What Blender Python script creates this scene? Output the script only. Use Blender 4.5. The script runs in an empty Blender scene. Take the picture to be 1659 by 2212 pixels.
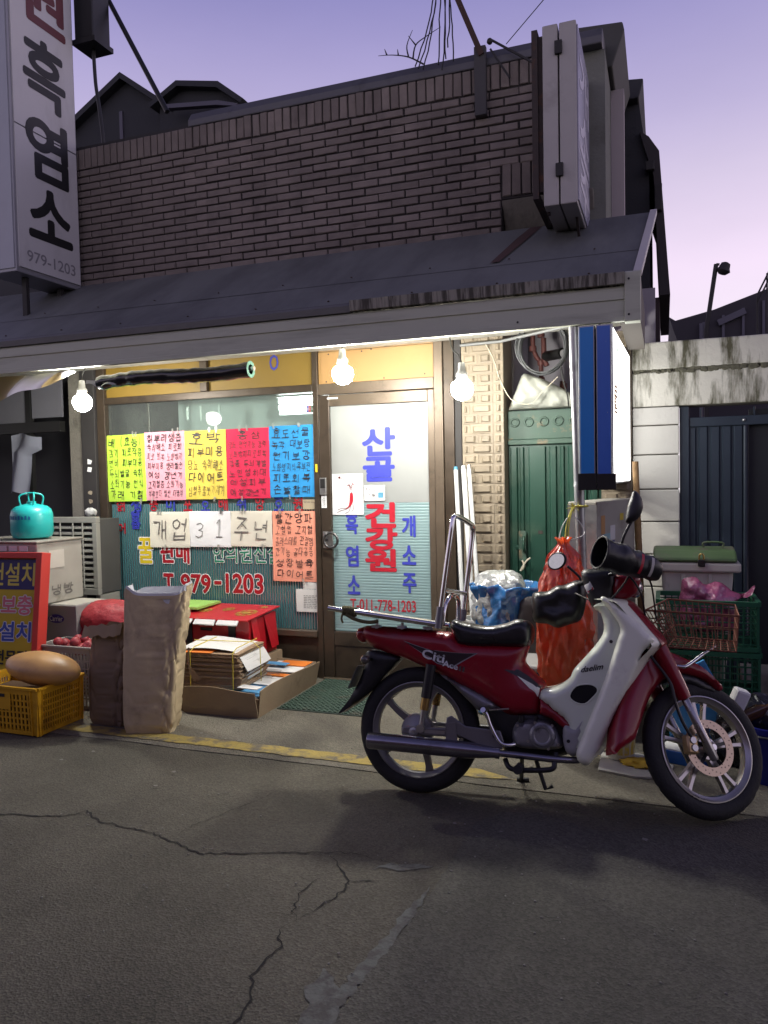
import bpy, bmesh, math, random
from mathutils import Vector, Matrix, noise
from mathutils.geometry import delaunay_2d_cdt

random.seed(7)
PI = math.pi
rad = math.radians
scene = bpy.context.scene
COL = scene.collection

# ------------------------------------------------------------------ camera
# X runs along the shop front to the right, Y into the shop, Z up; camera stands at X=0, Y=0
YAW, PITCH, ROLL, EYE = rad(20.0), rad(-2.45), 0.02, 1.42
fwd = Vector((-math.sin(YAW) * math.cos(PITCH), math.cos(YAW) * math.cos(PITCH), math.sin(PITCH)))
r0 = Vector((math.cos(YAW), math.sin(YAW), 0))
u0 = r0.cross(fwd)
rgt = r0 * math.cos(ROLL) - u0 * math.sin(ROLL)
upv = rgt.cross(fwd)
cam_data = bpy.data.cameras.new('camera')
cam = bpy.data.objects.new('camera', cam_data)
COL.objects.link(cam)
m = Matrix((rgt, upv, -fwd)).transposed().to_4x4()
m.translation = Vector((0, 0, EYE))
cam.matrix_world = m
cam_data.sensor_fit = 'VERTICAL'
cam_data.sensor_height = 24
cam_data.lens = 24 * 1661 / 2212
cam_data.clip_start = 0.05
cam_data.clip_end = 500
scene.camera = cam

# ------------------------------------------------------------------ dusk sky
world = bpy.data.worlds.new('World')
scene.world = world
world.use_nodes = True
nt = world.node_tree
nt.nodes.clear()
out = nt.nodes.new('ShaderNodeOutputWorld')
bg = nt.nodes.new('ShaderNodeBackground')
tc = nt.nodes.new('ShaderNodeTexCoord')
sep = nt.nodes.new('ShaderNodeSeparateXYZ')
ramp = nt.nodes.new('ShaderNodeValToRGB')
nt.links.new(tc.outputs['Generated'], sep.inputs[0])
nt.links.new(sep.outputs['Z'], ramp.inputs[0])
cr = ramp.color_ramp
cr.elements[0].position = 0.0
cr.elements[0].color = (1.0, 0.95, 1.0, 1)
cr.elements[1].position = 1.0
cr.elements[1].color = (0.055, 0.055, 0.13, 1)
for p, c in ((0.12, (1.0, 0.90, 1.0)), (0.24, (0.93, 0.77, 0.95)), (0.335, (0.71, 0.61, 0.81)),
             (0.40, (0.55, 0.48, 0.735)), (0.47, (0.415, 0.37, 0.655)), (0.52, (0.315, 0.29, 0.59)), (0.72, (0.14, 0.13, 0.27))):
    e = cr.elements.new(p)
    e.color = (*c, 1)
SUN_EL, SUN_AZ = rad(1.5), rad(40)          # just setting, behind the houses to the right
sky = nt.nodes.new('ShaderNodeTexSky')
sky.sky_type = 'NISHITA'
sky.sun_disc = False
sky.sun_elevation = SUN_EL
sky.sun_rotation = SUN_AZ
sky.ozone_density = 4
skyn = nt.nodes.new('ShaderNodeVectorMath')
skyn.operation = 'SCALE'
skyn.inputs['Scale'].default_value = 0.02
nt.links.new(sky.outputs[0], skyn.inputs[0])
# thin uneven evening haze
nz = nt.nodes.new('ShaderNodeTexNoise')
nz.inputs['Scale'].default_value = 2.6
nz.inputs['Detail'].default_value = 6
nmap = nt.nodes.new('ShaderNodeMapping')
nmap.inputs['Scale'].default_value = (1.0, 1.0, 2.6)
nt.links.new(tc.outputs['Generated'], nmap.inputs[0])
nt.links.new(nmap.outputs[0], nz.inputs['Vector'])
mr = nt.nodes.new('ShaderNodeMapRange')
mr.inputs[3].default_value = 0.86
mr.inputs[4].default_value = 1.13
nt.links.new(nz.outputs[0], mr.inputs[0])
sc2 = nt.nodes.new('ShaderNodeVectorMath')
sc2.operation = 'SCALE'
nt.links.new(ramp.outputs[0], sc2.inputs[0])
nt.links.new(mr.outputs[0], sc2.inputs['Scale'])
addn = nt.nodes.new('ShaderNodeVectorMath')
addn.operation = 'ADD'
nt.links.new(sc2.outputs[0], addn.inputs[0])
nt.links.new(skyn.outputs[0], addn.inputs[1])
nt.links.new(addn.outputs[0], bg.inputs['Color'])
bg.inputs['Strength'].default_value = 0.64
nt.links.new(bg.outputs[0], out.inputs[0])

# the last of the sun, weak and low
sun_data = bpy.data.lights.new('sun', 'SUN')
sun_data.energy = 0.12
sun_data.angle = rad(10)
sun_data.color = (1.0, 0.72, 0.72)
sun = bpy.data.objects.new('sun', sun_data)
COL.objects.link(sun)
sdir = Vector((math.sin(SUN_AZ) * math.cos(SUN_EL), math.cos(SUN_AZ) * math.cos(SUN_EL), math.sin(SUN_EL)))
sun.rotation_euler = sdir.to_track_quat('Z', 'Y').to_euler()
sun.location = sdir * 40

BULB_L = 300.0            # radiance of the bare bulbs under the canopy
TUBE_L = 12.0             # fluorescent tube inside the shop
SIGN_L = 2.6              # lit sign face

vs = scene.view_settings
vs.view_transform = 'Standard'
vs.look = 'None'
vs.exposure = 0.6
vs.gamma = 1.0
vs.use_curve_mapping = False
cy = scene.cycles
cy.use_denoising = True
cy.max_bounces = 6
cy.diffuse_bounces = 3
cy.glossy_bounces = 3
cy.transmission_bounces = 6
cy.transparent_max_bounces = 12
cy.sample_clamp_indirect = 4.0
cy.caustics_reflective = False
cy.caustics_refractive = False

# ------------------------------------------------------------------ helpers: materials
def lin(h):
    h = h.lstrip('#')
    return tuple(((int(h[i:i + 2], 16) / 255) + 0.0) ** 2.2 for i in (0, 2, 4))

MATS = {}
def pm(name, col, rough=0.6, metal=0.0, var=0.12, scale=8.0, bump=0.0, bscale=60.0, coat=0.0,
       col2=None, c2=(0.55, 0.7), c2scale=4.0, c2stretch=(1, 1, 1), rnd=0.0, spec=0.5, rvar=0.1, alpha=None, sheen=0.0):
    """procedural Principled material: noise-varied colour, optional stains, roughness variation, bump"""
    if name in MATS:
        return MATS[name]
    if isinstance(col, str):
        col = lin(col)
    if isinstance(col2, str):
        col2 = lin(col2)
    mt = bpy.data.materials.new(name)
    mt.use_nodes = True
    t = mt.node_tree
    N, L = t.nodes, t.links
    b = N['Principled BSDF']
    c = N.new('ShaderNodeNewGeometry')
    n1 = N.new('ShaderNodeTexNoise')
    n1.inputs['Scale'].default_value = scale
    n1.inputs['Detail'].default_value = 5
    L.new(c.outputs['Position'], n1.inputs['Vector'])
    mx = N.new('ShaderNodeMix')
    mx.data_type = 'RGBA'
    mx.inputs['A'].default_value = (*[max(0, v * (1 - var)) for v in col], 1)
    mx.inputs['B'].default_value = (*[min(1, v * (1 + var)) for v in col], 1)
    L.new(n1.outputs[0], mx.inputs['Factor'])
    colsock = mx.outputs['Result']
    if rnd:
        oi = N.new('ShaderNodeObjectInfo')
        r = N.new('ShaderNodeMapRange')
        r.inputs[3].default_value = 1 - rnd
        r.inputs[4].default_value = 1 + rnd
        L.new(oi.outputs['Random'], r.inputs[0])
        h = N.new('ShaderNodeHueSaturation')
        L.new(r.outputs[0], h.inputs['Value'])
        L.new(colsock, h.inputs['Color'])
        colsock = h.outputs[0]
    if col2 is not None:
        mp = N.new('ShaderNodeMapping')
        mp.inputs['Scale'].default_value = c2stretch
        L.new(c.outputs['Position'], mp.inputs[0])
        n2 = N.new('ShaderNodeTexNoise')
        n2.inputs['Scale'].default_value = c2scale
        n2.inputs['Detail'].default_value = 7
        n2.inputs['Roughness'].default_value = 0.65
        L.new(mp.outputs[0], n2.inputs['Vector'])
        r2 = N.new('ShaderNodeMapRange')
        r2.inputs[1].default_value, r2.inputs[2].default_value = c2
        L.new(n2.outputs[0], r2.inputs[0])
        m2 = N.new('ShaderNodeMix')
        m2.data_type = 'RGBA'
        L.new(r2.outputs[0], m2.inputs['Factor'])
        L.new(colsock, m2.inputs['A'])
        m2.inputs['B'].default_value = (*col2, 1)
        colsock = m2.outputs['Result']
    L.new(colsock, b.inputs['Base Color'])
    rr = N.new('ShaderNodeMapRange')
    rr.inputs[3].default_value = max(0.02, rough - rvar)
    rr.inputs[4].default_value = min(1, rough + rvar)
    L.new(n1.outputs[0], rr.inputs[0])
    L.new(rr.outputs[0], b.inputs['Roughness'])
    b.inputs['Metallic'].default_value = metal
    b.inputs['Specular IOR Level'].default_value = spec
    b.inputs['Coat Weight'].default_value = coat
    b.inputs['Coat Roughness'].default_value = 0.06
    if sheen:
        b.inputs['Sheen Weight'].default_value = sheen
    if alpha is not None:
        b.inputs['Alpha'].default_value = alpha
    if bump:
        n3 = N.new('ShaderNodeTexNoise')
        n3.inputs['Scale'].default_value = bscale
        n3.inputs['Detail'].default_value = 6
        L.new(c.outputs['Position'], n3.inputs['Vector'])
        bp = N.new('ShaderNodeBump')
        bp.inputs['Strength'].default_value = bump
        bp.inputs['Distance'].default_value = 0.01
        L.new(n3.outputs[0], bp.inputs['Height'])
        L.new(bp.outputs[0], b.inputs['Normal'])
    MATS[name] = mt
    return mt

def emis(name, col, s):
    if name in MATS:
        return MATS[name]
    mt = bpy.data.materials.new(name)
    mt.use_nodes = True
    N = mt.node_tree.nodes
    b = N['Principled BSDF']
    b.inputs['Base Color'].default_value = (0.8, 0.8, 0.8, 1)
    b.inputs['Emission Color'].default_value = (*col, 1)
    b.inputs['Emission Strength'].default_value = s
    MATS[name] = mt
    return mt

def translucent(name, col, tr=0.5, rough=0.4, bump=0.0, bscale=20, clear=0.0, var=0.1, gloss=0.25):
    """thin sheet that lets light through: plastic film, bags, frosted glass"""
    if name in MATS:
        return MATS[name]
    if isinstance(col, str):
        col = lin(col)
    mt = bpy.data.materials.new(name)
    mt.use_nodes = True
    t = mt.node_tree
    N, L = t.nodes, t.links
    N.clear()
    o = N.new('ShaderNodeOutputMaterial')
    c = N.new('ShaderNodeTexCoord')
    n1 = N.new('ShaderNodeTexNoise')
    n1.inputs['Scale'].default_value = 6
    n1.inputs['Detail'].default_value = 5
    L.new(c.outputs['Object'], n1.inputs['Vector'])
    mx = N.new('ShaderNodeMix')
    mx.data_type = 'RGBA'
    mx.inputs['A'].default_value = (*[v * (1 - var) for v in col], 1)
    mx.inputs['B'].default_value = (*[min(1, v * (1 + var)) for v in col], 1)
    L.new(n1.outputs[0], mx.inputs['Factor'])
    d = N.new('ShaderNodeBsdfDiffuse')
    tl = N.new('ShaderNodeBsdfTranslucent')
    L.new(mx.outputs['Result'], d.inputs[0])
    L.new(mx.outputs['Result'], tl.inputs[0])
    m1 = N.new('ShaderNodeMixShader')
    m1.inputs[0].default_value = tr
    L.new(d.outputs[0], m1.inputs[1])
    L.new(tl.outputs[0], m1.inputs[2])
    last = m1
    if clear:
        tp = N.new('ShaderNodeBsdfTransparent')
        tp.inputs[0].default_value = (*[0.5 + 0.5 * v for v in col], 1)
        m3 = N.new('ShaderNodeMixShader')
        m3.inputs[0].default_value = clear
        L.new(last.outputs[0], m3.inputs[1])
        L.new(tp.outputs[0], m3.inputs[2])
        last = m3
    g = N.new('ShaderNodeBsdfGlossy')
    g.inputs['Roughness'].default_value = rough
    fr = N.new('ShaderNodeFresnel')
    fr.inputs[0].default_value = 1.45
    mul = N.new('ShaderNodeMath')
    mul.operation = 'MULTIPLY_ADD'
    mul.inputs[1].default_value = 1.0
    mul.inputs[2].default_value = gloss * 0.1
    L.new(fr.outputs[0], mul.inputs[0])
    m2 = N.new('ShaderNodeMixShader')
    L.new(mul.outputs[0], m2.inputs[0])
    L.new(last.outputs[0], m2.inputs[1])
    L.new(g.outputs[0], m2.inputs[2])
    if bump:
        n3 = N.new('ShaderNodeTexNoise')
        n3.inputs['Scale'].default_value = bscale
        n3.inputs['Detail'].default_value = 5
        L.new(c.outputs['Object'], n3.inputs['Vector'])
        bp = N.new('ShaderNodeBump')
        bp.inputs['Strength'].default_value = bump
        bp.inputs['Distance'].default_value = 0.02
        L.new(n3.outputs[0], bp.inputs['Height'])
        for s in (d, g, tl):
            L.new(bp.outputs[0], s.inputs['Normal'])
    L.new(m2.outputs[0], o.inputs[0])
    MATS[name] = mt
    return mt

def glass(name, tint=(0.9, 0.95, 0.95), opac=0.06):
    if name in MATS:
        return MATS[name]
    mt = bpy.data.materials.new(name)
    mt.use_nodes = True
    t = mt.node_tree
    N, L = t.nodes, t.links
    N.clear()
    o = N.new('ShaderNodeOutputMaterial')
    tp = N.new('ShaderNodeBsdfTransparent')
    tp.inputs[0].default_value = (*tint, 1)
    d = N.new('ShaderNodeBsdfDiffuse')
    d.inputs[0].default_value = (0.6, 0.62, 0.62, 1)
    m0 = N.new('ShaderNodeMixShader')
    m0.inputs[0].default_value = opac
    L.new(tp.outputs[0], m0.inputs[1])
    L.new(d.outputs[0], m0.inputs[2])
    g = N.new('ShaderNodeBsdfGlossy')
    g.inputs['Roughness'].default_value = 0.03
    fr = N.new('ShaderNodeFresnel')
    fr.inputs[0].default_value = 1.13
    m2 = N.new('ShaderNodeMixShader')
    L.new(fr.outputs[0], m2.inputs[0])
    L.new(m0.outputs[0], m2.inputs[1])
    L.new(g.outputs[0], m2.inputs[2])
    L.new(m2.outputs[0], o.inputs[0])
    MATS[name] = mt
    return mt

# ------------------------------------------------------------------ helpers: geometry
def tag(o, label=None, cat=None, group=None, kind=None):
    if label:
        o['label'] = label
    if cat:
        o['category'] = cat
    if group:
        o['group'] = group
    if kind:
        o['kind'] = kind
    return o

def thing(name, loc, label, cat, group=None, rz=0.0):
    o = bpy.data.objects.new(name, None)
    COL.objects.link(o)
    o.empty_display_size = 0.1
    o.location = loc
    o.rotation_euler = (0, 0, rz)
    o.matrix_world = Matrix.Translation(loc) @ Matrix.Rotation(rz, 4, 'Z')
    return tag(o, label, cat, group)

def world_of(o):
    w = o.matrix_basis.copy()
    if o.parent:
        w = world_of(o.parent) @ o.matrix_parent_inverse @ w
    return w

class MB:
    """collects shapes, build() links them as one mesh object"""
    def __init__(s):
        s.v, s.f = [], []
    def add(s, vs_, fs_):
        k = len(s.v)
        s.v += [tuple(p) for p in vs_]
        s.f += [tuple(i + k for i in q) for q in fs_]
        return s
    def box(s, x0, x1, y0, y1, z0, z1, M=None):
        p = [(x0, y0, z0), (x1, y0, z0), (x1, y1, z0), (x0, y1, z0), (x0, y0, z1), (x1, y0, z1), (x1, y1, z1), (x0, y1, z1)]
        if M is not None:
            p = [M @ Vector(q) for q in p]
        return s.add(p, [(0, 3, 2, 1), (4, 5, 6, 7), (0, 1, 5, 4), (1, 2, 6, 5), (2, 3, 7, 6), (3, 0, 4, 7)])
    def bar(s, a, b, w, h, up=(0, 0, 1)):
        """rectangular bar from a to b"""
        a, b = Vector(a), Vector(b)
        d = (b - a)
        ln = d.length
        d.normalize()
        upv_ = Vector(up)
        if abs(d.dot(upv_)) > 0.98:
            upv_ = Vector((0, 1, 0))
        sx = d.cross(upv_).normalized()
        sz = sx.cross(d)
        M = Matrix((sx, d, sz)).transposed().to_4x4()
        M.translation = a
        return s.box(-w / 2, w / 2, 0, ln, -h / 2, h / 2, M)
    def tube(s, pts, r, n=10, caps=True, closed=False):
        pts = [Vector(p) for p in pts]
        m_ = len(pts)
        rs = r if isinstance(r, (list, tuple)) else [r] * m_
        k = len(s.v)
        nrm = None
        for i, p in enumerate(pts):
            if closed:
                d = pts[(i + 1) % m_] - pts[i - 1]
            else:
                d = pts[min(i + 1, m_ - 1)] - pts[max(i - 1, 0)]
            d.normalize()
            if nrm is None:
                a = Vector((0, 0, 1)) if abs(d.z) < 0.9 else Vector((1, 0, 0))
                nrm = (a - d * a.dot(d)).normalized()
            else:
                nrm = (nrm - d * nrm.dot(d)).normalized()
            bn = d.cross(nrm)
            for j in range(n):
                t = 2 * PI * j / n
                s.v.append(tuple(p + (nrm * math.cos(t) + bn * math.sin(t)) * rs[i]))
        mm = m_ if closed else m_ - 1
        for i in range(mm):
            for j in range(n):
                a = k + i * n + j
                b = k + i * n + (j + 1) % n
                i2 = (i + 1) % m_
                c = k + i2 * n + (j + 1) % n
                d_ = k + i2 * n + j
                s.f.append((a, b, c, d_))
        if caps and not closed:
            s.f.append(tuple(k + j for j in reversed(range(n))))
            s.f.append(tuple(k + (m_ - 1) * n + j for j in range(n)))
        return s
    def lathe(s, prof, n=24, M=None, close=False):
        """prof: (r, z) pairs turned about local z"""
        k = len(s.v)
        for r, z in prof:
            for j in range(n):
                t = 2 * PI * j / n
                p = Vector((r * math.cos(t), r * math.sin(t), z))
                s.v.append(tuple(M @ p if M is not None else p))
        m_ = len(prof)
        for i in range(m_ if close else m_ - 1):
            i2 = (i + 1) % m_
            for j in range(n):
                s.f.append((k + i * n + j, k + i * n + (j + 1) % n, k + i2 * n + (j + 1) % n, k + i2 * n + j))
        return s
    def disc(s, c, r, M=None, n=20):
        k = len(s.v)
        for j in range(n):
            p = Vector((c[0] + r * math.cos(2 * PI * j / n), c[1] + r * math.sin(2 * PI * j / n), c[2]))
            s.v.append(tuple(M @ p if M is not None else p))
        s.f.append(tuple(range(k, k + n)))
        return s
    def prism(s, poly, axis, a, b):
        """poly of 2-D points extruded along axis 'x','y' or 'z' from a to b"""
        def P(p, t):
            return {'x': (t, p[0], p[1]), 'y': (p[0], t, p[1]), 'z': (p[0], p[1], t)}[axis]
        n = len(poly)
        vs_ = [P(p, a) for p in poly] + [P(p, b) for p in poly]
        fs_ = [tuple(range(n)), tuple(range(2 * n - 1, n - 1, -1))]
        fs_ += [(i, i + n, (i + 1) % n + n, (i + 1) % n) for i in range(n)]
        return s.add(vs_, fs_)
    def ball(s, c, r, nu=16, nv=10, fn=None, M=None):
        """ellipsoid, fn(dir) scales the radius"""
        rx, ry, rz = r if isinstance(r, (tuple, list)) else (r, r, r)
        k = len(s.v)
        for i in range(nv + 1):
            ph = PI * i / nv
            for j in range(nu):
                th = 2 * PI * j / nu
                d = Vector((math.sin(ph) * math.cos(th), math.sin(ph) * math.sin(th), math.cos(ph)))
                q = fn(d) if fn else 1.0
                p = Vector((d.x * rx * q, d.y * ry * q, d.z * rz * q))
                if M is not None:
                    p = M @ p
                s.v.append((c[0] + p.x, c[1] + p.y, c[2] + p.z))
        for i in range(nv):
            for j in range(nu):
                s.f.append((k + i * nu + j, k + (i + 1) * nu + j, k + (i + 1) * nu + (j + 1) % nu, k + i * nu + (j + 1) % nu))
        return s
    def xf(s, M):
        s.v = [tuple(M @ Vector(p)) for p in s.v]
        return s
    def mesh(s, name, mat, smooth=None):
        me = bpy.data.meshes.new(name)
        me.from_pydata(s.v, [], s.f)
        bm = bmesh.new()
        bm.from_mesh(me)
        bmesh.ops.remove_doubles(bm, verts=bm.verts, dist=1e-5)
        bmesh.ops.recalc_face_normals(bm, faces=bm.faces)
        bm.to_mesh(me)
        bm.free()
        if mat:
            me.materials.append(mat)
        if smooth is not None:
            me.polygons.foreach_set('use_smooth', [True] * len(me.polygons))
            me.set_sharp_from_angle(angle=rad(smooth))
        me.update()
        return me
    def build(s, name, mat, parent=None, smooth=None, bevel=0.0, local=False, label=None, cat=None, group=None, kind=None):
        me = s.mesh(name, mat, smooth)
        return link(name, me, parent, bevel, local, label, cat, group, kind)

def link(name, me, parent=None, bevel=0.0, local=False, label=None, cat=None, group=None, kind=None):
    o = bpy.data.objects.new(name, me)
    COL.objects.link(o)
    if parent is not None:
        o.parent = parent
        if not local:
            o.matrix_parent_inverse = world_of(parent).inverted()
    if bevel:
        b = o.modifiers.new('bevel', 'BEVEL')
        b.width = bevel
        b.segments = 2
        b.limit_method = 'ANGLE'
        b.angle_limit = rad(40)
        b.harden_normals = False
    return tag(o, label, cat, group, kind)

def fbm(p, sc=1.0, o=3):
    v, a = 0.0, 1.0
    q = Vector(p) * sc
    for _ in range(o):
        v += a * noise.noise(q)
        q = q * 2.03 + Vector((3.1, 1.7, 9.2))
        a *= 0.5
    return v

def smooth_poly(pts, sub=4, closed=True):
    """Catmull-Rom through the points"""
    n = len(pts)
    res = []
    rng = range(n) if closed else range(n - 1)
    for i in rng:
        if closed:
            p0, p1, p2, p3 = pts[i - 1], pts[i], pts[(i + 1) % n], pts[(i + 2) % n]
        else:
            p0, p1, p2, p3 = pts[max(i - 1, 0)], pts[i], pts[i + 1], pts[min(i + 2, n - 1)]
        for k in range(sub):
            t = k / sub
            res.append(tuple(0.5 * (2 * b + (c - a) * t + (2 * a - 5 * b + 4 * c - d) * t * t + (3 * b - a - 3 * c + d) * t ** 3)
                             for a, b, c, d in zip(p0, p1, p2, p3)))
    if not closed:
        res.append(tuple(pts[-1]))
    return res

def inside(p, poly):
    c = False
    n = len(poly)
    j = n - 1
    for i in range(n):
        xi, yi = poly[i]
        xj, yj = poly[j]
        if (yi > p[1]) != (yj > p[1]) and p[0] < (xj - xi) * (p[1] - yi) / (yj - yi) + xi:
            c = not c
        j = i
    return c

def edge_dist(p, poly):
    best = 1e9
    n = len(poly)
    px, py = p
    for i in range(n):
        ax_, ay_ = poly[i]
        bx_, by_ = poly[(i + 1) % n]
        dx, dy = bx_ - ax_, by_ - ay_
        q = dx * dx + dy * dy
        t = 0 if q == 0 else max(0, min(1, ((px - ax_) * dx + (py - ay_) * dy) / q))
        d = math.hypot(px - ax_ - t * dx, py - ay_ - t * dy)
        best = min(best, d)
    return best

def fill2d(poly, h):
    """triangulate a polygon with inner points; returns points and triangles"""
    xs = [p[0] for p in poly]
    ys = [p[1] for p in poly]
    pts = [Vector(p) for p in poly]
    n = len(poly)
    y = min(ys) + h / 2
    row = 0
    while y < max(ys):
        x = min(xs) + (h / 2 if row % 2 else 0)
        while x < max(xs):
            if inside((x, y), poly) and edge_dist((x, y), poly) > h * 0.45:
                pts.append(Vector((x, y)))
            x += h
        y += h * 0.87
        row += 1
    r = delaunay_2d_cdt(pts, [(i, (i + 1) % n) for i in range(n)], [], 1, 1e-6)
    return [tuple(p) for p in r[0]], [tuple(f) for f in r[2]]

def puff(mb, poly, we, wm, D, h=0.025, y0=0.0, wf=None, one=False, M=None):
    """solid from a side outline (x, z): half width 'we' at the outline rounding to 'wm' at distance D inside it.
    one=True builds only the -y shell with its rim"""
    P, F = fill2d(poly, h)
    base = len(mb.v)
    def half(p, sgn):
        d = min(edge_dist(p, poly) / D, 1.0)
        w = we + (wm - we) * math.sqrt(max(0, 1 - (1 - d) ** 2))
        if wf:
            w *= wf(p[0], p[1])
        return Vector((p[0], y0 + sgn * w, p[1]))
    A = [half(p, -1) for p in P]
    if one:
        Bk = [Vector((p[0], y0 + 0.0, p[1])) for p in P]
    else:
        Bk = [half(p, 1) for p in P]
    vs_ = A + Bk
    if M is not None:
        vs_ = [M @ q for q in vs_]
    n = len(P)
    fs_ = [f for f in F] + [tuple(i + n for i in reversed(f)) for f in F]
    # rim: boundary edges
    cnt = {}
    for f in F:
        for i in range(len(f)):
            a, b = f[i], f[(i + 1) % len(f)]
            cnt[(a, b)] = 1
    for (a, b) in cnt:
        if (b, a) not in cnt:
            fs_.append((b, a, a + n, b + n))
    mb.add(vs_, fs_)
    return mb

# ------------------------------------------------------------------ helpers: lettering
GL = {}
_tc = _to = None
def _text(body, bold, res):
    global _tc, _to
    if _tc is None:
        _tc = bpy.data.curves.new('glyph', 'FONT')
        _to = bpy.data.objects.new('glyph', _tc)
        _tc.space_line = 4.0
    _tc.body = body
    _tc.resolution_u = res
    _tc.offset = bold
    me = bpy.data.meshes.new_from_object(_to)
    r = ([tuple(v.co) for v in me.vertices], [tuple(p.vertices) for p in me.polygons])
    bpy.data.meshes.remove(me)
    return r

def glyphs(txt, bold=0.0, res=2):
    key = (txt, round(bold, 4), res)
    if key not in GL:
        GL[key] = _text(txt, bold, res)
    return GL[key]

# marker-pen Hangul: strokes of each letter part in a unit box
def _circ(cx, cy_, rx, ry, n=12):
    return [(cx + rx * math.sin(2 * PI * k / n), cy_ + ry * math.cos(2 * PI * k / n)) for k in range(n + 1)]
JAMO = {'ㄱ': [[(0, 1), (1, .97), (.7, 0)]], 'ㄴ': [[(0, 1), (0, 0), (1, .05)]], 'ㄷ': [[(1, 1), (0, .98), (0, 0), (1, .04)]],
        'ㄹ': [[(0, 1), (1, .98), (.95, .55), (0, .5), (0, 0), (1, .04)]], 'ㅁ': [[(0, 1), (0, 0), (1, 0), (1, 1), (0, 1)]],
        'ㅂ': [[(0, 1), (0, 0), (1, 0), (1, 1)], [(0, .5), (1, .5)]], 'ㅅ': [[(.55, 1), (0, 0)], [(.45, .6), (1, 0)]], 'ㅇ': [_circ(.5, .5, .5, .5)],
        'ㅈ': [[(0, 1), (1, 1), (0, 0)], [(.5, .5), (1, 0)]], 'ㅊ': [[(.35, 1.1), (.7, 1.1)], [(0, .8), (1, .8), (0, 0)], [(.5, .4), (1, 0)]],
        'ㅋ': [[(0, 1), (1, .97), (.7, 0)], [(0, .5), (.85, .52)]], 'ㅌ': [[(1, 1), (0, .98), (0, 0), (1, .04)], [(0, .5), (.9, .5)]],
        'ㅍ': [[(0, 1), (1, 1)], [(.3, 1), (.3, 0)], [(.7, 1), (.7, 0)], [(0, 0), (1, 0)]], 'ㅎ': [[(.35, 1.1), (.65, 1.08)], [(0, .78), (1, .8)], _circ(.5, .3, .38, .3)]}
_I = 'ㄱ ㄱㄱ ㄴ ㄷ ㄷㄷ ㄹ ㅁ ㅂ ㅂㅂ ㅅ ㅅㅅ ㅇ ㅈ ㅈㅈ ㅊ ㅋ ㅌ ㅍ ㅎ'.split()
_F = '- ㄱ ㄱㄱ ㄱㅅ ㄴ ㄴㅈ ㄴㅎ ㄷ ㄹ ㄹㄱ ㄹㅁ ㄹㅂ ㄹㅅ ㄹㅌ ㄹㅍ ㄹㅎ ㅁ ㅂ ㅂㅅ ㅅ ㅅㅅ ㅇ ㅈ ㅊ ㅋ ㅌ ㅍ ㅎ'.split()
_S = lambda x: [(x, 1), (x, 0)]
VERT = {0: [_S(.3), [(.3, .5), (.9, .5)]], 1: [_S(.35), [(.35, .5), (.95, .5)]], 2: [_S(.3), [(.3, .62), (.9, .62)], [(.3, .4), (.9, .4)]], 4: [_S(.7), [(.05, .55), (.7, .55)]],
        5: [_S(.4), _S(.9), [(.0, .5), (.4, .5)]], 6: [_S(.7), [(.05, .65), (.7, .65)], [(.05, .42), (.7, .42)]], 7: [_S(.45), _S(.9), [(0, .6), (.45, .6)], [(0, .4), (.45, .4)]], 20: [_S(.5)],
        3: [_S(.2), _S(.85), [(.2, .6), (.85, .6)], [(.2, .4), (.85, .4)]]}
VERT[1] = [_S(.2), _S(.85), [(.2, .5), (.85, .5)]]
_B = [(0, .1), (1, .1)]
HORI = {8: [[(.5, .9), (.5, .1)], _B], 12: [[(.3, .9), (.3, .1)], [(.7, .9), (.7, .1)], _B], 13: [[(0, .8), (1, .8)], [(.5, .8), (.5, -.1)]], 17: [[(0, .8), (1, .8)], [(.3, .8), (.3, 0)], [(.7, .8), (.7, 0)]], 18: [[(0, .4), (1, .42)]]}
COMP = {9: (8, 0), 10: (8, 1), 11: (8, 20), 14: (13, 4), 15: (13, 5), 16: (13, 20), 19: (18, 20)}
MISC = {'3': [[(.1, .9), (.5, 1), (.8, .85), (.75, .62), (.4, .52), (.8, .42), (.85, .15), (.5, 0), (.1, .1)]], '1': [[(.3, .8), (.55, 1), (.5, 0)], [(.25, 0), (.8, 0)]],
        '(': [[(.7, 1.05), (.45, .7), (.45, .3), (.7, -.05)]], ')': [[(.3, 1.05), (.55, .7), (.55, .3), (.3, -.05)]]}
def hangul(ch):
    """pen strokes of one letter in the unit square"""
    if ch in MISC:
        return MISC[ch]
    c = ord(ch) - 0xAC00
    i_, m_, f_ = c // 588, (c % 588) // 28, c % 28
    res = []
    def put(st, x0, x1, y0, y1):
        res.extend([[(x0 + (x1 - x0) * a, y0 + (y1 - y0) * b) for a, b in q] for q in st])
    def cons(j, x0, x1, y0, y1):
        w = (x1 - x0) / len(j)
        for k, q in enumerate(j):
            put(JAMO[q], x0 + k * w + (0.03 if k else 0), x0 + (k + 1) * w, y0, y1)
    lo = 0.42 if f_ else 0.0
    if m_ in VERT:
        cons(_I[i_], 0.06, 0.52, lo + (1 - lo) * 0.22, 0.93)
        put(VERT[m_], 0.60, 0.98, lo - 0.02, 1.0)
    elif m_ in HORI:
        cons(_I[i_], 0.2, 0.8, lo + (1 - lo) * 0.5, 0.97)
        put(HORI[m_], 0.03, 0.97, lo, lo + (1 - lo) * 0.42)
    else:
        a, b = COMP[m_]
        cons(_I[i_], 0.08, 0.52, lo + (1 - lo) * 0.48, 0.95)
        put(HORI[a], 0.0, 0.6, lo + (1 - lo) * 0.1, lo + (1 - lo) * 0.42)
        put(VERT[b], 0.64, 0.98, lo - 0.02, 1.0)
    if f_:
        cons(_F[f_], 0.22, 0.88, 0.0, 0.33)
    return res

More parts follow.
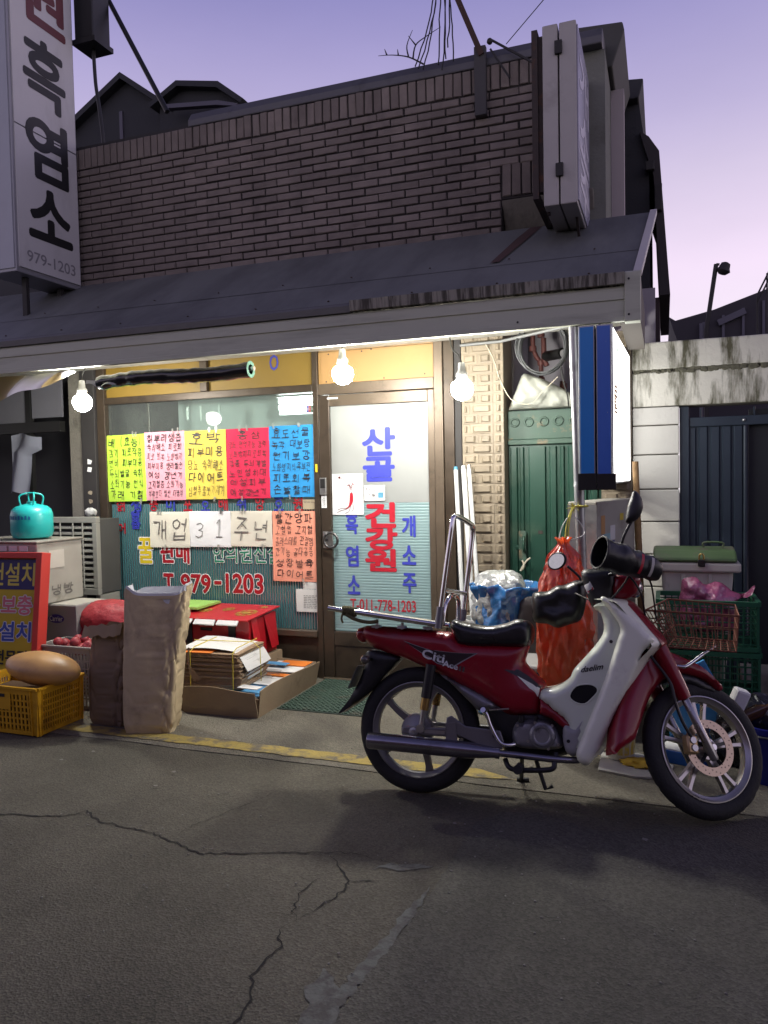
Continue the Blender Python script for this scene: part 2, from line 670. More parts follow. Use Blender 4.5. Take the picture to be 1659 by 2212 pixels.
def frame_of(facing):
    if facing == '-Y':
        return Vector((1, 0, 0)), Vector((0, 0, 1)), Vector((0, -1, 0))
    if facing == '+X':
        return Vector((0, 1, 0)), Vector((0, 0, 1)), Vector((1, 0, 0))
    return facing

def letters(mb, txt, rect, org, facing='-Y', bold=0.0, res=2, fit=True, jit=0.0, shear=0.0, rng=random, pad=0.0):
    """lettering in rectangle (u0,u1,v0,v1) of the plane through org; fit=True stretches the line's outline to the rectangle"""
    U, V, W = frame_of(facing)
    org = Vector(org)
    u0, u1, v0, v1 = rect
    vs_, fs_ = glyphs(txt, 0.0, res)
    if not vs_:
        return mb
    xs = [p[0] for p in vs_]
    ys = [p[1] for p in vs_]
    sx = (u1 - u0 - 2 * bold * 0.0) / max(1e-6, max(xs) - min(xs))
    sy = (v1 - v0) / max(1e-6, max(ys) - min(ys))
    # heavier strokes: the outline repeated around a small circle, each a hair above the last
    n_ = 0 if bold <= 0 else (8 if bold < 0.05 else 14)
    shifts = [(0, 0)] + [(bold * math.cos(2 * PI * k / n_), bold * math.sin(2 * PI * k / n_)) for k in range(n_)]
    sc_ = min(sx, sy)
    for q, (dx, dy) in enumerate(shifts):
        k = len(mb.v)
        for p in vs_:
            a = u0 + (p[0] - min(xs)) * sx + dx * sc_
            b = v0 + (p[1] - min(ys)) * sy + dy * sc_
            a += shear * (b - v0)
            mb.v.append(tuple(org + U * a + V * b + W * (0.00002 * q)))
        mb.f += [tuple(i + k for i in f) for f in fs_]
    return mb

def handwrite(mb, lines, rect, org, rng, facing='-Y', pen=0.10):
    """hand-lettered lines spread over a rectangle, each letter shifted, turned and sized a little differently"""
    U, V, W = frame_of(facing)
    org = Vector(org)
    u0, u1, v0, v1 = rect
    n = len(lines)
    lh = (v1 - v0) / n
    lift = 0
    for i, ln in enumerate(lines):
        big = 1.12 if i == 0 and n > 1 else 1.0
        wts = [0.55 if ch in ' ()' else 1.0 for ch in ln]
        cw = min((u1 - u0) / sum(wts), lh * 1.5)
        x = u0 + ((u1 - u0) - cw * sum(wts)) / 2 * rng.uniform(0.6, 1.4)
        for ch, w in zip(ln, wts):
            if ch != ' ':
                h = lh * 0.74 * big * rng.uniform(0.85, 1.08)
                wd = cw * w * rng.uniform(0.70, 0.86)
                cx = x + cw * w / 2 + rng.uniform(-0.04, 0.04) * cw
                cz = v1 - lh * (i + 0.5) + rng.uniform(-0.07, 0.07) * lh
                an = rng.uniform(-0.08, 0.08)
                sh = rng.uniform(0.0, 0.16)
                pw = min(h, wd * 1.2) * pen
                for st in hangul(ch):
                    q = []
                    for a, b in st:
                        a = (a - 0.5 + rng.uniform(-.025, .025)) * wd
                        b = (b - 0.5 + rng.uniform(-.025, .025)) * h
                        a += sh * b
                        q.append((cx + a * math.cos(an) - b * math.sin(an), cz + a * math.sin(an) + b * math.cos(an)))
                    for (ax_, az_), (bx_, bz_) in zip(q, q[1:]):
                        d = math.hypot(bx_ - ax_, bz_ - az_)
                        if d < 1e-6:
                            continue
                        tx, tz = (bx_ - ax_) / d, (bz_ - az_) / d
                        r_ = pw / 2 * (0.8 + 0.35 * abs(tx))
                        e_ = r_ * 0.7
                        lift = (lift + 1) % 5
                        o_ = org + W * (0.00006 * lift)
                        k = len(mb.v)
                        for a, b in ((ax_ - tx * e_ - tz * r_, az_ - tz * e_ + tx * r_), (ax_ - tx * e_ + tz * r_, az_ - tz * e_ - tx * r_),
                                     (bx_ + tx * e_ + tz * r_ * 0.8, bz_ + tz * e_ - tx * r_ * 0.8), (bx_ + tx * e_ - tz * r_ * 0.8, bz_ + tz * e_ + tx * r_ * 0.8)):
                            mb.v.append(tuple(o_ + U * a + V * b))
                        mb.f.append((k, k + 1, k + 2, k + 3))
            x += cw * w
    return mb

def flat(mb, name, mat, parent=None, local=False, **kw):
    """build without welding or flipping (lettering)"""
    me = bpy.data.meshes.new(name)
    me.from_pydata(mb.v, [], mb.f)
    me.materials.append(mat)
    me.update()
    return link(name, me, parent, 0, local, **kw)
# ================================================================== ground
def asphalt(name, c1, c2, wear, spk=0.5, rough=0.85):
    mt = bpy.data.materials.new(name)
    mt.use_nodes = True
    t = mt.node_tree
    N, L = t.nodes, t.links
    b = N['Principled BSDF']
    c = N.new('ShaderNodeTexCoord')
    big = N.new('ShaderNodeTexNoise')
    big.inputs['Scale'].default_value = 1.3
    big.inputs['Detail'].default_value = 8
    big.inputs['Roughness'].default_value = 0.6
    L.new(c.outputs['Object'], big.inputs['Vector'])
    r = N.new('ShaderNodeValToRGB')
    r.color_ramp.elements[0].position = 0.35
    r.color_ramp.elements[0].color = (*c1, 1)
    r.color_ramp.elements[1].position = 0.68
    r.color_ramp.elements[1].color = (*c2, 1)
    L.new(big.outputs[0], r.inputs[0])
    # aggregate specks
    v = N.new('ShaderNodeTexVoronoi')
    v.inputs['Scale'].default_value = 130
    L.new(c.outputs['Object'], v.inputs['Vector'])
    hs = N.new('ShaderNodeMapRange')
    hs.inputs[1].default_value, hs.inputs[2].default_value = 0.0, 1.0
    hs.inputs[3].default_value, hs.inputs[4].default_value = 1 - spk, 1 + spk
    sepc = N.new('ShaderNodeSeparateColor')
    L.new(v.outputs['Color'], sepc.inputs[0])
    L.new(sepc.outputs[0], hs.inputs[0])
    hv = N.new('ShaderNodeHueSaturation')
    L.new(hs.outputs[0], hv.inputs['Value'])
    L.new(r.outputs[0], hv.inputs['Color'])
    # dark oily stains
    st = N.new('ShaderNodeTexNoise')
    st.inputs['Scale'].default_value = 0.9
    st.inputs['Detail'].default_value = 9
    st.inputs['Distortion'].default_value = 0.6
    L.new(c.outputs['Object'], st.inputs['Vector'])
    sr = N.new('ShaderNodeMapRange')
    sr.inputs[1].default_value, sr.inputs[2].default_value = 0.56, 0.72
    sr.inputs[3].default_value, sr.inputs[4].default_value = 0.0, wear
    L.new(st.outputs[0], sr.inputs[0])
    mx = N.new('ShaderNodeMix')
    mx.data_type = 'RGBA'
    L.new(sr.outputs[0], mx.inputs['Factor'])
    L.new(hv.outputs[0], mx.inputs['A'])
    mx.inputs['B'].default_value = (0.018, 0.017, 0.017, 1)
    L.new(mx.outputs['Result'], b.inputs['Base Color'])
    b.inputs['Roughness'].default_value = rough
    b.inputs['Specular IOR Level'].default_value = 0.35
    bn = N.new('ShaderNodeTexNoise')
    bn.inputs['Scale'].default_value = 95
    bn.inputs['Detail'].default_value = 4
    L.new(c.outputs['Object'], bn.inputs['Vector'])
    ad = N.new('ShaderNodeMath')
    ad.operation = 'ADD'
    L.new(bn.outputs[0], ad.inputs[0])
    L.new(v.outputs['Distance'], ad.inputs[1])
    bp = N.new('ShaderNodeBump')
    bp.inputs['Strength'].default_value = 0.55
    bp.inputs['Distance'].default_value = 0.006
    L.new(ad.outputs[0], bp.inputs['Height'])
    L.new(bp.outputs[0], b.inputs['Normal'])
    return mt

m_road = asphalt('asphalt_old', (0.070, 0.064, 0.048), (0.120, 0.109, 0.083), 0.50, 0.24)
m_patch = asphalt('asphalt_new', (0.066, 0.063, 0.051), (0.102, 0.097, 0.080), 0.60, 0.30)
m_apron = asphalt('apron_concrete', (0.115, 0.105, 0.082), (0.18, 0.165, 0.13), 0.6, 0.22)
m_crack = pm('crack_dirt', (0.010, 0.0095, 0.009), 0.95, var=0.4, scale=40)
m_seal = pm('cement_smear', (0.135, 0.138, 0.125), 0.9, var=0.35, scale=14, bump=0.5, bscale=90, col2=(0.085, 0.08, 0.072), c2=(0.42, 0.58), c2scale=18)

g = MB().box(-60, 60, -60, 60, -0.5, 0.0).build('ground', m_road, kind='structure')

# newer darker asphalt to the right of a straight seam
ys = [-40, 1.0, 1.7, 1.82, 1.983, 2.103, 2.273, 2.45, 2.666, 2.80, 2.937, 3.05, 3.131]
xs = [-0.80, -0.80, -0.807, -0.815, -0.806, -0.785, -0.768, -0.757, -0.744, -0.738, -0.741, -0.72, -0.66]
rng = random.Random(3)
edge = []
for i in range(len(ys) - 1):
    for k in range(8):
        t = k / 8
        edge.append((xs[i] * (1 - t) + xs[i + 1] * t + rng.uniform(-0.006, 0.006), ys[i] * (1 - t) + ys[i + 1] * t))
top = []
for k in range(60):
    x = -0.66 + k * 0.08
    top.append((x, 3.14 + 0.06 * math.sin(k * 0.9) + rng.uniform(-0.03, 0.03) + 0.05 * min(k, 12) / 12))
poly = edge + top + [(40, 3.3), (40, -40)]
MB().prism(poly, 'z', -0.02, 0.004).build('asphalt_patch', m_patch, g)

# concrete apron in front of the shops
apr = []
for k in range(90):
    x = -12 + k * 0.2
    apr.append((x, 3.43 + 0.025 * fbm((x * 2, 0, 3), 1.0)))
apr += [(6, 9), (-12, 9)]
MB().prism(apr, 'z', -0.02, 0.0042).build('pavement', m_apron, kind='structure')

def ribbon(pts, w, z, rng, taper=True, sub=6, wob=0.008):
    """irregular thin strip along ground points"""
    p = []
    for i in range(len(pts) - 1):
        a, b = Vector(pts[i]), Vector(pts[i + 1])
        n_ = max(2, int((b - a).length / 0.02))
        d = (b - a).normalized()
        s = Vector((-d.y, d.x))
        for k in range(n_):
            t = k / n_
            p.append((a.lerp(b, t) + s * rng.uniform(-wob, wob), s))
    p.append((Vector(pts[-1]), p[-1][1]))
    n_ = len(p)
    vs_, fs_ = [], []
    for i, (q, s) in enumerate(p):
        ww = w * rng.uniform(0.45, 1.25) * (min(1, 4 * (i + 0.3) / n_, 4 * (n_ - i - 0.7) / n_) if taper else 1)
        vs_ += [(*(q - s * ww / 2), z), (*(q + s * ww / 2), z)]
        if i:
            fs_.append((2 * i - 2, 2 * i - 1, 2 * i + 1, 2 * i))
    return MB().add(vs_, fs_)

rng = random.Random(11)
for pts, w in (([(-3.4, 2.42), (-2.709, 2.499), (-2.418, 2.567), (-2.374, 2.643), (-2.242, 2.575), (-1.958, 2.554), (-1.677, 2.461), (-1.391, 2.559),
                 (-1.163, 2.632), (-1.061, 2.638), (-0.901, 2.599), (-0.76, 2.66)], 0.0075),
               ([(-1.192, 2.611), (-1.119, 2.529), (-1.054, 2.448), (-1.048, 2.385), (-1.063, 2.319), (-1.12, 2.172)], 0.0065),
               ([(-1.12, 2.172), (-1.155, 2.216), (-1.186, 2.341), (-1.16, 2.437)], 0.005),
               ([(-1.12, 2.172), (-1.153, 2.107), (-1.106, 2.034), (-1.115, 1.948), (-1.116, 1.881), (-1.072, 1.792), (-1.059, 1.698), (-1.09, 1.5)], 0.008),
               ([(-1.054, 2.448), (-0.963, 2.477)], 0.005),
               ([(-1.86, 2.52), (-1.84, 2.66), (-1.73, 2.9), (-1.66, 3.12)], 0.003)):
    ribbon(pts, w, 0.003, rng).build('crack', m_crack, g)
# cement smear along the seam
ribbon([(-0.82, 1.55), (-0.845, 1.80), (-0.825, 1.983), (-0.80, 2.15), (-0.785, 2.3), (-0.77, 2.5)], 0.055, 0.0025, rng, wob=0.004).build('seam_filler', m_seal, g)
ribbon([(-0.93, 1.98), (-0.90, 1.88), (-0.86, 1.78), (-0.84, 1.6)], 0.09, 0.0028, rng, wob=0.01).build('seam_filler', m_seal, g)
ribbon([(-1.0, 2.56), (-0.92, 2.60), (-0.80, 2.64)], 0.05, 0.0024, rng, wob=0.01).build('seam_filler', m_seal, g)

# worn yellow edge line
m_yel = pm('road_paint_yellow', (0.33, 0.25, 0.065), 0.8, var=0.25, scale=25, bump=0.4, bscale=90, col2=(0.12, 0.105, 0.08), c2=(0.46, 0.62), c2scale=11)
vs_, fs_ = [], []
n_ = 260
for i in range(n_ + 1):
    x = -7.0 + 6.36 * i / n_
    a = 3.492 + 0.009 * fbm((x * 9, 1, 0)) + rng.uniform(-0.003, 0.003)
    b = 3.600 + 0.010 * fbm((x * 9, 7, 0)) + rng.uniform(-0.003, 0.003)
    if i > n_ - 8:
        b -= 0.012 * (i - n_ + 8)
        a += 0.003 * (i - n_ + 8)
    vs_ += [(x, a, 0.008), (x, b, 0.008)]
    if i:
        fs_.append((2 * i - 2, 2 * i, 2 * i + 1, 2 * i - 1))
MB().add(vs_, fs_).build('road_marking', m_yel, kind='structure')
# litter crumbs: small stones and paper scraps on the road
rng = random.Random(5)
mb = MB()
for k in range(420):
    x, y = rng.uniform(-3.6, 0.9), rng.uniform(1.4, 3.9)
    s = rng.uniform(0.002, 0.0055)
    mb.ball((x, y, 0.004 + s * 0.4), (s, s * rng.uniform(0.6, 1.2), s * 0.6), 5, 3)
for k in range(34):
    x, y = rng.uniform(-3.2, 0.6), rng.uniform(2.9, 4.6)
    a = rng.uniform(0, 6)
    s = rng.uniform(0.006, 0.016)
    mb.add([(x + s * math.cos(a + t) * rng.uniform(0.6, 1.3), y + s * math.sin(a + t) * rng.uniform(0.4, 1.2), 0.0115 + 0.004 * rng.random()) for t in (0, 1.4, 2.9, 4.4)], [(0, 1, 2, 3)])
mb.build('grit', pm('grit_stone', (0.20, 0.19, 0.17), 0.9, var=0.5, scale=300), kind='stuff')

# ================================================================== unseen houses added behind the viewer to block the low sky
m_opp = pm('blocker_brick', (0.13, 0.085, 0.065), 0.9, var=0.25, scale=6, bump=0.3)
m_oppw = pm('blocker_window', (0.02, 0.022, 0.028), 0.15, var=0.2)
for x0, x1, h, nm, lab in ((-13.0, -3.2, 3.2, 'sky_blocker_house', 'unseen brown brick house across the lane on the left, added to block sky'), (-3.1, 5.0, 3.5, 'sky_blocker_house', 'taller unseen brown brick house facing the shop, added to block sky'), (5.1, 13.0, 3.1, 'sky_blocker_house', 'lower unseen brown brick house across the lane on the right, added to block sky')):
    t_ = thing(nm, ((x0 + x1) / 2, -3.2, 0), lab, 'house', 'added sky-blocking houses')
    MB().box(x0, x1, -8.0, -3.0, 0, h).build('wall', m_opp, t_)
    MB().box(x0 - 0.04, x1 + 0.04, -8.05, -2.9, h, h + 0.12).build('roof_slab', m_opp, t_)
    x = x0 + 0.9
    while x < x1 - 1.2:
        for z in (0.9,):
            w_ = MB().box(x, x + 1.1, -3.0, -2.975, z, z + 1.15).build('window', m_oppw, t_)
            MB().box(x - 0.05, x + 1.15, -3.0, -2.94, z - 0.08, z - 0.005).build('sill', m_opp, w_)
        x += 2.3

# ================================================================== shop building
m_mortar = pm('mortar', (0.035, 0.031, 0.029), 0.95, var=0.3, scale=20, bump=0.5, bscale=80)
m_brick = pm('brick_face', (0.205, 0.172, 0.150), 0.85, var=0.28, scale=9, bump=0.5, bscale=120, rnd=0.17,
             col2=(0.105, 0.088, 0.078), c2=(0.50, 0.78), c2scale=2.2, c2stretch=(1.2, 1, 0.8))
m_alu = pm('bronze_aluminium', (0.060, 0.044, 0.031), 0.38, metal=0.35, var=0.25, scale=14, c2scale=6, col2=(0.028, 0.021, 0.016), bump=0.05)
m_alu2 = pm('worn_bronze', (0.125, 0.095, 0.068), 0.42, metal=0.4, var=0.25, scale=10, col2=(0.06, 0.045, 0.032), c2scale=5)
m_conc = pm('grey_concrete', (0.22, 0.205, 0.175), 0.92, var=0.2, scale=9, bump=0.5, bscale=50, col2=(0.09, 0.082, 0.066), c2scale=3)
m_side = pm('grey_green_render', (0.17, 0.175, 0.15), 0.9, var=0.12, scale=6, bump=0.3, col2=(0.11, 0.11, 0.09), c2scale=2.5)
m_dark = pm('dark_trim', (0.022, 0.020, 0.020), 0.7, var=0.3, scale=9)
m_coping = pm('coping_metal', (0.10, 0.098, 0.105), 0.5, metal=0.3, var=0.2, scale=5, col2=(0.055, 0.052, 0.055), c2scale=4)

shop = thing('shop_building', (-2.5, 5.0, 0), 'brown brick shop with bronze glazed front, bare bulbs and a grey canopy', 'shop building')

# --- upper brick wall
uw = MB()
uw.box(-4.55, -0.97, 5.0, 5.2, 2.9, 4.05)
uw.box(-0.97, -0.645, 5.0, 5.2, 3.20, 4.05)
uw = uw.build('upper_wall', m_mortar, shop)

def brick_mesh(w, h, d=0.02, ch=0.004):
    mb = MB()
    a, b = w / 2, h / 2
    o = [(-a, -b), (a, -b), (a, b), (-a, b)]
    i_ = [(-a + ch, -b + ch), (a - ch, -b + ch), (a - ch, b - ch), (-a + ch, b - ch)]
    vs_ = [(x, d / 2, z) for x, z in o] + [(x, -d / 2 + ch, z) for x, z in o] + [(x, -d / 2, z) for x, z in i_]
    fs_ = [(4, 5, 1, 0), (5, 6, 2, 1), (6, 7, 3, 2), (7, 4, 0, 3), (8, 9, 5, 4), (9, 10, 6, 5), (10, 11, 7, 6), (11, 8, 4, 7), (8, 11, 10, 9)]
    return mb.add(vs_, fs_)

BW, BH = 0.192, 0.0535
spots = []
row = 0
z = 3.89 - BH / 2
while z > 2.93:
    x = -0.66 - (BW / 2 if row % 2 else 0.0)
    first = True
    while x > -4.5:
        x0, x1 = x - BW, x
        if row % 2 and first:
            spots.append(((-0.645 - 0.645 - 0) / 2, 0, z, 0.0, 0)) if False else None
        spots.append(((x0 + x1) / 2, z, BW - 0.008, BH - 0.009))
        x -= BW
        first = False
    if row % 2:
        spots.append((-0.66 - BW / 4, z, BW / 2 - 0.008, BH - 0.009))
    row += 1
    z -= BH
spots = [s for s in spots if not (s[0] > -1.0 and s[1] < 3.43 and s[0] - s[2] / 2 > -0.985)]
x = -0.66
while x > -4.5:                                  # soldier course under the coping
    spots.append((x - 0.031, 3.973, 0.054, 0.152))
    x -= 0.062
for k in range(5):                               # short soldiers above the bracket
    spots.append((-0.97 + 0.034 + k * 0.064, 3.315, 0.056, 0.20))
clipped = []
for (x, z, w, h) in spots:
    if x - w / 2 < -0.97 < x + w / 2 and z < 3.42:
        r_ = -0.976
        w2 = r_ - (x - w / 2)
        if w2 < 0.02:
            continue
        x, w = x - w / 2 + w2 / 2, w2
    clipped.append((x, z, w, h))
clipped.sort(key=lambda s: -s[0])
rng = random.Random(21)
cache = {}
rest = MB()
nb = 0
for (x, z, w, h) in clipped:
    if nb < 295:
        key = (round(w, 3), round(h, 3), rng.randrange(6))
        if key not in cache:
            bm_ = brick_mesh(w * rng.uniform(0.975, 1.0), h * rng.uniform(0.96, 1.01))
            bm_.v = [(px_ + rng.uniform(-.0016, .0016), py_ + (rng.uniform(0, .002) if py_ < 0.005 else 0), pz_ + rng.uniform(-.0014, .0014)) for px_, py_, pz_ in bm_.v]
            if key[2] == 0:      # one chipped corner
                c_ = rng.choice((8, 9, 10, 11))
                px_, py_, pz_ = bm_.v[c_]
                bm_.v[c_] = (px_ * 0.93, py_ + 0.006, pz_ * 0.75)
            cache[key] = bm_.mesh('brick', m_brick)
        o = bpy.data.objects.new('brick', cache[key])
        COL.objects.link(o)
        o.parent = uw
        o.matrix_parent_inverse = world_of(uw).inverted()
        o.location = (x + rng.uniform(-.0025, .0025), 4.997 + rng.uniform(-0.004, 0.002), z + rng.uniform(-.0018, .0018))
        o.rotation_euler = (rng.uniform(-.03, .03), rng.uniform(-.008, .008), rng.uniform(-.015, .015))
        nb += 1
    else:
        b_ = brick_mesh(w, h)
        b_.xf(Matrix.Translation((x, 4.997 + rng.uniform(-0.0025, 0.0015), z)))
        rest.add(b_.v, b_.f)
rest.build('far_bricks', m_brick, uw, kind='stuff')

# bracket below the corner soldiers
MB().prism([(4.98, 3.19), (5.25, 3.19), (5.25, 2.95), (5.16, 2.95)], 'x', -0.968, -0.40).build('corner_bracket', m_conc, shop, bevel=0.006)
# coping, side wall and eaves
MB().prism([(4.985, 4.052), (4.985, 4.10), (5.03, 4.165), (5.30, 4.20), (5.30, 4.052)], 'x', -3.3, -0.34).build('coping', m_coping, shop, bevel=0.008)
MB().box(-4.55, -3.3, 5.0, 5.25, 4.052, 4.075).build('coping', m_dark, shop)
MB().box(-0.645, -0.33, 5.06, 5.62, 2.4, 4.05).build('side_wall', m_side, shop)
MB().prism([(-0.66, 4.06), (-0.30, 4.06), (-0.225, 4.28), (-0.235, 4.33), (-0.66, 4.36)], 'y', 5.31, 6.25).build('eaves', pm('eaves_grey', (0.07, 0.07, 0.066), 0.8, var=0.25, scale=5), shop, bevel=0.01)
MB().box(-0.33, -0.245, 5.64, 5.75, 2.4, 4.06).build('side_pier', pm('pale_render', (0.42, 0.37, 0.38), 0.85, var=0.08, scale=5), shop)
# hidden bulk of the building, closing it off behind the front
MB().box(-4.55, -0.70, 5.21, 9.5, 2.75, 4.05).build('upper_storey', m_dark, shop)
MB().box(-4.6, -4.40, 5.1, 8.5, 0, 2.75).build('party_wall', m_conc, shop)

# --- shop front frame
def frame(name, x0, x1, z0, z1, y0=4.955, y1=5.04, mat=None, bev=0.004, parent=shop):
    return MB().box(x0, x1, y0, y1, z0, z1).build(name, mat or m_alu, parent, bevel=bev)
frame('post', -4.335, -4.20, 0, 2.9, 4.93, 5.1, m_dark)
frame('post', -4.198, -4.122, 0, 2.5)
frame('post', -2.325, -2.283, 0, 2.5)
frame('post', -1.432, -1.372, 0, 2.9, 4.945, 5.04, m_alu2)
frame('post', -1.369, -1.300, 0, 2.9, 4.96, 5.06, m_alu)
frame('post', -1.298, -1.252, 0, 2.9, 4.97, 5.06, m_dark)
frame('transom', -4.12, -2.327, 2.045, 2.098)
frame('transom', -2.281, -1.434, 2.018, 2.094, 4.952, 5.042, m_alu2)
frame('lintel', -4.20, -1.25, 2.50, 2.75, 4.99, 5.15, m_dark)
frame('mullion', -3.245, -3.185, 2.099, 2.5)
frame('stall_riser', -4.12, -2.327, 0.0, 0.300, 4.972, 5.03)
frame('sill', -4.12, -2.327, 0.3015, 0.345, 4.94, 5.04, m_alu2)
frame('threshold', -2.281, -1.434, 0.0, 0.018, 4.93, 5.05, m_alu2)
m_ypanel = pm('yellow_panel', (0.185, 0.115, 0.014), 0.6, var=0.15, scale=5, col2=(0.20, 0.13, 0.025), c2scale=3)
m_opanel = pm('ochre_panel', (0.33, 0.19, 0.07), 0.6, var=0.10, scale=4, col2=(0.36, 0.21, 0.08), c2scale=3)
for x0, x1 in ((-4.12, -3.247), (-3.183, -2.327)):
    MB().box(x0, x1, 4.985, 5.005, 2.10, 2.498).build('fascia_panel', m_ypanel, shop)
MB().box(-2.281, -1.434, 4.972, 4.99, 2.096, 2.318).build('fascia_panel', m_opanel, shop, bevel=0.003)
MB().box(-2.281, -1.434, 4.985, 4.998, 2.320, 2.498).build('fascia_panel', pm('stained_ply', (0.30, 0.20, 0.10), 0.8, var=0.3, scale=6, col2=(0.09, 0.07, 0.05), c2scale=5), shop)
mb = MB()
for x, z in ((-2.20, 2.30), (-1.95, 2.303), (-1.88, 2.312), (-1.50, 2.12), (-2.22, 2.11), (-1.79, 2.11)):
    mb.disc((0, 0, 0), 0.006, Matrix.Translation((x, 4.9705, z)) @ Matrix.Rotation(PI / 2, 4, 'X'), 8)
mb.build('screw_heads', m_dark, shop)
# leftover blue letter on the yellow panel
mb = letters(MB(), 'O', (-2.67, -2.60, 2.22, 2.33), (0, 4.983, 0), bold=0.02)
flat(mb, 'lettering', pm('blue_vinyl', (0.035, 0.045, 0.30), 0.4), shop)

# --- room behind the glass
room = MB()
room.box(-4.40, -1.05, 7.6, 7.7, 0, 2.75)
room.box(-1.10, -1.00, 5.16, 7.6, 0, 2.75)
room.box(-4.40, -1.05, 5.16, 7.6, 2.70, 2.76)
room.build('room_walls', pm('room_paint', (0.40, 0.44, 0.43), 0.8, var=0.15, scale=3), shop)
MB().box(-4.39, -1.1, 5.05, 7.6, 0.0045, 0.02).build('room_floor', pm('room_lino', (0.22, 0.20, 0.17), 0.6), shop)
# shelving and hanging papers seen over the posters
sh = MB()
for z in (0.5, 1.0, 1.5, 1.86):
    sh.box(-4.30, -2.45, 7.15, 7.58, z, z + 0.03)
for x in (-4.30, -3.4, -2.47):
    sh.box(x, x + 0.03, 7.15, 7.58, 0.021, 2.25)
sh.build('shelf_rack', pm('rack_grey', (0.22, 0.23, 0.23), 0.6), shop)
rng = random.Random(4)
bx = MB()
for k in range(15):
    x = -4.2 + k * 0.115
    bx.box(x, x + 0.09, 7.2, 7.5, 1.892, 1.892 + rng.uniform(0.08, 0.30))
bx.build('shelf_goods', pm('dim_cartons', (0.22, 0.23, 0.22), 0.8, var=0.5, scale=9), shop)
tube = thing('fluorescent_lamp', (-2.6, 5.3, 2.0), 'lit white fluorescent fitting glowing inside the top of the shop window', 'ceiling lamp')
MB().box(-2.80, -2.36, 5.30, 5.36, 2.062, 2.09).build('housing', pm('lamp_white', (0.75, 0.76, 0.76), 0.5), tube)
for z_ in (2.035, 1.985):
    MB().tube([(-2.78, 5.33, z_), (-2.38, 5.33, z_)], 0.018, 12).build('tube', emis('tube_glow', (0.93, 1.0, 0.97), TUBE_L), tube, smooth=40)
MB().box(-2.80, -2.36, 5.365, 5.38, 1.93, 2.0615).build('reflector', MATS['lamp_white'], tube)
mb = MB()
for x in (-2.78, -2.38):
    mb.tube([(x, 5.33, 2.09), (x, 5.33, 2.70)], 0.004, 6)
mb.build('hanger', m_dark, tube)
MB().box(-3.9, -2.335, 5.62, 5.65, 0.021, 2.69).build('bounce_panel', pm('bounce_white', (0.62, 0.66, 0.64), 0.6, var=0.1), shop)  # white panel added behind the tube to catch its light as a soft glow
tube = thing('fluorescent_lamp', (-2.15, 5.3, 1.9), 'lit white fluorescent tube behind the frosted shop door', 'ceiling lamp')
MB().box(-2.34, -1.98, 5.27, 5.33, 1.93, 1.96).build('housing', MATS['lamp_white'], tube)
MB().tube([(-2.33, 5.30, 1.90), (-1.99, 5.30, 1.90)], 0.026, 12).build('tube', MATS['tube_glow'], tube, smooth=40)
mb = MB()
for x in (-2.32, -2.0):
    mb.tube([(x, 5.30, 1.96), (x, 5.30, 2.70)], 0.004, 6)
mb.build('hanger', m_dark, tube)

# --- window panes: clear above, ribbed teal film below
win = bpy.data.objects.new('window', None)
COL.objects.link(win)
win.parent = shop
win.matrix_parent_inverse = world_of(shop).inverted()
MB().box(-4.12, -2.327, 5.0, 5.006, 0.346, 2.044).build('pane', glass('window_glass', (0.86, 0.92, 0.90), 0.05), win)
frame('mullion_bar', -3.76, -3.742, 1.30, 2.044, 5.008, 5.03, parent=win)
m_film = translucent('teal_film', (0.062, 0.200, 0.220), 0.34, 0.35, var=0.12, gloss=0.2)
vs_, fs_ = [], []
n_ = 86
for i in range(n_ * 6 + 1):
    x = -4.118 + 1.789 * i / (n_ * 6)
    y = 4.9935 + 0.0035 * math.cos(2 * PI * i / 6)
    vs_ += [(x, y, 0.347), (x, y, 1.262)]
    if i:
        fs_.append((2 * i - 2, 2 * i, 2 * i + 1, 2 * i - 1))
MB().add(vs_, fs_).build('ribbed_film', m_film, win, smooth=60)

m_red = pm('red_vinyl', (0.36, 0.012, 0.022), 0.4, var=0.05)
m_blue = pm('blue_vinyl2', (0.030, 0.040, 0.33), 0.4, var=0.08)
m_white = pm('white_vinyl', (0.74, 0.75, 0.74), 0.5, var=0.04)
m_green = pm('green_vinyl', (0.03, 0.20, 0.12), 0.4, var=0.06)
m_ylw = pm('yellow_vinyl', (0.66, 0.50, 0.025), 0.4, var=0.05)
YG = 4.9855
def vinyl(txt, x0, x1, z0, z1, mat, bold, outl=None, obold=0.0, y=YG, parent=win, res=3):
    if outl:
        flat(letters(MB(), txt, (x0, x1, z0, z1), (0, y + 0.0015, 0), bold=obold, res=res), 'lettering', outl, parent)
    flat(letters(MB(), txt, (x0, x1, z0, z1), (0, y, 0), bold=bold, res=res), 'lettering', mat, parent)
vinyl('T', -3.640, -3.555, 0.580, 0.722, m_red, 0.035, m_white, 0.075)
vinyl('.979', -3.520, -3.225, 0.585, 0.722, m_red, 0.03, m_white, 0.065)
vinyl('-', -3.185, -3.130, 0.655, 0.675, m_red, 0.02, m_white, 0.05)
vinyl('1203', -3.085, -2.775, 0.595, 0.735, m_red, 0.03, m_white, 0.065)
vinyl('꿀', -3.865, -3.735, 0.805, 0.995, m_ylw, 0.035, m_white, 0.085)
vinyl('판매', -3.660, -3.405, 0.808, 0.990, m_red, 0.035, m_white, 0.08)
vinyl('한의원진찰', -3.195, -2.62, 0.818, 0.975, m_green, 0.012, m_white, 0.05)
xs_ = [-4.03, -3.79, -3.70, -3.61, -3.40, -3.23, -3.06, -2.93, -2.79, -2.66, -2.53]
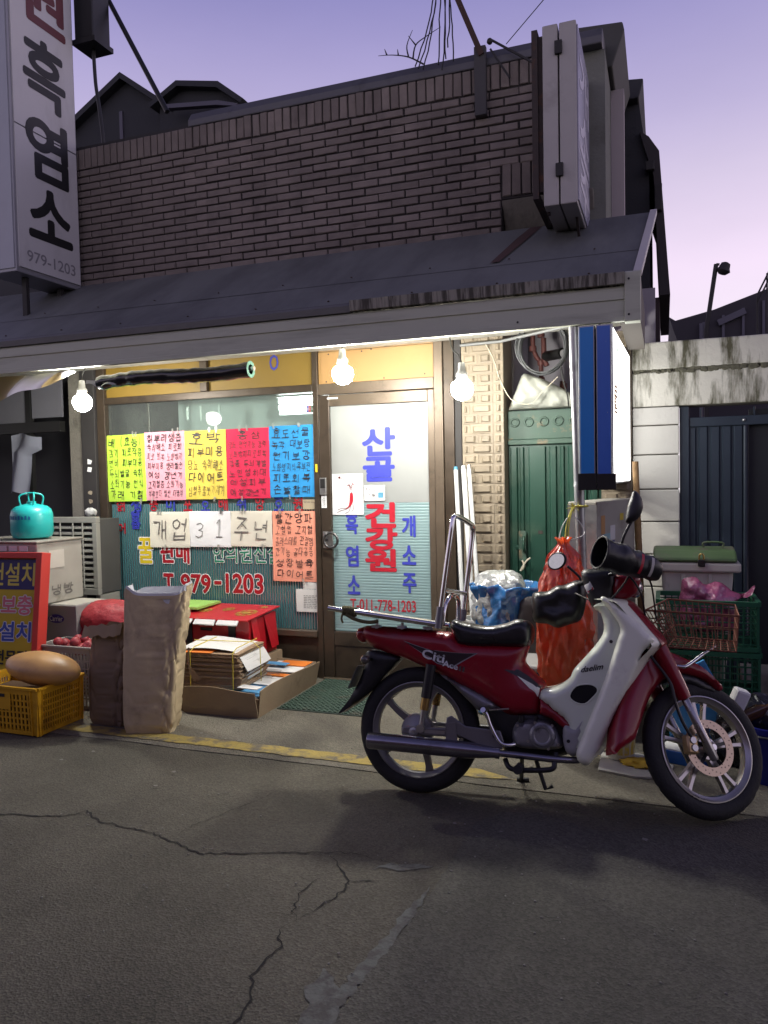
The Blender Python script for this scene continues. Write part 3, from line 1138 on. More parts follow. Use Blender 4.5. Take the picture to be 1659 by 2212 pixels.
for k, ch in enumerate('칡십붕미포호배취양호원'):
    xx = -4.06 + k * 0.155
    flat(letters(MB(), ch, (xx, xx + 0.075, 1.208, 1.318), (0, YG, 0), bold=0.02), 'lettering', m_red if k % 2 == 0 else m_blue, win)
for k, ch in enumerate('사슴즙'):
    flat(letters(MB(), ch, (-3.925, -3.845, 1.235 - k * 0.082, 1.305 - k * 0.082), (0, YG, 0), bold=0.045), 'lettering', m_blue, win)
flat(letters(MB(), '어', (-4.055, -3.985, 1.03, 1.115), (0, YG, 0), bold=0.02), 'lettering', m_red, win)

# --- door
door = bpy.data.objects.new('door', None)
COL.objects.link(door)
door.parent = shop
door.matrix_parent_inverse = world_of(shop).inverted()
frame('stile', -2.279, -2.200, 0.022, 2.014, 4.957, 5.0, m_alu, parent=door)
frame('stile', -1.480, -1.4355, 0.022, 2.014, 4.957, 5.0, m_alu2, parent=door)
frame('top_rail', -2.199, -1.481, 1.936, 2.014, 4.958, 5.0, m_alu2, parent=door)
frame('kick_panel', -2.199, -1.481, 0.022, 0.246, 4.964, 4.995, m_alu, parent=door)
frame('bottom_rail', -2.199, -1.481, 0.247, 0.348, 4.958, 5.0, m_alu, parent=door)
m_frost = translucent('frosted_film', (0.56, 0.58, 0.56), 0.48, 0.45, var=0.10, gloss=0.3)
m_frost2 = translucent('striped_aqua_film', (0.38, 0.57, 0.58), 0.42, 0.40, var=0.05, gloss=0.4)
MB().box(-2.199, -1.481, 4.982, 4.986, 1.2585, 1.935).build('frosted_pane', m_frost, door)
vs_, fs_ = [], []
n_ = 46
for i in range(n_ * 4 + 1):
    z = 0.349 + (1.258 - 0.349) * i / (n_ * 4)
    y = 4.983 + 0.0016 * (1 if i % 4 == 0 else 0)
    vs_ += [(-2.199, y, z), (-1.481, y, z)]
    if i:
        fs_.append((2 * i - 2, 2 * i - 1, 2 * i + 1, 2 * i))
MB().add(vs_, fs_).build('striped_pane', m_frost2, door)
YD = 4.9795
def dl(txt, x0, x1, z0, z1, mat, bold):
    flat(letters(MB(), txt, (x0, x1, z0, z1), (0, YD, 0), bold=bold, res=4), 'lettering', mat, door)
m_dblue = pm('door_blue', (0.050, 0.062, 0.42), 0.4, var=0.05)
m_dred = pm('door_red', (0.46, 0.018, 0.035), 0.4, var=0.05)
dl('산', -1.958, -1.728, 1.588, 1.768, m_dblue, 0.04)
dl('골', -1.955, -1.735, 1.412, 1.568, m_dblue, 0.045)
dl('건', -1.945, -1.735, 1.092, 1.252, m_dred, 0.05)
dl('강', -1.948, -1.725, 0.938, 1.082, m_dred, 0.05)
dl('원', -1.952, -1.735, 0.788, 0.930, m_dred, 0.05)
dl('흑', -2.098, -2.012, 1.042, 1.185, m_dblue, 0.04)
dl('염', -2.100, -2.012, 0.815, 0.955, m_dblue, 0.035)
dl('소', -2.092, -2.005, 0.618, 0.745, m_dblue, 0.04)
dl('개', -1.680, -1.590, 1.025, 1.165, m_dblue, 0.035)
dl('소', -1.683, -1.590, 0.835, 0.960, m_dblue, 0.04)
dl('주', -1.683, -1.590, 0.640, 0.770, m_dblue, 0.035)
dl('T-011-778-1203', -2.078, -1.595, 0.505, 0.583, m_dred, 0.012)
# lock, pull plate, ring handle and closer
m_steel = pm('brushed_steel', (0.50, 0.50, 0.49), 0.32, metal=0.9, var=0.1, scale=30)
m_blk = pm('black_plastic', (0.012, 0.012, 0.012), 0.45, var=0.2)
lk = MB().box(-2.274, -2.226, 4.932, 4.956, 1.318, 1.438).build('digital_lock', m_steel, door, bevel=0.004)
MB().box(-2.268, -2.232, 4.9295, 4.9318, 1.365, 1.43).build('keypad', m_blk, lk)
MB().box(-2.270, -2.232, 4.950, 4.9565, 1.225, 1.312).build('lock_sticker', pm('sticker_white', (0.75, 0.76, 0.76), 0.5), door)
flat(letters(MB(), '번개열쇠', (-2.262, -2.24, 1.235, 1.302), (0, 4.9495, 0)), 'lettering', m_blk, door)
for z in (1.198, 1.165, 1.04):
    MB().lathe([(0, -0.012), (0.013, -0.012), (0.016, -0.004), (0.016, 0.0)], 16, Matrix.Translation((-2.25, 4.957, z)) @ Matrix.Rotation(-PI / 2, 4, 'X') @ Matrix.Scale(-1, 4, (0, 0, 1))).build('lock_cylinder', m_steel, door, smooth=40)
hp = MB().box(-2.262, -2.188, 4.945, 4.956, 0.942, 1.058).build('handle_plate', m_steel, door, bevel=0.003)
pts = [(-2.190 + 0.052 * math.cos(t), 4.915, 1.0 + 0.052 * math.sin(t)) for t in [2 * PI * k / 28 for k in range(28)]]
MB().tube(pts, 0.010, 8, closed=True).tube([(-2.236, 4.915, 1.0), (-2.236, 4.946, 1.0)], 0.010, 8).build('ring_handle', pm('dark_steel', (0.10, 0.10, 0.10), 0.3, metal=0.8), hp, smooth=50)
MB().box(-2.21, -2.13, 4.952, 4.957, 1.985, 1.996).build('closer_label', MATS['sticker_white'], door)
MB().box(-2.312, -2.296, 4.948, 4.9545, 1.478, 1.535).build('alarm_sticker', m_ylw, door, bevel=0.002)

# stickers on the dark post left of the window
rng = random.Random(9)
for z in (1.60, 1.545, 1.36, 1.29, 1.22, 1.15, 1.08, 1.03, 0.98, 0.93, 0.88):
    mb = MB()
    n_ = 7
    cx, w, h = -4.262 + rng.uniform(-0.008, 0.008), rng.uniform(0.022, 0.032), rng.uniform(0.016, 0.03)
    if z > 1.5:
        n_, w, h = 4, 0.030, 0.028
    mb.v = [(cx + w * math.cos(2 * PI * k / n_ + 0.6) * rng.uniform(0.7, 1.2), 4.927, z + h * math.sin(2 * PI * k / n_ + 0.6) * rng.uniform(0.7, 1.2)) for k in range(n_)]
    mb.f = [tuple(range(n_))]
    flat(mb, 'torn_sticker', pm('torn_paper', (0.30, 0.25, 0.18), 0.8, var=0.5, scale=40) if z < 1.5 else MATS['sticker_white'], shop)

# --- split-face tile pillars
m_tile = pm('beige_tile', (0.205, 0.168, 0.118), 0.55, var=0.16, scale=9, rnd=0.10, bump=0.25, bscale=70, col2=(0.30, 0.25, 0.18), c2=(0.6, 0.8), c2scale=5)
m_grout = pm('tile_grout', (0.24, 0.20, 0.15), 0.9, var=0.2)
def tile_mesh(w, h):
    a, b = w / 2, h / 2
    i1, i2 = 0.004, 0.013
    R = [[(-a, -b), (a, -b), (a, b), (-a, b)], [(-a, -b), (a, -b), (a, b), (-a, b)],
         [(-a + i1 + 0.012, -b + i1 + .006), (a - i1 - 0.012, -b + i1 + .006), (a - i1 - 0.012, b - i1 - .006), (-a + i1 + 0.012, b - i1 - .006)],
         [(-a + i2 + 0.014, -b + i2), (a - i2 - 0.014, -b + i2), (a - i2 - 0.014, b - i2), (-a + i2 + 0.014, b - i2)]]
    ys_ = (0.008, 0.0, -0.001, -0.013)
    vs_ = [(x, y, z) for r, y in zip(R, ys_) for x, z in r]
    fs_ = []
    for k in range(3):
        for j in range(4):
            fs_.append((4 * k + j, 4 * k + (j + 1) % 4, 4 * k + 4 + (j + 1) % 4, 4 * k + 4 + j))
    fs_.append((12, 13, 14, 15))
    return MB().add(vs_, fs_)
tcache = {}
def pillar(x0, x1, y, z1, widths):
    p = MB().box(x0, x1, y + 0.004, y + 0.3, 0, z1).build('tile_pillar', m_grout, shop)
    z, row = 0.0, 0
    h = 0.0655
    rg = random.Random(int(-x0 * 100))
    while z + h < z1:
        ws = widths[row % 2]
        x = x0
        for w in ws:
            key = round(w, 4)
            if key not in tcache:
                tcache[key] = tile_mesh(w - 0.005, h - 0.005).mesh('tile', m_tile)
            o = bpy.data.objects.new('tile', tcache[key])
            COL.objects.link(o)
            o.parent = p
            o.matrix_parent_inverse = world_of(p).inverted()
            o.location = (x + w / 2, y + rg.uniform(-0.002, 0.002), z + h / 2)
            o.rotation_euler = (rg.uniform(-0.02, 0.02), 0, rg.uniform(-0.02, 0.02))
            x += w
        z += h
        row += 1
    return p
tp1 = pillar(-1.250, -0.972, 4.975, 2.75, ((0.055, 0.155, 0.068), (0.11, 0.10, 0.068)))
tp2 = pillar(-0.372, -0.185, 5.085, 2.32, ((0.055, 0.132), (0.12, 0.067)))
# ================================================================== canopy over the shop front
m_aw = pm('canopy_paint', (0.150, 0.158, 0.148), 0.62, metal=0.0, var=0.14, scale=3, bump=0.08, bscale=8, col2=(0.080, 0.083, 0.080), c2=(0.45, 0.7), c2scale=2.2, c2stretch=(1, 0.3, 0.3))
m_fas = pm('fascia_cream', (0.46, 0.48, 0.38), 0.55, var=0.08, scale=4, bump=0.05, col2=(0.32, 0.33, 0.26), c2=(0.52, 0.72), c2scale=2.5, c2stretch=(0.4, 1, 4))
m_gut = pm('gutter_stained', (0.27, 0.26, 0.22), 0.75, var=0.25, scale=10, col2=(0.06, 0.055, 0.045), c2=(0.44, 0.58), c2scale=9, c2stretch=(5, 1, 0.35))
AW0, AW1 = -7.2, -0.10
aw = thing('canopy', (-2.6, 4.0, 2.2), 'long grey sheet-metal canopy with a cream fascia over the shop front', 'canopy')
# sloping sheets, one fold half way
def awsec(t):
    return (4.005 + t * 1.0, 2.402 + 0.60 * t)
secs = [(4.005, 2.402), (4.36, 2.604), (5.0, 3.002)]
def slab(a, b, th, x0, x1, x1b=None):
    d = Vector((b[0] - a[0], b[1] - a[1])).normalized()
    n_ = Vector((d.y, -d.x)) * th
    x1b = x1 if x1b is None else x1b
    P = [(x0, *a), (x1, *a), (x1b, *b), (x0, *b)]
    Q = [(p[0], p[1] + n_.x, p[2] + n_.y) for p in P]
    return MB().add(P + Q, [(0, 1, 2, 3), (7, 6, 5, 4), (0, 4, 5, 1), (1, 5, 6, 2), (2, 6, 7, 3), (3, 7, 4, 0)])
def sheet_metal(a, b, x0, x1, x1b, nx=90, ny=12, amp=0.0045):
    """slightly dented sloping sheet"""
    vs_, fs_ = [], []
    for i in range(nx + 1):
        for j in range(ny + 1):
            t = j / ny
            xr = x1 + (x1b - x1) * t
            x = x0 + (xr - x0) * i / nx
            e_ = min(1, 6 * min(t, 1 - t)) * min(1, (nx - i) / 3)
            vs_.append((x, a[0] + (b[0] - a[0]) * t, a[1] + (b[1] - a[1]) * t + amp * e_ * fbm((x * 1.6, t * 2.2, a[1] * 9), 1.0)))
    for i in range(nx):
        for j in range(ny):
            k = i * (ny + 1) + j
            fs_.append((k, k + ny + 1, k + ny + 2, k + 1))
    return MB().add(vs_, fs_)
sheet_metal((4.005, 2.402), (4.385, 2.620), AW0, AW1 - 0.03, AW1 - 0.005).build('roof_sheet', m_aw, aw, smooth=30)
sheet_metal((4.370, 2.6145), (4.992, 2.998), AW0, AW1 - 0.005, -0.065).build('roof_sheet', m_aw, aw, smooth=30)
mb = MB()
for k in range(14):
    x = -0.35 - k * 0.48
    for y, z in ((4.06, 2.438), (4.42, 2.658)):
        mb.ball((x + 0.01 * (k % 3), y, z), (0.007, 0.007, 0.004), 8, 4)
mb.build('roof_screws', pm('screw_rust', (0.08, 0.06, 0.05), 0.7), aw, kind='stuff')
sl = slab((4.003, 2.415), (4.99, 3.012), 0.03, AW1 - 0.035, AW1 + 0.004, -0.03)
for i in (0, 3, 4, 7):
    p = sl.v[i]
    sl.v[i] = (p[0] if i in (0, 4) else -0.068, p[1], p[2])
sl.build('edge_trim', pm('trim_offwhite', (0.52, 0.50, 0.47), 0.5, var=0.08), aw)
# gutter lip, fascia with two folds, end cap, soffit
MB().prism([(3.965, 2.350), (3.955, 2.404), (4.0, 2.412), (4.03, 2.40), (4.03, 2.35)], 'x', -1.62, AW1 - 0.075).build('gutter', m_gut, aw)
MB().prism([(3.975, 2.345), (3.970, 2.380), (4.0, 2.400), (4.03, 2.40), (4.03, 2.345)], 'x', AW0, -1.622).build('gutter', pm('gutter_dark', (0.13, 0.13, 0.125), 0.6, var=0.2), aw)
MB().prism([(4.002, 2.172), (3.985, 2.172), (3.985, 2.196), (3.993, 2.199), (3.993, 2.275), (3.985, 2.279), (3.985, 2.330), (3.995, 2.343), (4.02, 2.343), (4.02, 2.172)],
           'x', AW0, AW1 - 0.078).build('fascia', m_fas, aw)
ec = MB().prism([(3.975, 2.166), (3.975, 2.406), (4.045, 2.425), (4.045, 2.166)], 'x', AW1 - 0.076, AW1).build('end_cap', m_fas, aw, bevel=0.004)
mb = MB()
for z in (2.20, 2.372):
    mb.disc((0, 0, 0), 0.006, Matrix.Translation((AW1 - 0.055, 3.9735, z)) @ Matrix.Rotation(PI / 2, 4, 'X'), 8)
mb.disc((0, 0, 0), 0.006, Matrix.Translation((-0.70, 3.9835, 2.21)) @ Matrix.Rotation(PI / 2, 4, 'X'), 8)
mb.build('screw_heads', m_dark, aw)
MB().box(AW0, AW1 - 0.08, 4.03, 4.93, 2.32, 2.335).build('soffit', pm('soffit_paint', (0.35, 0.34, 0.30), 0.7, var=0.2, col2=(0.18, 0.17, 0.14)), aw)
MB().box(AW1 - 0.10, AW1 - 0.002, 4.05, 4.95, 2.175, 2.40).build('end_panel', pm('end_panel_brown', (0.10, 0.085, 0.07), 0.8, var=0.2), aw)
# reddish brown streak down the sheet
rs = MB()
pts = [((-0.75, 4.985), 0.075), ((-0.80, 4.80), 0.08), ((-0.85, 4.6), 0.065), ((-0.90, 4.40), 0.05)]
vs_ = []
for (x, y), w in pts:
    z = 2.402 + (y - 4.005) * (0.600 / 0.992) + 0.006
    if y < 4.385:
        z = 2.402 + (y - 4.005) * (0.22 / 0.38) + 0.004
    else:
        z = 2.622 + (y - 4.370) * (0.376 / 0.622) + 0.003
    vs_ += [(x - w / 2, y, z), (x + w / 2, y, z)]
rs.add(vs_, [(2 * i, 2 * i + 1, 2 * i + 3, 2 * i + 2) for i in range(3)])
rs.build('reddish_streak', pm('streak_brown', (0.075, 0.042, 0.036), 0.8, var=0.35, scale=12), aw)

# steel post at the canopy corner
m_galv = pm('galvanised_steel', (0.42, 0.43, 0.44), 0.33, metal=0.85, var=0.2, scale=12, col2=(0.22, 0.22, 0.22), c2scale=6)
post = thing('canopy_post', (-0.40, 4.03, 0), 'round galvanised steel post under the right end of the canopy', 'post')
MB().tube([(-0.372, 4.03, 0.0), (-0.428, 4.03, 2.31)], 0.0255, 20).build('pipe', m_galv, post, smooth=40)
MB().tube([(-0.372, 4.03, 0.001), (-0.372, 4.03, 0.02)], 0.06, 16).build('foot_plate', m_galv, post, smooth=40)
MB().tube([(-0.4, 4.03, 1.385), (-0.403, 4.03, 1.36)], 0.031, 20).build('collar', m_galv, post, smooth=40)

# bare bulbs
m_bulb = emis('bulb_glow', (1.0, 0.97, 0.90), BULB_L)
m_sock = pm('bulb_socket', (0.50, 0.50, 0.48), 0.4, var=0.1)
m_cord = pm('cord_black', (0.015, 0.015, 0.015), 0.6)
for x, y, z, tx, lab in ((-1.770, 4.2, 2.042, 0.0, 'lit round bulb hanging above the glazed shop door'),
                         (-1.052, 4.2, 1.912, -0.06, 'lit round bulb hanging in front of the beige tile pillar'),
                         (-3.672, 4.2, 1.976, 0.03, 'lit round bulb hanging beside the rolled black awning')):
    b = thing('light_bulb', (x, y, z), lab, 'light bulb', 'bare bulbs under the canopy')
    pr = [(0.0005, -0.064), (0.028, -0.058), (0.051, -0.039), (0.063, -0.008), (0.062, 0.016), (0.050, 0.038), (0.031, 0.0498)]
    MB().lathe(pr, 20, Matrix.Translation((x, y, z))).build('globe', m_bulb, b, smooth=60)
    MB().lathe([(0.031, 0.050), (0.033, 0.085), (0.022, 0.10), (0.018, 0.145), (0.0005, 0.150)], 16, Matrix.Translation((x, y, z))).build('socket', m_sock, b, smooth=40)
    MB().tube(smooth_poly([(x, y, z + 0.145), (x + tx * 0.3, y, z + 0.19), (x + tx, y + 0.01, z + 0.24), (x + tx * 1.4, y + 0.03, max(2.325, z + 0.30))], 4, False), 0.004, 6).build('cord', m_cord, b)

# rolled tarpaulin under the canopy edge
m_poly = pm('black_film', (0.014, 0.014, 0.016), 0.22, var=0.3, bump=0.6, bscale=14, coat=0.3)
rt = thing('rolled_awning', (-2.8, 4.10, 2.08), 'rolled awning wrapped in shiny black film under the canopy', 'rolled awning')
pts, rs_ = [], []
for k in range(60):
    t = k / 59
    pts.append((-3.44 + 1.11 * t, 4.10, 2.098 + 0.012 * math.sin(t * 6) - 0.02 * (1 - t)))
    rs_.append(0.045 + 0.006 * fbm((t * 14, 0, 0)) + 0.0015 * math.sin(t * 60))
rb = MB().tube(pts, rs_, 18, False)
rb.v = [tuple(Vector(v) + Vector((0, 1, 1)) * 0.004 * fbm(v, 22)) for v in rb.v]
rb.build('roll', m_poly, rt, smooth=70)
e_ = pts[-1]
mb = MB()
for r_ in (0.047, 0.040, 0.033):
    q = [(e_[0] + 0.004, e_[1] + r_ * math.cos(t), e_[2] + r_ * math.sin(t)) for t in [2 * PI * k / 22 for k in range(22)]]
    mb.tube(q, 0.0035, 6, closed=True)
mb.build('roll_end', pm('green_tarp', (0.10, 0.20, 0.15), 0.5), rt, smooth=60)
MB().tube([(e_[0] - 0.02, e_[1], e_[2] + 0.004), (e_[0] + 0.03, e_[1], e_[2] + 0.004)], 0.013, 12).build('core_pipe', m_steel, rt, smooth=40)
# dangling strip torn from the film
vs_ = []
for k in range(14):
    t = k / 13
    vs_ += [(-3.52 + 0.30 * t, 4.06 + 0.01 * math.sin(9 * t), 2.075 - 0.03 * math.sin(PI * t) + 0.015 * t + 0.01 * math.sin(14 * t)),
            (-3.52 + 0.30 * t, 4.07, 2.10 - 0.015 * math.sin(PI * t) + 0.02 * t)]
MB().add(vs_, [(2 * i, 2 * i + 2, 2 * i + 3, 2 * i + 1) for i in range(13)]).build('film_flap', pm('grey_film', (0.25, 0.25, 0.24), 0.2, var=0.3, coat=0.4), rt, smooth=60)

# tan tarpaulin edge hanging at the far left
vs_, fs_ = [], []
n_, m_ = 40, 8
for i in range(n_ + 1):
    x = -5.6 + 1.98 * i / n_
    drop = 0.02 + 0.15 * min(1, max(0, (-3.62 - x) / 0.7)) + 0.02 * math.sin(x * 11)
    for j in range(m_ + 1):
        t = j / m_
        vs_.append((x, 4.06 + 0.02 * math.sin(x * 9 + t * 2) + 0.015 * t, 2.165 - drop * t))
for i in range(n_):
    for j in range(m_):
        a = i * (m_ + 1) + j
        fs_.append((a, a + 1, a + m_ + 2, a + m_ + 1))
MB().add(vs_, fs_).build('tarpaulin_edge', translucent('tan_tarp', (0.17, 0.125, 0.06), 0.3, 0.5), None, smooth=60,
                         label='tan tarpaulin edge sagging below the left end of the canopy', cat='tarpaulin')
# ================================================================== paper on the window and the door
m_ink = pm('marker_ink', (0.012, 0.012, 0.014), 0.6, var=0.1)
m_pen = pm('grey_pen', (0.13, 0.12, 0.11), 0.7, var=0.3, scale=60)
m_tape = translucent('clear_tape', (0.72, 0.72, 0.66), 0.5, 0.15, clear=0.45, gloss=1.0)
prng = random.Random(31)
def sheet(name, x0, x1, z0, z1, y, mat, label, cat='poster', group=None, tilt=0.0, lines=None, ink=None, pen=0.10, margin=(0.022, 0.014), wave=0.004, tapes=True):
    n_, m_ = 20, 24
    vs_, fs_ = [], []
    cx, cz = (x0 + x1) / 2, (z0 + z1) / 2
    ph = prng.uniform(0, 6)
    for i in range(n_ + 1):
        for j in range(m_ + 1):
            a, b = i / n_, j / m_
            x, z = x0 + (x1 - x0) * a, z0 + (z1 - z0) * b
            dy = wave * ((math.sin(a * 5 + ph + b * 3) + 1) * 0.7 + 0.6 * abs(math.sin(a * 9 - b * 6 + ph))) * (1.0 if j not in (0, m_) else 0.6)
            xr = cx + (x - cx) * math.cos(tilt) - (z - cz) * math.sin(tilt)
            zr = cz + (x - cx) * math.sin(tilt) + (z - cz) * math.cos(tilt)
            vs_.append((xr, y - dy, zr))
    for i in range(n_):
        for j in range(m_):
            a = i * (m_ + 1) + j
            fs_.append((a, a + m_ + 1, a + m_ + 2, a + 1))
    o = MB().add(vs_, fs_).build(name, mat, None, smooth=60, label=label, cat=cat, group=group)
    if lines:
        mb = handwrite(MB(), lines, (x0 + margin[0], x1 - margin[0], z0 + margin[1], z1 - margin[1]), (0, y - 2 * wave - 0.0012, 0), prng, pen=pen)
        mb.v = [(cx + (p[0] - cx) * math.cos(tilt) - (p[2] - cz) * math.sin(tilt), p[1], cz + (p[0] - cx) * math.sin(tilt) + (p[2] - cz) * math.cos(tilt)) for p in mb.v]
        flat(mb, 'handwriting', ink or m_ink, o, kind='stuff')
    if tapes:
        mb = MB()
        for k in range(3):
            tx = x0 + (x1 - x0) * prng.uniform(0.1, 0.9)
            tz = z1 if k < 2 else z0
            w, h = prng.uniform(0.012, 0.02), prng.uniform(0.03, 0.05)
            a = prng.uniform(-0.3, 0.3)
            mb.add([(tx + dx * math.cos(a) - dz * math.sin(a), y - 2 * wave - 0.002, tz + dx * math.sin(a) + dz * math.cos(a)) for dx, dz in ((-w / 2, -h / 2), (w / 2, -h / 2), (w / 2, h / 2), (-w / 2, h / 2))], [(0, 1, 2, 3)])
        flat(mb, 'tape', m_tape, o)
    return o
def paper(name, col):
    return pm(name, col, 0.75, var=0.05, scale=5, bump=0.05, bscale=30)
sheet('poster', -4.128, -3.764, 1.286, 1.806, 4.976, paper('paper_lime', (0.42, 0.66, 0.05)), 'lime green handwritten poster at the left end of the top row', group='handwritten posters on the window', tilt=0.008,
      lines=['배 (효능)', '감기 피로작용', '변비 피부미용', '두뇌발달 숙취', '소화기능 천식', '가래 기침'])
sheet('poster', -3.765, -3.402, 1.292, 1.816, 4.9745, paper('paper_pink', (0.66, 0.30, 0.36)), 'pale pink handwritten poster, second in the top row', group='handwritten posters on the window',
      lines=['칡뿌리생즙', '숙취해소 피로회', '피로 회복 노화방지', '피부미용 생리불순', '여성 갱년기', '고지혈증 소화기능', '석류보다 훨씬 더풍부'], pen=0.12)
sheet('poster', -3.404, -3.043, 1.296, 1.812, 4.976, paper('paper_yellow', (0.70, 0.53, 0.08)), 'yellow handwritten poster in the middle of the top row', group='handwritten posters on the window',
      lines=['호박', '피부미용', '당뇨 숙취해소', '다이어트', '심혈추출붓기제거'])
sheet('poster', -3.045, -2.684, 1.298, 1.812, 4.9745, paper('paper_crimson', (0.62, 0.012, 0.065)), 'crimson handwritten poster between the yellow and blue ones', group='handwritten posters on the window',
      lines=['홍삼', '당뇨 면역기능 강력', '노화방지피로회복', '각종 두뇌계발', '노인성치매', '여성피부', '여성갱년기'])
sheet('poster', -2.686, -2.331, 1.304, 1.818, 4.976, paper('paper_blue', (0.02, 0.27, 0.62)), 'bright blue handwritten poster at the right end of the top row', group='handwritten posters on the window',
      lines=['효도선물', '녹각 대보탕', '원기보강', '노화방지식욕부진', '피로회복', '손발찰때'])
sheet('poster', -2.676, -2.326, 0.694, 1.203, 4.975, paper('paper_salmon', (0.84, 0.33, 0.22)), 'salmon orange handwritten poster below the blue one', group='handwritten posters on the window',
      lines=['빨간양파', '고혈압 고지혈', '콜레스테롤 관절염', '간기능 골다공증', '성장발육', '다이어트'])
sheet('poster', -3.744, -3.380, 0.928, 1.203, 4.976, paper('paper_cream', (0.68, 0.65, 0.54)), 'cream sheet with two large handwritten letters left of the number sheet', group='anniversary sheets', lines=['개업'], ink=m_pen, margin=(0.01, 0.03), pen=0.07)
sheet('poster', -3.382, -3.022, 0.936, 1.206, 4.9745, paper('paper_white', (0.76, 0.77, 0.77)), 'white sheet with the large handwritten number 31', group='anniversary sheets', lines=['3 1'], ink=m_pen, margin=(0.04, 0.05), pen=0.07)
sheet('poster', -3.024, -2.677, 0.943, 1.206, 4.976, MATS['paper_cream'], 'cream sheet with two large handwritten letters beside the salmon poster', group='anniversary sheets', lines=['주년'], ink=m_pen, margin=(0.01, 0.03), pen=0.07)
# small notices in the lower window corner and above
def printed(o, x0, x1, z0, z1, y, rows):
    mb = MB()
    for k in range(rows):
        z = z1 - (z1 - z0) * (k + 0.5) / rows
        x = x0
        while x < x1 - 0.01:
            w = prng.uniform(0.006, 0.03)
            mb.add([(x, y, z - 0.0016), (min(x + w, x1), y, z - 0.0016), (min(x + w, x1), y, z + 0.0016), (x, y, z + 0.0016)], [(0, 1, 2, 3)])
            x += w + 0.006
    flat(mb, 'print', m_pen, o)
o = sheet('notice', -2.50, -2.325, 0.475, 0.640, 4.9785, paper('paper_receipt', (0.66, 0.66, 0.62)), 'small white printed notice low in the window corner by the door', 'notice', lines=None, tapes=False, wave=0.001)
printed(o, -2.44, -2.335, 0.50, 0.60, 4.975, 8)
o = sheet('notice', -2.445, -2.325, 0.642, 0.692, 4.978, MATS['paper_receipt'], 'narrow white slip just under the salmon poster', 'notice', tapes=False, wave=0.001)
o = sheet('notice', -2.43, -2.328, 1.215, 1.285, 4.9785, paper('paper_kraft', (0.40, 0.33, 0.22)), 'small tan label between the blue and salmon posters', 'notice', tapes=False, wave=0.0008)
printed(o, -2.42, -2.335, 1.26, 1.28, 4.9755, 2)
o = sheet('card_sticker', -2.395, -2.338, 1.905, 1.955, 4.9975, MATS['sticker_white'], 'small blue red and green payment sticker high on the window', 'sticker', tapes=False, wave=0.0)
for k, (mt, ch) in enumerate(((m_blue, 'J'), (m_red, 'C'), (m_green, 'B'))):
    x = -2.392 + k * 0.0178
    flat(MB().add([(x, 4.9965, 1.908), (x + 0.0165, 4.9965, 1.908), (x + 0.0165, 4.9965, 1.952), (x, 4.9965, 1.952)], [(0, 1, 2, 3)]), 'stripe', mt, o)
    flat(letters(MB(), ch, (x + 0.003, x + 0.0135, 1.92, 1.94), (0, 4.9958, 0)), 'lettering', m_white, o)
# hanging tags behind the glass
for x, w, lab in ((-3.30, 0.014, 'pale paper tag hanging inside the window between two others'), (-3.42, 0.022, 'widest pale paper tag hanging inside the window, above the pink poster'), (-3.14, 0.010, 'narrowest pale paper tag hanging inside the window above the yellow poster')):
    MB().box(x, x + w, 5.03, 5.032, 1.88 + w, 2.0).build('paper_tag', paper('paper_tag', (0.6, 0.62, 0.6)), None, label=lab, cat='tag', group='tags inside the window')
# ginseng picture and card on the door
o = sheet('ginseng_picture', -2.196, -1.960, 1.175, 1.462, 4.9745, paper('paper_photo', (0.78, 0.78, 0.78)), 'white sheet with a red root drawing taped on the door', 'picture', wave=0.001, tapes=False)
yy = 4.9715
mb = MB()
body = smooth_poly([(-2.060, 1.325), (-2.040, 1.326), (-2.036, 1.285), (-2.044, 1.255), (-2.066, 1.228), (-2.10, 1.212), (-2.074, 1.236), (-2.065, 1.268)], 4)
mb.v = [(x, yy, z) for x, z in body]
mb.f = [tuple(range(len(body)))]
flat(mb, 'root_drawing', m_dred, o)
mb = MB()
for pts in ([(-2.06, 1.235), (-2.09, 1.215), (-2.13, 1.205), (-2.16, 1.19)], [(-2.055, 1.24), (-2.07, 1.20), (-2.10, 1.185)], [(-2.04, 1.25), (-2.035, 1.22), (-2.05, 1.195)],
            [(-2.075, 1.222), (-2.12, 1.222), (-2.155, 1.21)], [(-2.05, 1.326), (-2.052, 1.365), (-2.075, 1.395), (-2.11, 1.425), (-2.135, 1.435)]):
    q = smooth_poly(pts, 4, False)
    mb.tube([(x, yy, z) for x, z in q], 0.0013, 5)
mb.disc((0, 0, 0), 0.009, Matrix.Translation((-2.138, yy, 1.437)) @ Matrix.Rotation(PI / 2, 4, 'X'), 10)
mb.build('root_hairs', pm('sepia_ink', (0.10, 0.02, 0.02), 0.6), o)
mb = MB()
for k in range(12):
    a = k * 2 * PI / 12
    cx, cz = -2.056 + (k % 3) * 0.008 - 0.006, 1.365 + (k % 4) * 0.009
    mb.add([(cx, yy, cz), (cx + 0.024 * math.cos(a), yy, cz + 0.02 * math.sin(a)), (cx + 0.02 * math.cos(a + 0.35), yy, cz + 0.018 * math.sin(a + 0.35))], [(0, 1, 2)])
flat(mb, 'leaf_drawing', pm('dark_red_ink', (0.22, 0.02, 0.03), 0.6), o)
o = sheet('door_card', -1.952, -1.802, 1.272, 1.378, 4.9745, MATS['paper_photo'], 'small white card with handwriting on the door under the blue letters', 'card', wave=0.001, tapes=False)
flat(handwrite(MB(), ['혹부리집', '개발'], (-1.945, -1.865, 1.30, 1.365), (0, 4.9715, 0), prng, pen=0.1), 'handwriting', m_pen, o)
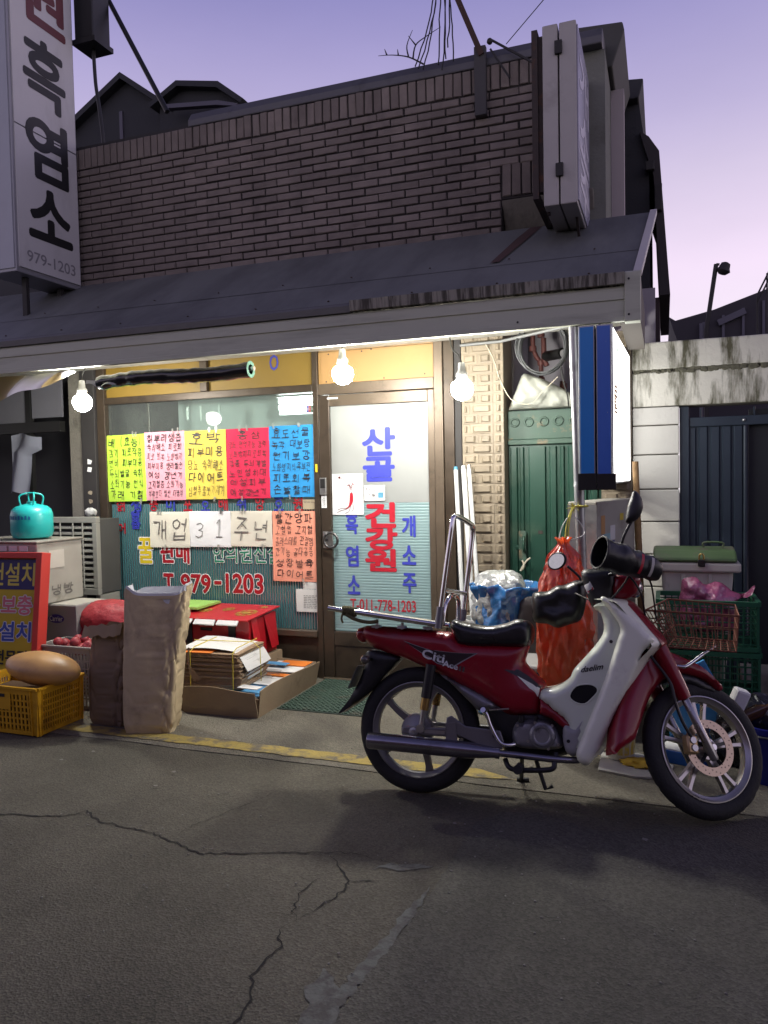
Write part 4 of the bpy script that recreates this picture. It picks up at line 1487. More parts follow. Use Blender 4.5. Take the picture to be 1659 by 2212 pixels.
flat(MB().add([(-1.85, 4.9715, 1.292), (-1.812, 4.9715, 1.292), (-1.812, 4.9715, 1.33), (-1.85, 4.9715, 1.33)], [(0, 1, 2, 3)]), 'photo_patch', pm('photo_blue', (0.10, 0.30, 0.45), 0.5, var=0.5, scale=80), o)

# ================================================================== signs
m_plex = pm('sign_acrylic', (0.60, 0.59, 0.59), 0.35, var=0.06, scale=3, col2=(0.42, 0.41, 0.40), c2=(0.5, 0.75), c2scale=2, c2stretch=(1, 1, 0.4))
m_signframe = pm('sign_frame', (0.30, 0.30, 0.33), 0.45, metal=0.3, var=0.15)
m_blackpaint = pm('black_paint', (0.012, 0.012, 0.013), 0.5, var=0.2)
# tall sign at the left, lettered on the side
sg = thing('projecting_sign', (-4.45, 4.6, 2.94), 'tall white projecting sign with black brush letters at the upper left', 'sign')
MB().box(-4.585, -4.300, 4.305, 4.955, 2.945, 5.6).build('cabinet', m_signframe, sg, bevel=0.006)
for z0, z1 in ((2.985, 3.985), (3.995, 5.58)):
    MB().box(-4.300, -4.290, 4.330, 4.935, z0, z1).build('lettered_face', m_plex, sg)
MB().box(-4.575, -4.31, 4.297, 4.304, 2.97, 5.58).build('front_panel', pm('sign_front', (0.34, 0.35, 0.40), 0.4, var=0.1), sg)
def xl(txt, y0, y1, z0, z1, mat, bold, parent=sg, X=-4.2885, res=4):
    flat(letters(MB(), txt, (y0, y1, z0, z1), (X, 0, 0), facing='+X', bold=bold, res=res), 'lettering', mat, parent)
xl('원', 4.42, 4.85, 4.80, 5.25, pm('sign_red', (0.12, 0.02, 0.025), 0.5), 0.03)
xl('흑', 4.44, 4.83, 4.22, 4.68, m_blackpaint, 0.03)
xl('염', 4.44, 4.83, 3.68, 4.12, m_blackpaint, 0.03)
xl('소', 4.44, 4.85, 3.24, 3.60, m_blackpaint, 0.03)
xl('979-1203', 4.40, 4.88, 3.04, 3.12, pm('faded_print', (0.25, 0.24, 0.26), 0.6), 0.01)
for y0, y1, z0, z1 in ((4.45, 4.48, 2.55, 2.944), (4.8, 4.83, 2.55, 2.944), (4.956, 5.02, 3.2, 3.24), (4.956, 5.02, 4.6, 4.64)):
    MB().box(-4.40, -4.36, y0, y1, z0, z1).build('bracket', m_dark, sg)
# old sign on the right corner
sg2 = thing('projecting_sign', (-0.52, 4.7, 2.88), 'old off-white projecting sign box in an iron frame at the roof corner', 'sign')
for x0, x1 in ((-0.612, -0.530), (-0.522, -0.432)):
    MB().box(x0, x1, 4.352, 5.05, 2.90, 3.868).build('cabinet', pm('sign_box_cream', (0.40, 0.38, 0.36), 0.5, var=0.12, col2=(0.28, 0.26, 0.24), c2scale=3), sg2, bevel=0.006)
MB().box(-0.431, -0.424, 4.37, 5.03, 2.92, 3.85).build('lettered_face', pm('faded_face', (0.34, 0.33, 0.42), 0.25, var=0.10, scale=4), sg2)
for k, ch in enumerate('개소주'):
    xl(ch, 4.44, 4.96, 3.52 - k * 0.29, 3.76 - k * 0.29, pm('faded_letters', (0.52, 0.50, 0.58), 0.4), 0.03, sg2, -0.4225)
for z in (3.05, 3.70):
    MB().box(-0.545, -0.505, 4.335, 4.351, z, z + 0.07).build('hinge', m_dark, sg2, bevel=0.002)
m_iron = pm('rusty_iron', (0.045, 0.034, 0.030), 0.8, var=0.4, scale=20, col2=(0.10, 0.045, 0.025), c2scale=14, bump=0.3)
mb = MB()
mb.box(-0.672, -0.640, 4.36, 4.40, 2.95, 3.86).box(-0.672, -0.640, 4.95, 4.99, 2.95, 3.86)
mb.box(-0.672, -0.640, 4.40, 4.95, 2.95, 2.99).box(-0.672, -0.640, 4.40, 4.95, 3.82, 3.86)
mb.box(-0.639, -0.613, 4.38, 4.42, 2.99, 3.83)
mb.build('iron_frame', m_iron, sg2)
MB().bar((-0.60, 4.45, 2.90), (-0.66, 5.0, 2.98), 0.02, 0.02).bar((-0.46, 4.6, 2.90), (-0.46, 5.0, 2.62), 0.015, 0.015).build('stay', m_iron, sg2)
# lit sign on the canopy post
sg3 = thing('lit_sign', (-0.31, 4.5, 1.38), 'lit white sign box with blue sides fixed to the steel post', 'sign')
Rl = Matrix.Translation((-0.31, 3.95, 0)) @ Matrix.Rotation(rad(-2.0), 4, 'Z') @ Matrix.Translation((0.31, -3.95, 0))
m_sblue = pm('sign_blue', (0.030, 0.26, 0.70), 0.35, var=0.06)
m_sblue2 = pm('sign_blue_dark', (0.060, 0.17, 0.60), 0.35, var=0.06, col2=(0.55, 0.6, 0.65), c2=(0.70, 0.73), c2scale=30, c2stretch=(1.5, 1, 0.4))
MB().box(-0.396, -0.318, 3.952, 5.06, 1.372, 2.158).xf(Rl).build('cabinet', pm('sign_alu', (0.45, 0.46, 0.47), 0.4, metal=0.6), sg3, bevel=0.003)
MB().box(-0.310, -0.238, 3.955, 5.06, 1.372, 2.158).xf(Rl).build('cabinet', MATS['sign_alu'], sg3, bevel=0.003)
MB().box(-0.386, -0.322, 3.946, 3.951, 1.38, 2.150).xf(Rl).build('side_panel', m_sblue, sg3)
MB().box(-0.304, -0.243, 3.949, 3.954, 1.38, 2.150).xf(Rl).build('side_panel', m_sblue2, sg3)
MB().box(-0.237, -0.233, 3.965, 5.05, 1.382, 2.148).xf(Rl).build('lit_face', emis('sign_white', (1.0, 1.0, 0.98), SIGN_L), sg3)
MB().box(-0.237, -0.230, 3.955, 3.964, 1.372, 2.158).xf(Rl).build('face_trim', MATS['sign_alu'], sg3)
MB().box(-0.400, -0.312, 3.925, 3.9455, 1.345, 1.428).box(-0.310, -0.218, 3.925, 3.9455, 1.348, 1.425).build('clamp', m_blk, sg3, bevel=0.002)
MB().box(-0.399, -0.22, 3.95, 4.0, 1.345, 1.371).build('bracket_arm', m_blk, sg3)
MB().tube([(-0.40, 4.03, 2.20), (-0.30, 4.05, 2.20), (-0.30, 4.05, 2.15)], 0.012, 8).build('hook', m_galv, sg3)
XF = -0.2318
def marks(cells, mat):
    mb = MB()
    for y, z, w, h in cells:
        mb.add([Rl @ Vector((XF, yy_, zz_)) for yy_, zz_ in ((y, z), (y + w, z), (y + w, z + h), (y, z + h))], [(0, 1, 2, 3)])
    flat(mb, 'print_marks', mat, sg3, kind='stuff')
mb = letters(MB(), '시', (4.03, 4.21, 1.95, 2.09), (XF, 0, 0), facing='+X', bold=0.02)
flat(mb.xf(Rl), 'lettering', pm('sg_green', (0.01, 0.22, 0.06), 0.4), sg3)
marks([(4.05, 1.90, .05, .02), (4.22, 2.06, .05, .02), (4.22, 2.01, .05, .02), (4.23, 1.97, .04, .012), (4.23, 1.94, .04, .012)], MATS['sg_green'])
mb = letters(MB(), '보', (4.02, 4.20, 1.815, 1.885), (XF, 0, 0), facing='+X', bold=0.05)
letters(mb, '림', (4.02, 4.20, 1.735, 1.81), (XF, 0, 0), facing='+X', bold=0.05)
flat(mb.xf(Rl), 'lettering', pm('sg_orange', (0.55, 0.22, 0.01), 0.4), sg3)
mrg = random.Random(8)
marks([(4.45 + mrg.uniform(0, .45), 1.85 + mrg.uniform(0, .18), .035, .018) for k in range(10)] + [(4.05 + .06 * (k % 3), 1.42 + .03 * (k // 3), .035, .016) for k in range(8)], pm('sg_red', (0.50, 0.02, 0.05), 0.4))
marks([(4.08 + .07 * (k % 13), 1.44 + .028 * (k // 13), .028, .012) for k in range(39) if mrg.random() < 0.6], pm('sg_ink', (0.05, 0.08, 0.10), 0.5))
# ================================================================== neighbouring shop on the left
nb_ = thing('neighbour_shop', (-5.6, 5.1, 0), 'dark open shop front to the left, full of stored goods', 'shop')
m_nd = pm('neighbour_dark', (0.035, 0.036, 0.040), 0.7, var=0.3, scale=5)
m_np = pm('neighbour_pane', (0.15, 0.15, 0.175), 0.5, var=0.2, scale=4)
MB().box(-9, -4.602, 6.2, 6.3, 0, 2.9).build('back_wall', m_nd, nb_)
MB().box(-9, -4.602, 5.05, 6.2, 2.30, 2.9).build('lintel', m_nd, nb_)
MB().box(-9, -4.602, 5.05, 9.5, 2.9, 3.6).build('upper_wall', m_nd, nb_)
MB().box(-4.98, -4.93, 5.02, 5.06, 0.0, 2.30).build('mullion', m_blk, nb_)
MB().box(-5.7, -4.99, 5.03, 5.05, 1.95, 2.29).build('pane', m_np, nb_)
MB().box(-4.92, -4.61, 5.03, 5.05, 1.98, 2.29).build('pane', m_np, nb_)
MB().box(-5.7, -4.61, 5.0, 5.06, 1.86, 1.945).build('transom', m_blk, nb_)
MB().box(-4.62, -4.40, 5.4, 5.45, 0, 1.55).build('side_panel', pm('side_panel_grey', (0.09, 0.095, 0.10), 0.6, var=0.25), nb_)
# hanging pale cloth
vs_, fs_ = [], []
for i in range(13):
    for j in range(15):
        a, b = i / 12, j / 14
        w = 0.30 if b < 0.25 else 0.20
        vs_.append((-5.08 + w * a - 0.05 * b, 4.96 + 0.03 * math.sin(a * 7 + b * 2), 1.84 - 0.48 * b + 0.02 * math.sin(a * 5)))
for i in range(12):
    for j in range(14):
        k = i * 15 + j
        fs_.append((k, k + 15, k + 16, k + 1))
MB().add(vs_, fs_).build('hanging_cloth', pm('pale_cloth', (0.20, 0.21, 0.26), 0.9, var=0.1), None, smooth=60, label='pale grey cloth hanging in the dark shop on the left', cat='cloth')

# air-conditioner outdoor unit with bar grille
ac = thing('outdoor_unit', (-4.2, 4.75, 0), 'grey air-conditioner unit with a barred grille behind the teal tank', 'air conditioner')
m_ac = pm('ac_grey', (0.24, 0.24, 0.21), 0.6, var=0.12, col2=(0.16, 0.155, 0.13))
MB().box(-4.60, -3.99, 4.70, 4.92, 0.60, 1.16).build('body', pm('ac_core', (0.055, 0.055, 0.052), 0.7, var=0.2), ac)
fr = MB()
fr.box(-4.62, -3.985, 4.655, 4.699, 1.135, 1.18).box(-4.62, -3.985, 4.655, 4.699, 0.59, 0.64).box(-4.025, -3.985, 4.655, 4.699, 0.641, 1.134)
fr.build('frame', m_ac, ac, bevel=0.004)
for k in range(11):
    MB().prism([(4.662, 0.650 + k * 0.044), (4.692, 0.668 + k * 0.044), (4.698, 0.676 + k * 0.044), (4.664, 0.664 + k * 0.044)], 'x', -4.60, -4.027).build('louvre', m_ac, ac)
for x in (-4.42, -4.32, -4.20, -4.11):
    MB().tube([(x, 4.652, 0.64), (x, 4.652, 1.136)], 0.006, 6).build('bar', m_ac, ac)
MB().box(-4.03, -3.99, 4.68, 4.90, 0, 0.59).box(-4.58, -4.54, 4.68, 4.90, 0, 0.59).box(-4.54, -4.03, 4.68, 4.72, 0.50, 0.55).build('stand', m_ac, ac)
# crumpled white scrap on top
mb = MB().ball((-4.10, 4.74, 1.212), (0.05, 0.04, 0.034), 12, 8, lambda d: 1 + 0.35 * fbm(d, 3))
mb.build('crumpled_paper', paper('paper_scrap', (0.40, 0.40, 0.40)), None, label='crumpled pale paper on top of the barred air-conditioner unit', cat='paper')

# second unit used as a shelf for the tank
ac2 = thing('outdoor_unit', (-4.1, 4.2, 0), 'pale air-conditioner unit under the teal gas tank', 'air conditioner')
MB().box(-4.62, -3.915, 4.0, 4.42, 0.620, 1.035).build('body', pm('ac_cream', (0.33, 0.32, 0.28), 0.6, var=0.15, col2=(0.18, 0.17, 0.14), c2scale=4), ac2, bevel=0.01)
MB().box(-4.63, -3.905, 3.99, 4.43, 1.036, 1.052).build('top_cover', pm('ac_top', (0.20, 0.19, 0.165), 0.6, var=0.2), ac2, bevel=0.006)
MB().box(-3.9145, -3.912, 4.10, 4.24, 0.86, 0.98).build('service_panel', pm('ac_panel', (0.50, 0.48, 0.42), 0.5), ac2)
flat(handwrite(MB(), ['냉방'], (4.10, 4.32, 0.66, 0.75), (-3.911, 0, 0), random.Random(3), facing='+X', pen=0.16), 'scrawl', m_pen, ac2, kind='stuff')
mb = MB()
for k in range(7):
    mb.box(-4.60 + k * 0.09, -4.53 + k * 0.09, 3.992, 3.999, 0.985, 1.02)
mb.build('label_strip', pm('label_white', (0.55, 0.55, 0.58), 0.6), ac2)
MB().box(-4.60, -3.92, 3.994, 3.999, 0.65, 0.96).build('front_grille', pm('ac_front', (0.16, 0.12, 0.13), 0.6, var=0.3), ac2)
MB().box(-4.58, -4.50, 4.05, 4.38, 0.0, 0.62).box(-4.02, -3.94, 4.05, 4.38, 0.0, 0.20).build('feet', m_dark, ac2)

# teal refrigerant tank
m_teal = pm('teal_paint', (0.012, 0.36, 0.34), 0.35, var=0.07, scale=4, coat=0.2)
tk = thing('gas_tank', (-4.126, 4.18, 1.052), 'teal refrigerant gas tank with a wire handle on the pale unit', 'gas tank')
pr = [(0.001, 0.0), (0.085, 0.0), (0.125, 0.015), (0.137, 0.05), (0.137, 0.17), (0.128, 0.205), (0.10, 0.228), (0.05, 0.242), (0.03, 0.247), (0.03, 0.262), (0.001, 0.264)]
MB().lathe(pr, 32, Matrix.Translation((-4.126, 4.18, 1.053))).build('body', m_teal, tk, smooth=50)
h = MB()
for sx in (-1, 1):
    q = [(-4.126 + sx * 0.055, 4.14, 1.285), (-4.126 + sx * 0.065, 4.14, 1.35), (-4.126 + sx * 0.03, 4.18, 1.372), (-4.126 + sx * 0.065, 4.22, 1.35), (-4.126 + sx * 0.055, 4.22, 1.285)]
    h.tube(smooth_poly(q, 5, False), 0.006, 8)
h.tube([(-4.085, 4.18, 1.372), (-4.167, 4.18, 1.372)], 0.006, 8)
h.build('handle', m_teal, tk, smooth=50)
mb = MB()
for k in range(9):
    a = -PI / 2 - 0.75 + k * 0.17
    mb.add([(-4.126 + 0.1385 * math.cos(a + da), 4.18 + 0.1385 * math.sin(a + da), 1.053 + z) for da, z in ((0, 0.140), (0.10, 0.140), (0.10, 0.168 if k % 2 else 0.16), (0, 0.165))], [(0, 1, 2, 3)])
flat(mb, 'print', pm('tank_print', (0.01, 0.13, 0.30), 0.5), tk)

# cardboard carton with oval badge
bx_ = thing('carton', (-3.86, 4.2, 0), 'grey carton with a small purple oval badge under the pale unit', 'carton')
MB().box(-4.20, -3.70, 4.10, 4.40, 0.205, 0.612).build('box_body', pm('carton_grey', (0.26, 0.255, 0.25), 0.8, var=0.12), bx_, bevel=0.004)
MB().box(-4.19, -3.71, 4.11, 4.39, 0.613, 0.616).build('top_flap', pm('carton_pale', (0.36, 0.35, 0.31), 0.8), bx_)
mb = MB()
mb.v = [(-3.87 + 0.068 * math.cos(t), 4.0985, 0.520 + 0.030 * math.sin(t)) for t in [2 * PI * k / 24 for k in range(24)]]
mb.f = [tuple(range(24))]
flat(mb, 'badge', pm('badge_purple', (0.03, 0.012, 0.20), 0.4), bx_)
flat(letters(MB(), 'Carrier', (-3.925, -3.815, 0.503, 0.540), (0, 4.0972, 0), bold=0.0), 'lettering', m_white, bx_)
MB().box(-4.22, -3.68, 4.08, 4.42, 0.0, 0.204).build('base_box', m_nd, bx_)

# leaning sign board with red frame
sb = thing('sign_board', (-4.0, 3.75, 0), 'yellow and navy sign board in a red frame leaning at the left edge', 'sign board')
Rb = Matrix.Translation((-3.93, 3.74, 0.0)) @ Matrix.Rotation(rad(7), 4, 'Z') @ Matrix.Rotation(rad(-8), 4, 'X')
def bb(x0, x1, y0, y1, z0, z1):
    return MB().box(x0, x1, y0, y1, z0, z1, Rb)
MBx = bb(-0.55, 0.150, 0.0, 0.02, 0.22, 0.96).build('panel', pm('board_yellow', (0.55, 0.40, 0.02), 0.5, var=0.05), sb)
bb(-0.55, 0.150, -0.003, -0.0005, 0.76, 0.955).build('top_band', pm('board_navy', (0.035, 0.028, 0.12), 0.5), sb)
m_bred = pm('board_red', (0.55, 0.050, 0.040), 0.4, var=0.06)
bb(0.151, 0.195, -0.03, 0.06, 0.0, 1.0).build('frame', m_bred, sb, bevel=0.004)
bb(-0.60, 0.150, -0.03, 0.05, 0.961, 1.0).build('frame', m_bred, sb, bevel=0.004)
bb(-0.60, 0.150, -0.02, 0.05, 0.0, 0.05).build('frame', m_bred, sb)
bb(-0.55, 0.15, 0.0, 0.02, 0.05, 0.219).build('lower_panel', pm('board_white', (0.45, 0.45, 0.46), 0.5), sb)
def bt(txt, x0, x1, z0, z1, mat, bold=0.03, out_=None):
    if out_:
        flat(letters(MB(), txt, (x0, x1, z0, z1), (0, -0.0035, 0), bold=bold + 0.04).xf(Rb), 'lettering', out_, sb)
    flat(letters(MB(), txt, (x0, x1, z0, z1), (0, -0.005, 0), bold=bold).xf(Rb), 'lettering', mat, sb)
bt('에어컨설치', -0.44, 0.13, 0.785, 0.93, pm('board_ltyellow', (0.65, 0.55, 0.10), 0.5), 0.02)
bt('가스보충', -0.34, 0.12, 0.60, 0.72, pm('board_pink', (0.62, 0.16, 0.20), 0.5), 0.025, m_white)
bt('이전설치', -0.36, 0.12, 0.43, 0.55, pm('board_blue', (0.05, 0.09, 0.40), 0.5), 0.025, m_white)
bt('전문점', -0.14, 0.10, 0.28, 0.37, m_ink, 0.025)

# yellow slotted crate with a squash on it
m_ycr = pm('crate_yellow', (0.64, 0.34, 0.014), 0.45, var=0.12, scale=10, col2=(0.32, 0.15, 0.01), c2scale=5)
def slotted_crate(name, x0, x1, y0, y1, z0, z1, mat, label, cols=14, rows=5, group=None, solid=0.10, cx=12):
    t_ = thing(name, ((x0 + x1) / 2, (y0 + y1) / 2, z0), label, 'crate', group)
    th = 0.006
    fl = 0.012
    def wall(a, b, nx, ny, nm):
        """lattice wall from a to b (2-D), outward normal (nx, ny)"""
        a, b = Vector(a), Vector(b)
        L_ = (b - a).length
        d = (b - a) / L_
        nrm = Vector((nx, ny))
        mb = MB()
        def pc(u0, u1, v0, v1, t0=0.0, t1=th):
            P = []
            for tt in (t0, t1):
                for u, v in ((u0, v0), (u1, v0), (u1, v1), (u0, v1)):
                    q = a + d * u - nrm * (tt + fl * (1 - v / (z1 - z0)))
                    P.append((q.x, q.y, z0 + v))
            mb.add(P, [(0, 1, 2, 3), (7, 6, 5, 4), (0, 4, 5, 1), (1, 5, 6, 2), (2, 6, 7, 3), (3, 7, 4, 0)])
        H_ = z1 - z0
        c_ = solid * L_
        pc(0, c_, 0, H_)
        pc(L_ - c_, L_, 0, H_)
        pc(c_, L_ - c_, 0, 0.022)
        pc(c_, L_ - c_, H_ - 0.045, H_)
        step = (L_ - 2 * c_) / cols
        for k in range(cols):
            pc(c_ + k * step, c_ + k * step + step * 0.42, 0.022, H_ - 0.045)
        for k in range(1, rows):
            v = 0.022 + (H_ - 0.067) * k / rows
            pc(c_, L_ - c_, v - 0.005, v + 0.005, 0.001, th - 0.001)
        # rim lip and corner ribs
        pc(0, L_, H_ - 0.014, H_, -0.012, 0.0)
        pc(c_ * 0.9, c_ * 1.05, 0.0, H_, -0.006, 0.0)
        pc(L_ - c_ * 1.05, L_ - c_ * 0.9, 0.0, H_, -0.006, 0.0)
        return mb.build(nm, mat, t_)
    wall((x0, y0), (x1, y0), 0, -1, 'side_lattice')
    wall((x1, y1), (x0, y1), 0, 1, 'side_lattice')
    wall((x1, y0), (x1, y1), 1, 0, 'end_lattice')
    wall((x0, y1), (x0, y0), -1, 0, 'end_lattice')
    MB().box(x0 + 0.02, x1 - 0.02, y0 + 0.02, y1 - 0.02, z0 + 0.002, z0 + 0.012).build('bottom', mat, t_)
    return t_
yc = slotted_crate('plastic_crate', -3.86, -3.302, 3.335, 3.70, 0.009, 0.285, m_ycr, 'yellow slotted plastic crate on the road with a squash on top', 16, 6, solid=0.10)
MB().box(-3.66, -3.50, 3.3325, 3.3345, 0.15, 0.25).build('name_plate', m_ycr, yc)
MB().box(-3.63, -3.54, 3.3295, 3.332, 0.222, 0.24).build('hand_hole', m_dark, yc)
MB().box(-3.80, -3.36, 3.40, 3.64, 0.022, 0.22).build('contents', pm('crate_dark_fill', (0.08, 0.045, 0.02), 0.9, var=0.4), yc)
sqm = Matrix.Rotation(rad(4), 3, 'Y')
MB().ball((-3.425, 3.51, 0.352), (0.242, 0.14, 0.095), 32, 20, lambda d: 1 + 0.035 * fbm(d, 1.3) + 0.06 * abs(d.x) ** 6 + 0.008 * math.cos(9 * math.atan2(d.y, d.z)) * (1 - d.x * d.x), sqm).build('squash', pm('squash_skin', (0.50, 0.28, 0.10), 0.45, var=0.22, scale=7, bump=0.12, bscale=14, col2=(0.30, 0.14, 0.05), c2=(0.52, 0.74), c2scale=5), None, smooth=80,
      label='large smooth orange-tan squash lying on the yellow crate', cat='squash')
MB().tube([(-3.675, 3.51, 0.372), (-3.695, 3.51, 0.376)], [0.016, 0.012], 8).build('stalk', pm('stalk_brown', (0.14, 0.09, 0.04), 0.8), bpy.data.objects['squash'], smooth=50)

# grey slotted crate behind, with onions
slotted_crate('plastic_crate', -3.78, -3.33, 3.84, 4.08, 0.005, 0.405, pm('crate_grey', (0.30, 0.29, 0.27), 0.5, var=0.15), 'grey slotted plastic crate behind the squash', 14, 7)
on = MB()
rng = random.Random(17)
for k in range(26):
    on.ball((-3.72 + rng.uniform(0, 0.32), 3.88 + rng.uniform(0, 0.15), 0.36 + rng.uniform(0, 0.06)), rng.uniform(0.026, 0.036), 10, 7)
m_onion = pm('onion_red', (0.30, 0.035, 0.045), 0.5, var=0.3, scale=18)
on.build('loose_onions', m_onion, None, smooth=60, kind='stuff', label='red onions heaped in the grey crate', cat='onions')
# red net sack of onions
os_ = thing('onion_sack', (-3.62, 4.3, 0.617), 'red net sack full of onions lying on the carton behind the sacks', 'onion sack')
def lump(d):
    return 0.92 + 0.16 * (0.5 - abs(noise.noise(d * 5.0))) + 0.12 * (0.5 - abs(noise.noise(d * 9.0 + Vector((3, 1, 2)))))
MB().ball((-3.56, 4.28, 0.50), (0.29, 0.17, 0.13), 40, 24, lump).build('net', pm('red_net', (0.30, 0.022, 0.030), 0.6, var=0.5, scale=40, bump=0.5, bscale=40), os_, smooth=70)
MB().ball((-3.70, 4.20, 0.36), (0.12, 0.09, 0.10), 24, 14, lump).build('sagging_end', MATS['red_net'], os_, smooth=70)
MB().box(-3.68, -3.34, 4.12, 4.44, 0.0045, 0.40).build('support_carton', pm('carton_brown', (0.20, 0.14, 0.085), 0.85, var=0.2), None, bevel=0.004, label='brown carton holding up the red onion sack', cat='carton')

# ---- paper sacks
m_kraft = pm('kraft_paper', (0.56, 0.445, 0.27), 0.8, var=0.10, scale=5, bump=0.28, bscale=18, col2=(0.28, 0.21, 0.14), c2=(0.5, 0.75), c2scale=5)
m_kraft2 = pm('kraft_dark', (0.23, 0.165, 0.105), 0.85, var=0.15, scale=5, bump=0.3, bscale=14)
m_liner = pm('sack_liner', (0.66, 0.67, 0.69), 0.5, var=0.08, bump=0.2, bscale=20)
def sack(name, c, w, d, h, rot, lean, mat, label, seed, topw=1.25, crum=1.0, liner=True, ztop=None):
    t_ = thing(name, c, label, 'paper sack')
    n_, m_ = 132, 84
    M = Matrix.Translation(c) @ Matrix.Rotation(rot, 4, 'Z')
    off = Vector((seed * 7.3, seed * 1.9, 0))
    def ring(k, v, inset=0.0):
        a = 2 * PI * k / n_
        # rounded rectangle, gusseted at the sides
        ca, sa = math.cos(a), math.sin(a)
        e = 0.28
        x = math.copysign(abs(ca) ** e, ca) * (w / 2)
        y = math.copysign(abs(sa) ** e, sa) * (d / 2)
        sw = 1 + (topw - 1) * v ** 1.3
        fl_ = 1 - 0.55 * max(0, v - 0.55) / 0.45 * 0.6
        gus = 0.22 * max(0, v - 0.3) * (1 - abs(y) / (d / 2 + 1e-6)) * (abs(ca) > 0.75)
        x *= sw * (1 - gus)
        y *= fl_
        p = Vector((x, y, v * h))
        q = p + off
        # flat panels with sharp creases running down them
        w1 = noise.noise(Vector((q.x * 4, q.y * 4, q.z * 2.2)))
        r1 = abs(noise.noise(Vector((q.x * 13 + q.z * 2.5, q.y * 10, q.z * 4.2))))
        r2 = abs(noise.noise(Vector((q.x * 24 - q.z * 9, q.y * 20, q.z * 12))))
        am = crum * (0.25 + 0.75 * min(1, max(0, (x / w + 0.30) * 1.8)))
        nrm = Vector((ca, sa, 0))
        p += nrm * (0.010 * w1 - am * (0.014 * max(0, 0.22 - r1) / 0.22 + 0.008 * max(0, 0.2 - r2) / 0.2) - inset)
        if v < 0.06:
            p -= nrm * 0.012 * (1 - v / 0.06)
        p.x += lean[0] * v ** 1.5
        p.y += lean[1] * v
        if v > 0.97:
            p.z += 0.018 * math.sin(a * 2 + seed) + 0.012 * math.sin(a * 5)
        return M @ p
    vs_ = [ring(k, j / m_) for j in range(m_ + 1) for k in range(n_)]
    fs_ = [(j * n_ + k, j * n_ + (k + 1) % n_, (j + 1) * n_ + (k + 1) % n_, (j + 1) * n_ + k) for j in range(m_) for k in range(n_)]
    fs_.append(tuple(range(n_)))
    MB().add(vs_, fs_).build('paper', mat, t_, smooth=35)
    if liner:
        vs_ = [ring(k, v, 0.006) for v in (1.012, 0.97, 0.88) for k in range(n_)]
        vs_ = [(x, y, z + (0.004 if i < n_ else 0)) for i, (x, y, z) in enumerate([tuple(p) for p in vs_])]
        fs_ = [(j * n_ + k, j * n_ + (k + 1) % n_, (j + 1) * n_ + (k + 1) % n_, (j + 1) * n_ + k) for j in range(2) for k in range(n_)]
        fs_.append(tuple(2 * n_ + k for k in range(n_)))
        MB().add(vs_, fs_).build('liner', m_liner, t_, smooth=50)
    return t_
sk = sack('paper_sack', (-2.775, 3.66, 0.006), 0.290, 0.20, 0.808, 0.30, (0.06, 0.0), m_kraft, 'tall crumpled tan paper sack with a white liner beside the yellow line', 1, 1.32, 0.75)
sack('paper_sack', (-3.085, 3.70, 0.006), 0.25, 0.17, 0.565, rad(-2), (0.03, 0.0), m_kraft2, 'shorter dark brown paper sack with a folded top beside the yellow crate', 4, 1.08, 1.2, liner=False)
# folded top of the shorter sack
ts = bpy.data.objects['paper_sack.001']
vs_ = []
rng = random.Random(2)
for k in range(12):
    t = k / 11
    x = -3.215 + 0.28 * t
    z = 0.562 + 0.03 * t + rng.uniform(-.008, .008)
    vs_ += [(x, 3.65, z), (x + 0.005, 3.61 + rng.uniform(-.012, .012), z + 0.028), (x, 3.595, z - 0.035 + rng.uniform(-.012, .012))]
fs_ = []
for k in range(11):
    for j in range(2):
        a = 3 * k + j
        fs_.append((a, a + 3, a + 4, a + 1))
MB().add(vs_, fs_).build('folded_top', pm('kraft_light', (0.34, 0.25, 0.15), 0.85, var=0.2), ts, smooth=40)

# ---- cardboard tray with flyers, bundle of flattened boxes, gift boxes
m_card = pm('cardboard', (0.33, 0.245, 0.155), 0.88, var=0.16, scale=8, bump=0.12, bscale=60, col2=(0.22, 0.155, 0.095), c2scale=4)
m_card2 = pm('cardboard_edge', (0.30, 0.21, 0.13), 0.9, var=0.35, scale=60)
ty = thing('cardboard_tray', (-2.5, 4.4, 0), 'low open cardboard tray full of flyers beside the green doormat', 'cardboard tray')
def leaning_wall(p0, p1, h, out_, nm):
    a, b = Vector((*p0, 0.004)), Vector((*p1, 0.004))
    o_ = Vector((*out_, 0))
    n_ = 14
    vs_, fs_ = [], []
    for k in range(n_ + 1):
        t = k / n_
        q = a.lerp(b, t)
        wv = 0.012 * math.sin(t * 5 + p0[0]) + 0.006 * fbm((t * 6, p0[0], 0))
        tp_ = q + o_ * (0.028 + wv) + Vector((0, 0, h + 0.010 * math.sin(t * 4)))
        vs_ += [q, tp_, tp_ - o_ * 0.006, q - o_ * 0.006]
        if k:
            for j in range(4):
                fs_.append((4 * k - 4 + j, 4 * k - 4 + (j + 1) % 4, 4 * k + (j + 1) % 4, 4 * k + j))
    fs_ += [(0, 1, 2, 3), (4 * n_, 4 * n_ + 3, 4 * n_ + 2, 4 * n_ + 1)]
    MB().add(vs_, fs_).build(nm, m_card, ty, smooth=40)
leaning_wall((-2.80, 3.99), (-2.285, 4.005), 0.165, (0, -1), 'side')
leaning_wall((-2.285, 4.008), (-2.285, 4.82), 0.165, (1, 0), 'side')
leaning_wall((-2.29, 4.82), (-3.0, 4.82), 0.15, (0, 1), 'side')
MB().box(-3.0, -2.29, 4.01, 4.81, 0.0045, 0.115).build('fill', m_card2, ty)
fly = thing('flyer_pile', (-2.38, 4.4, 0.116), 'pile of white orange and blue flyers in the cardboard tray', 'flyers')
rng = random.Random(12)
m_fw = paper('flyer_white', (0.70, 0.70, 0.68))
m_fo = paper('flyer_orange', (0.72, 0.20, 0.025))
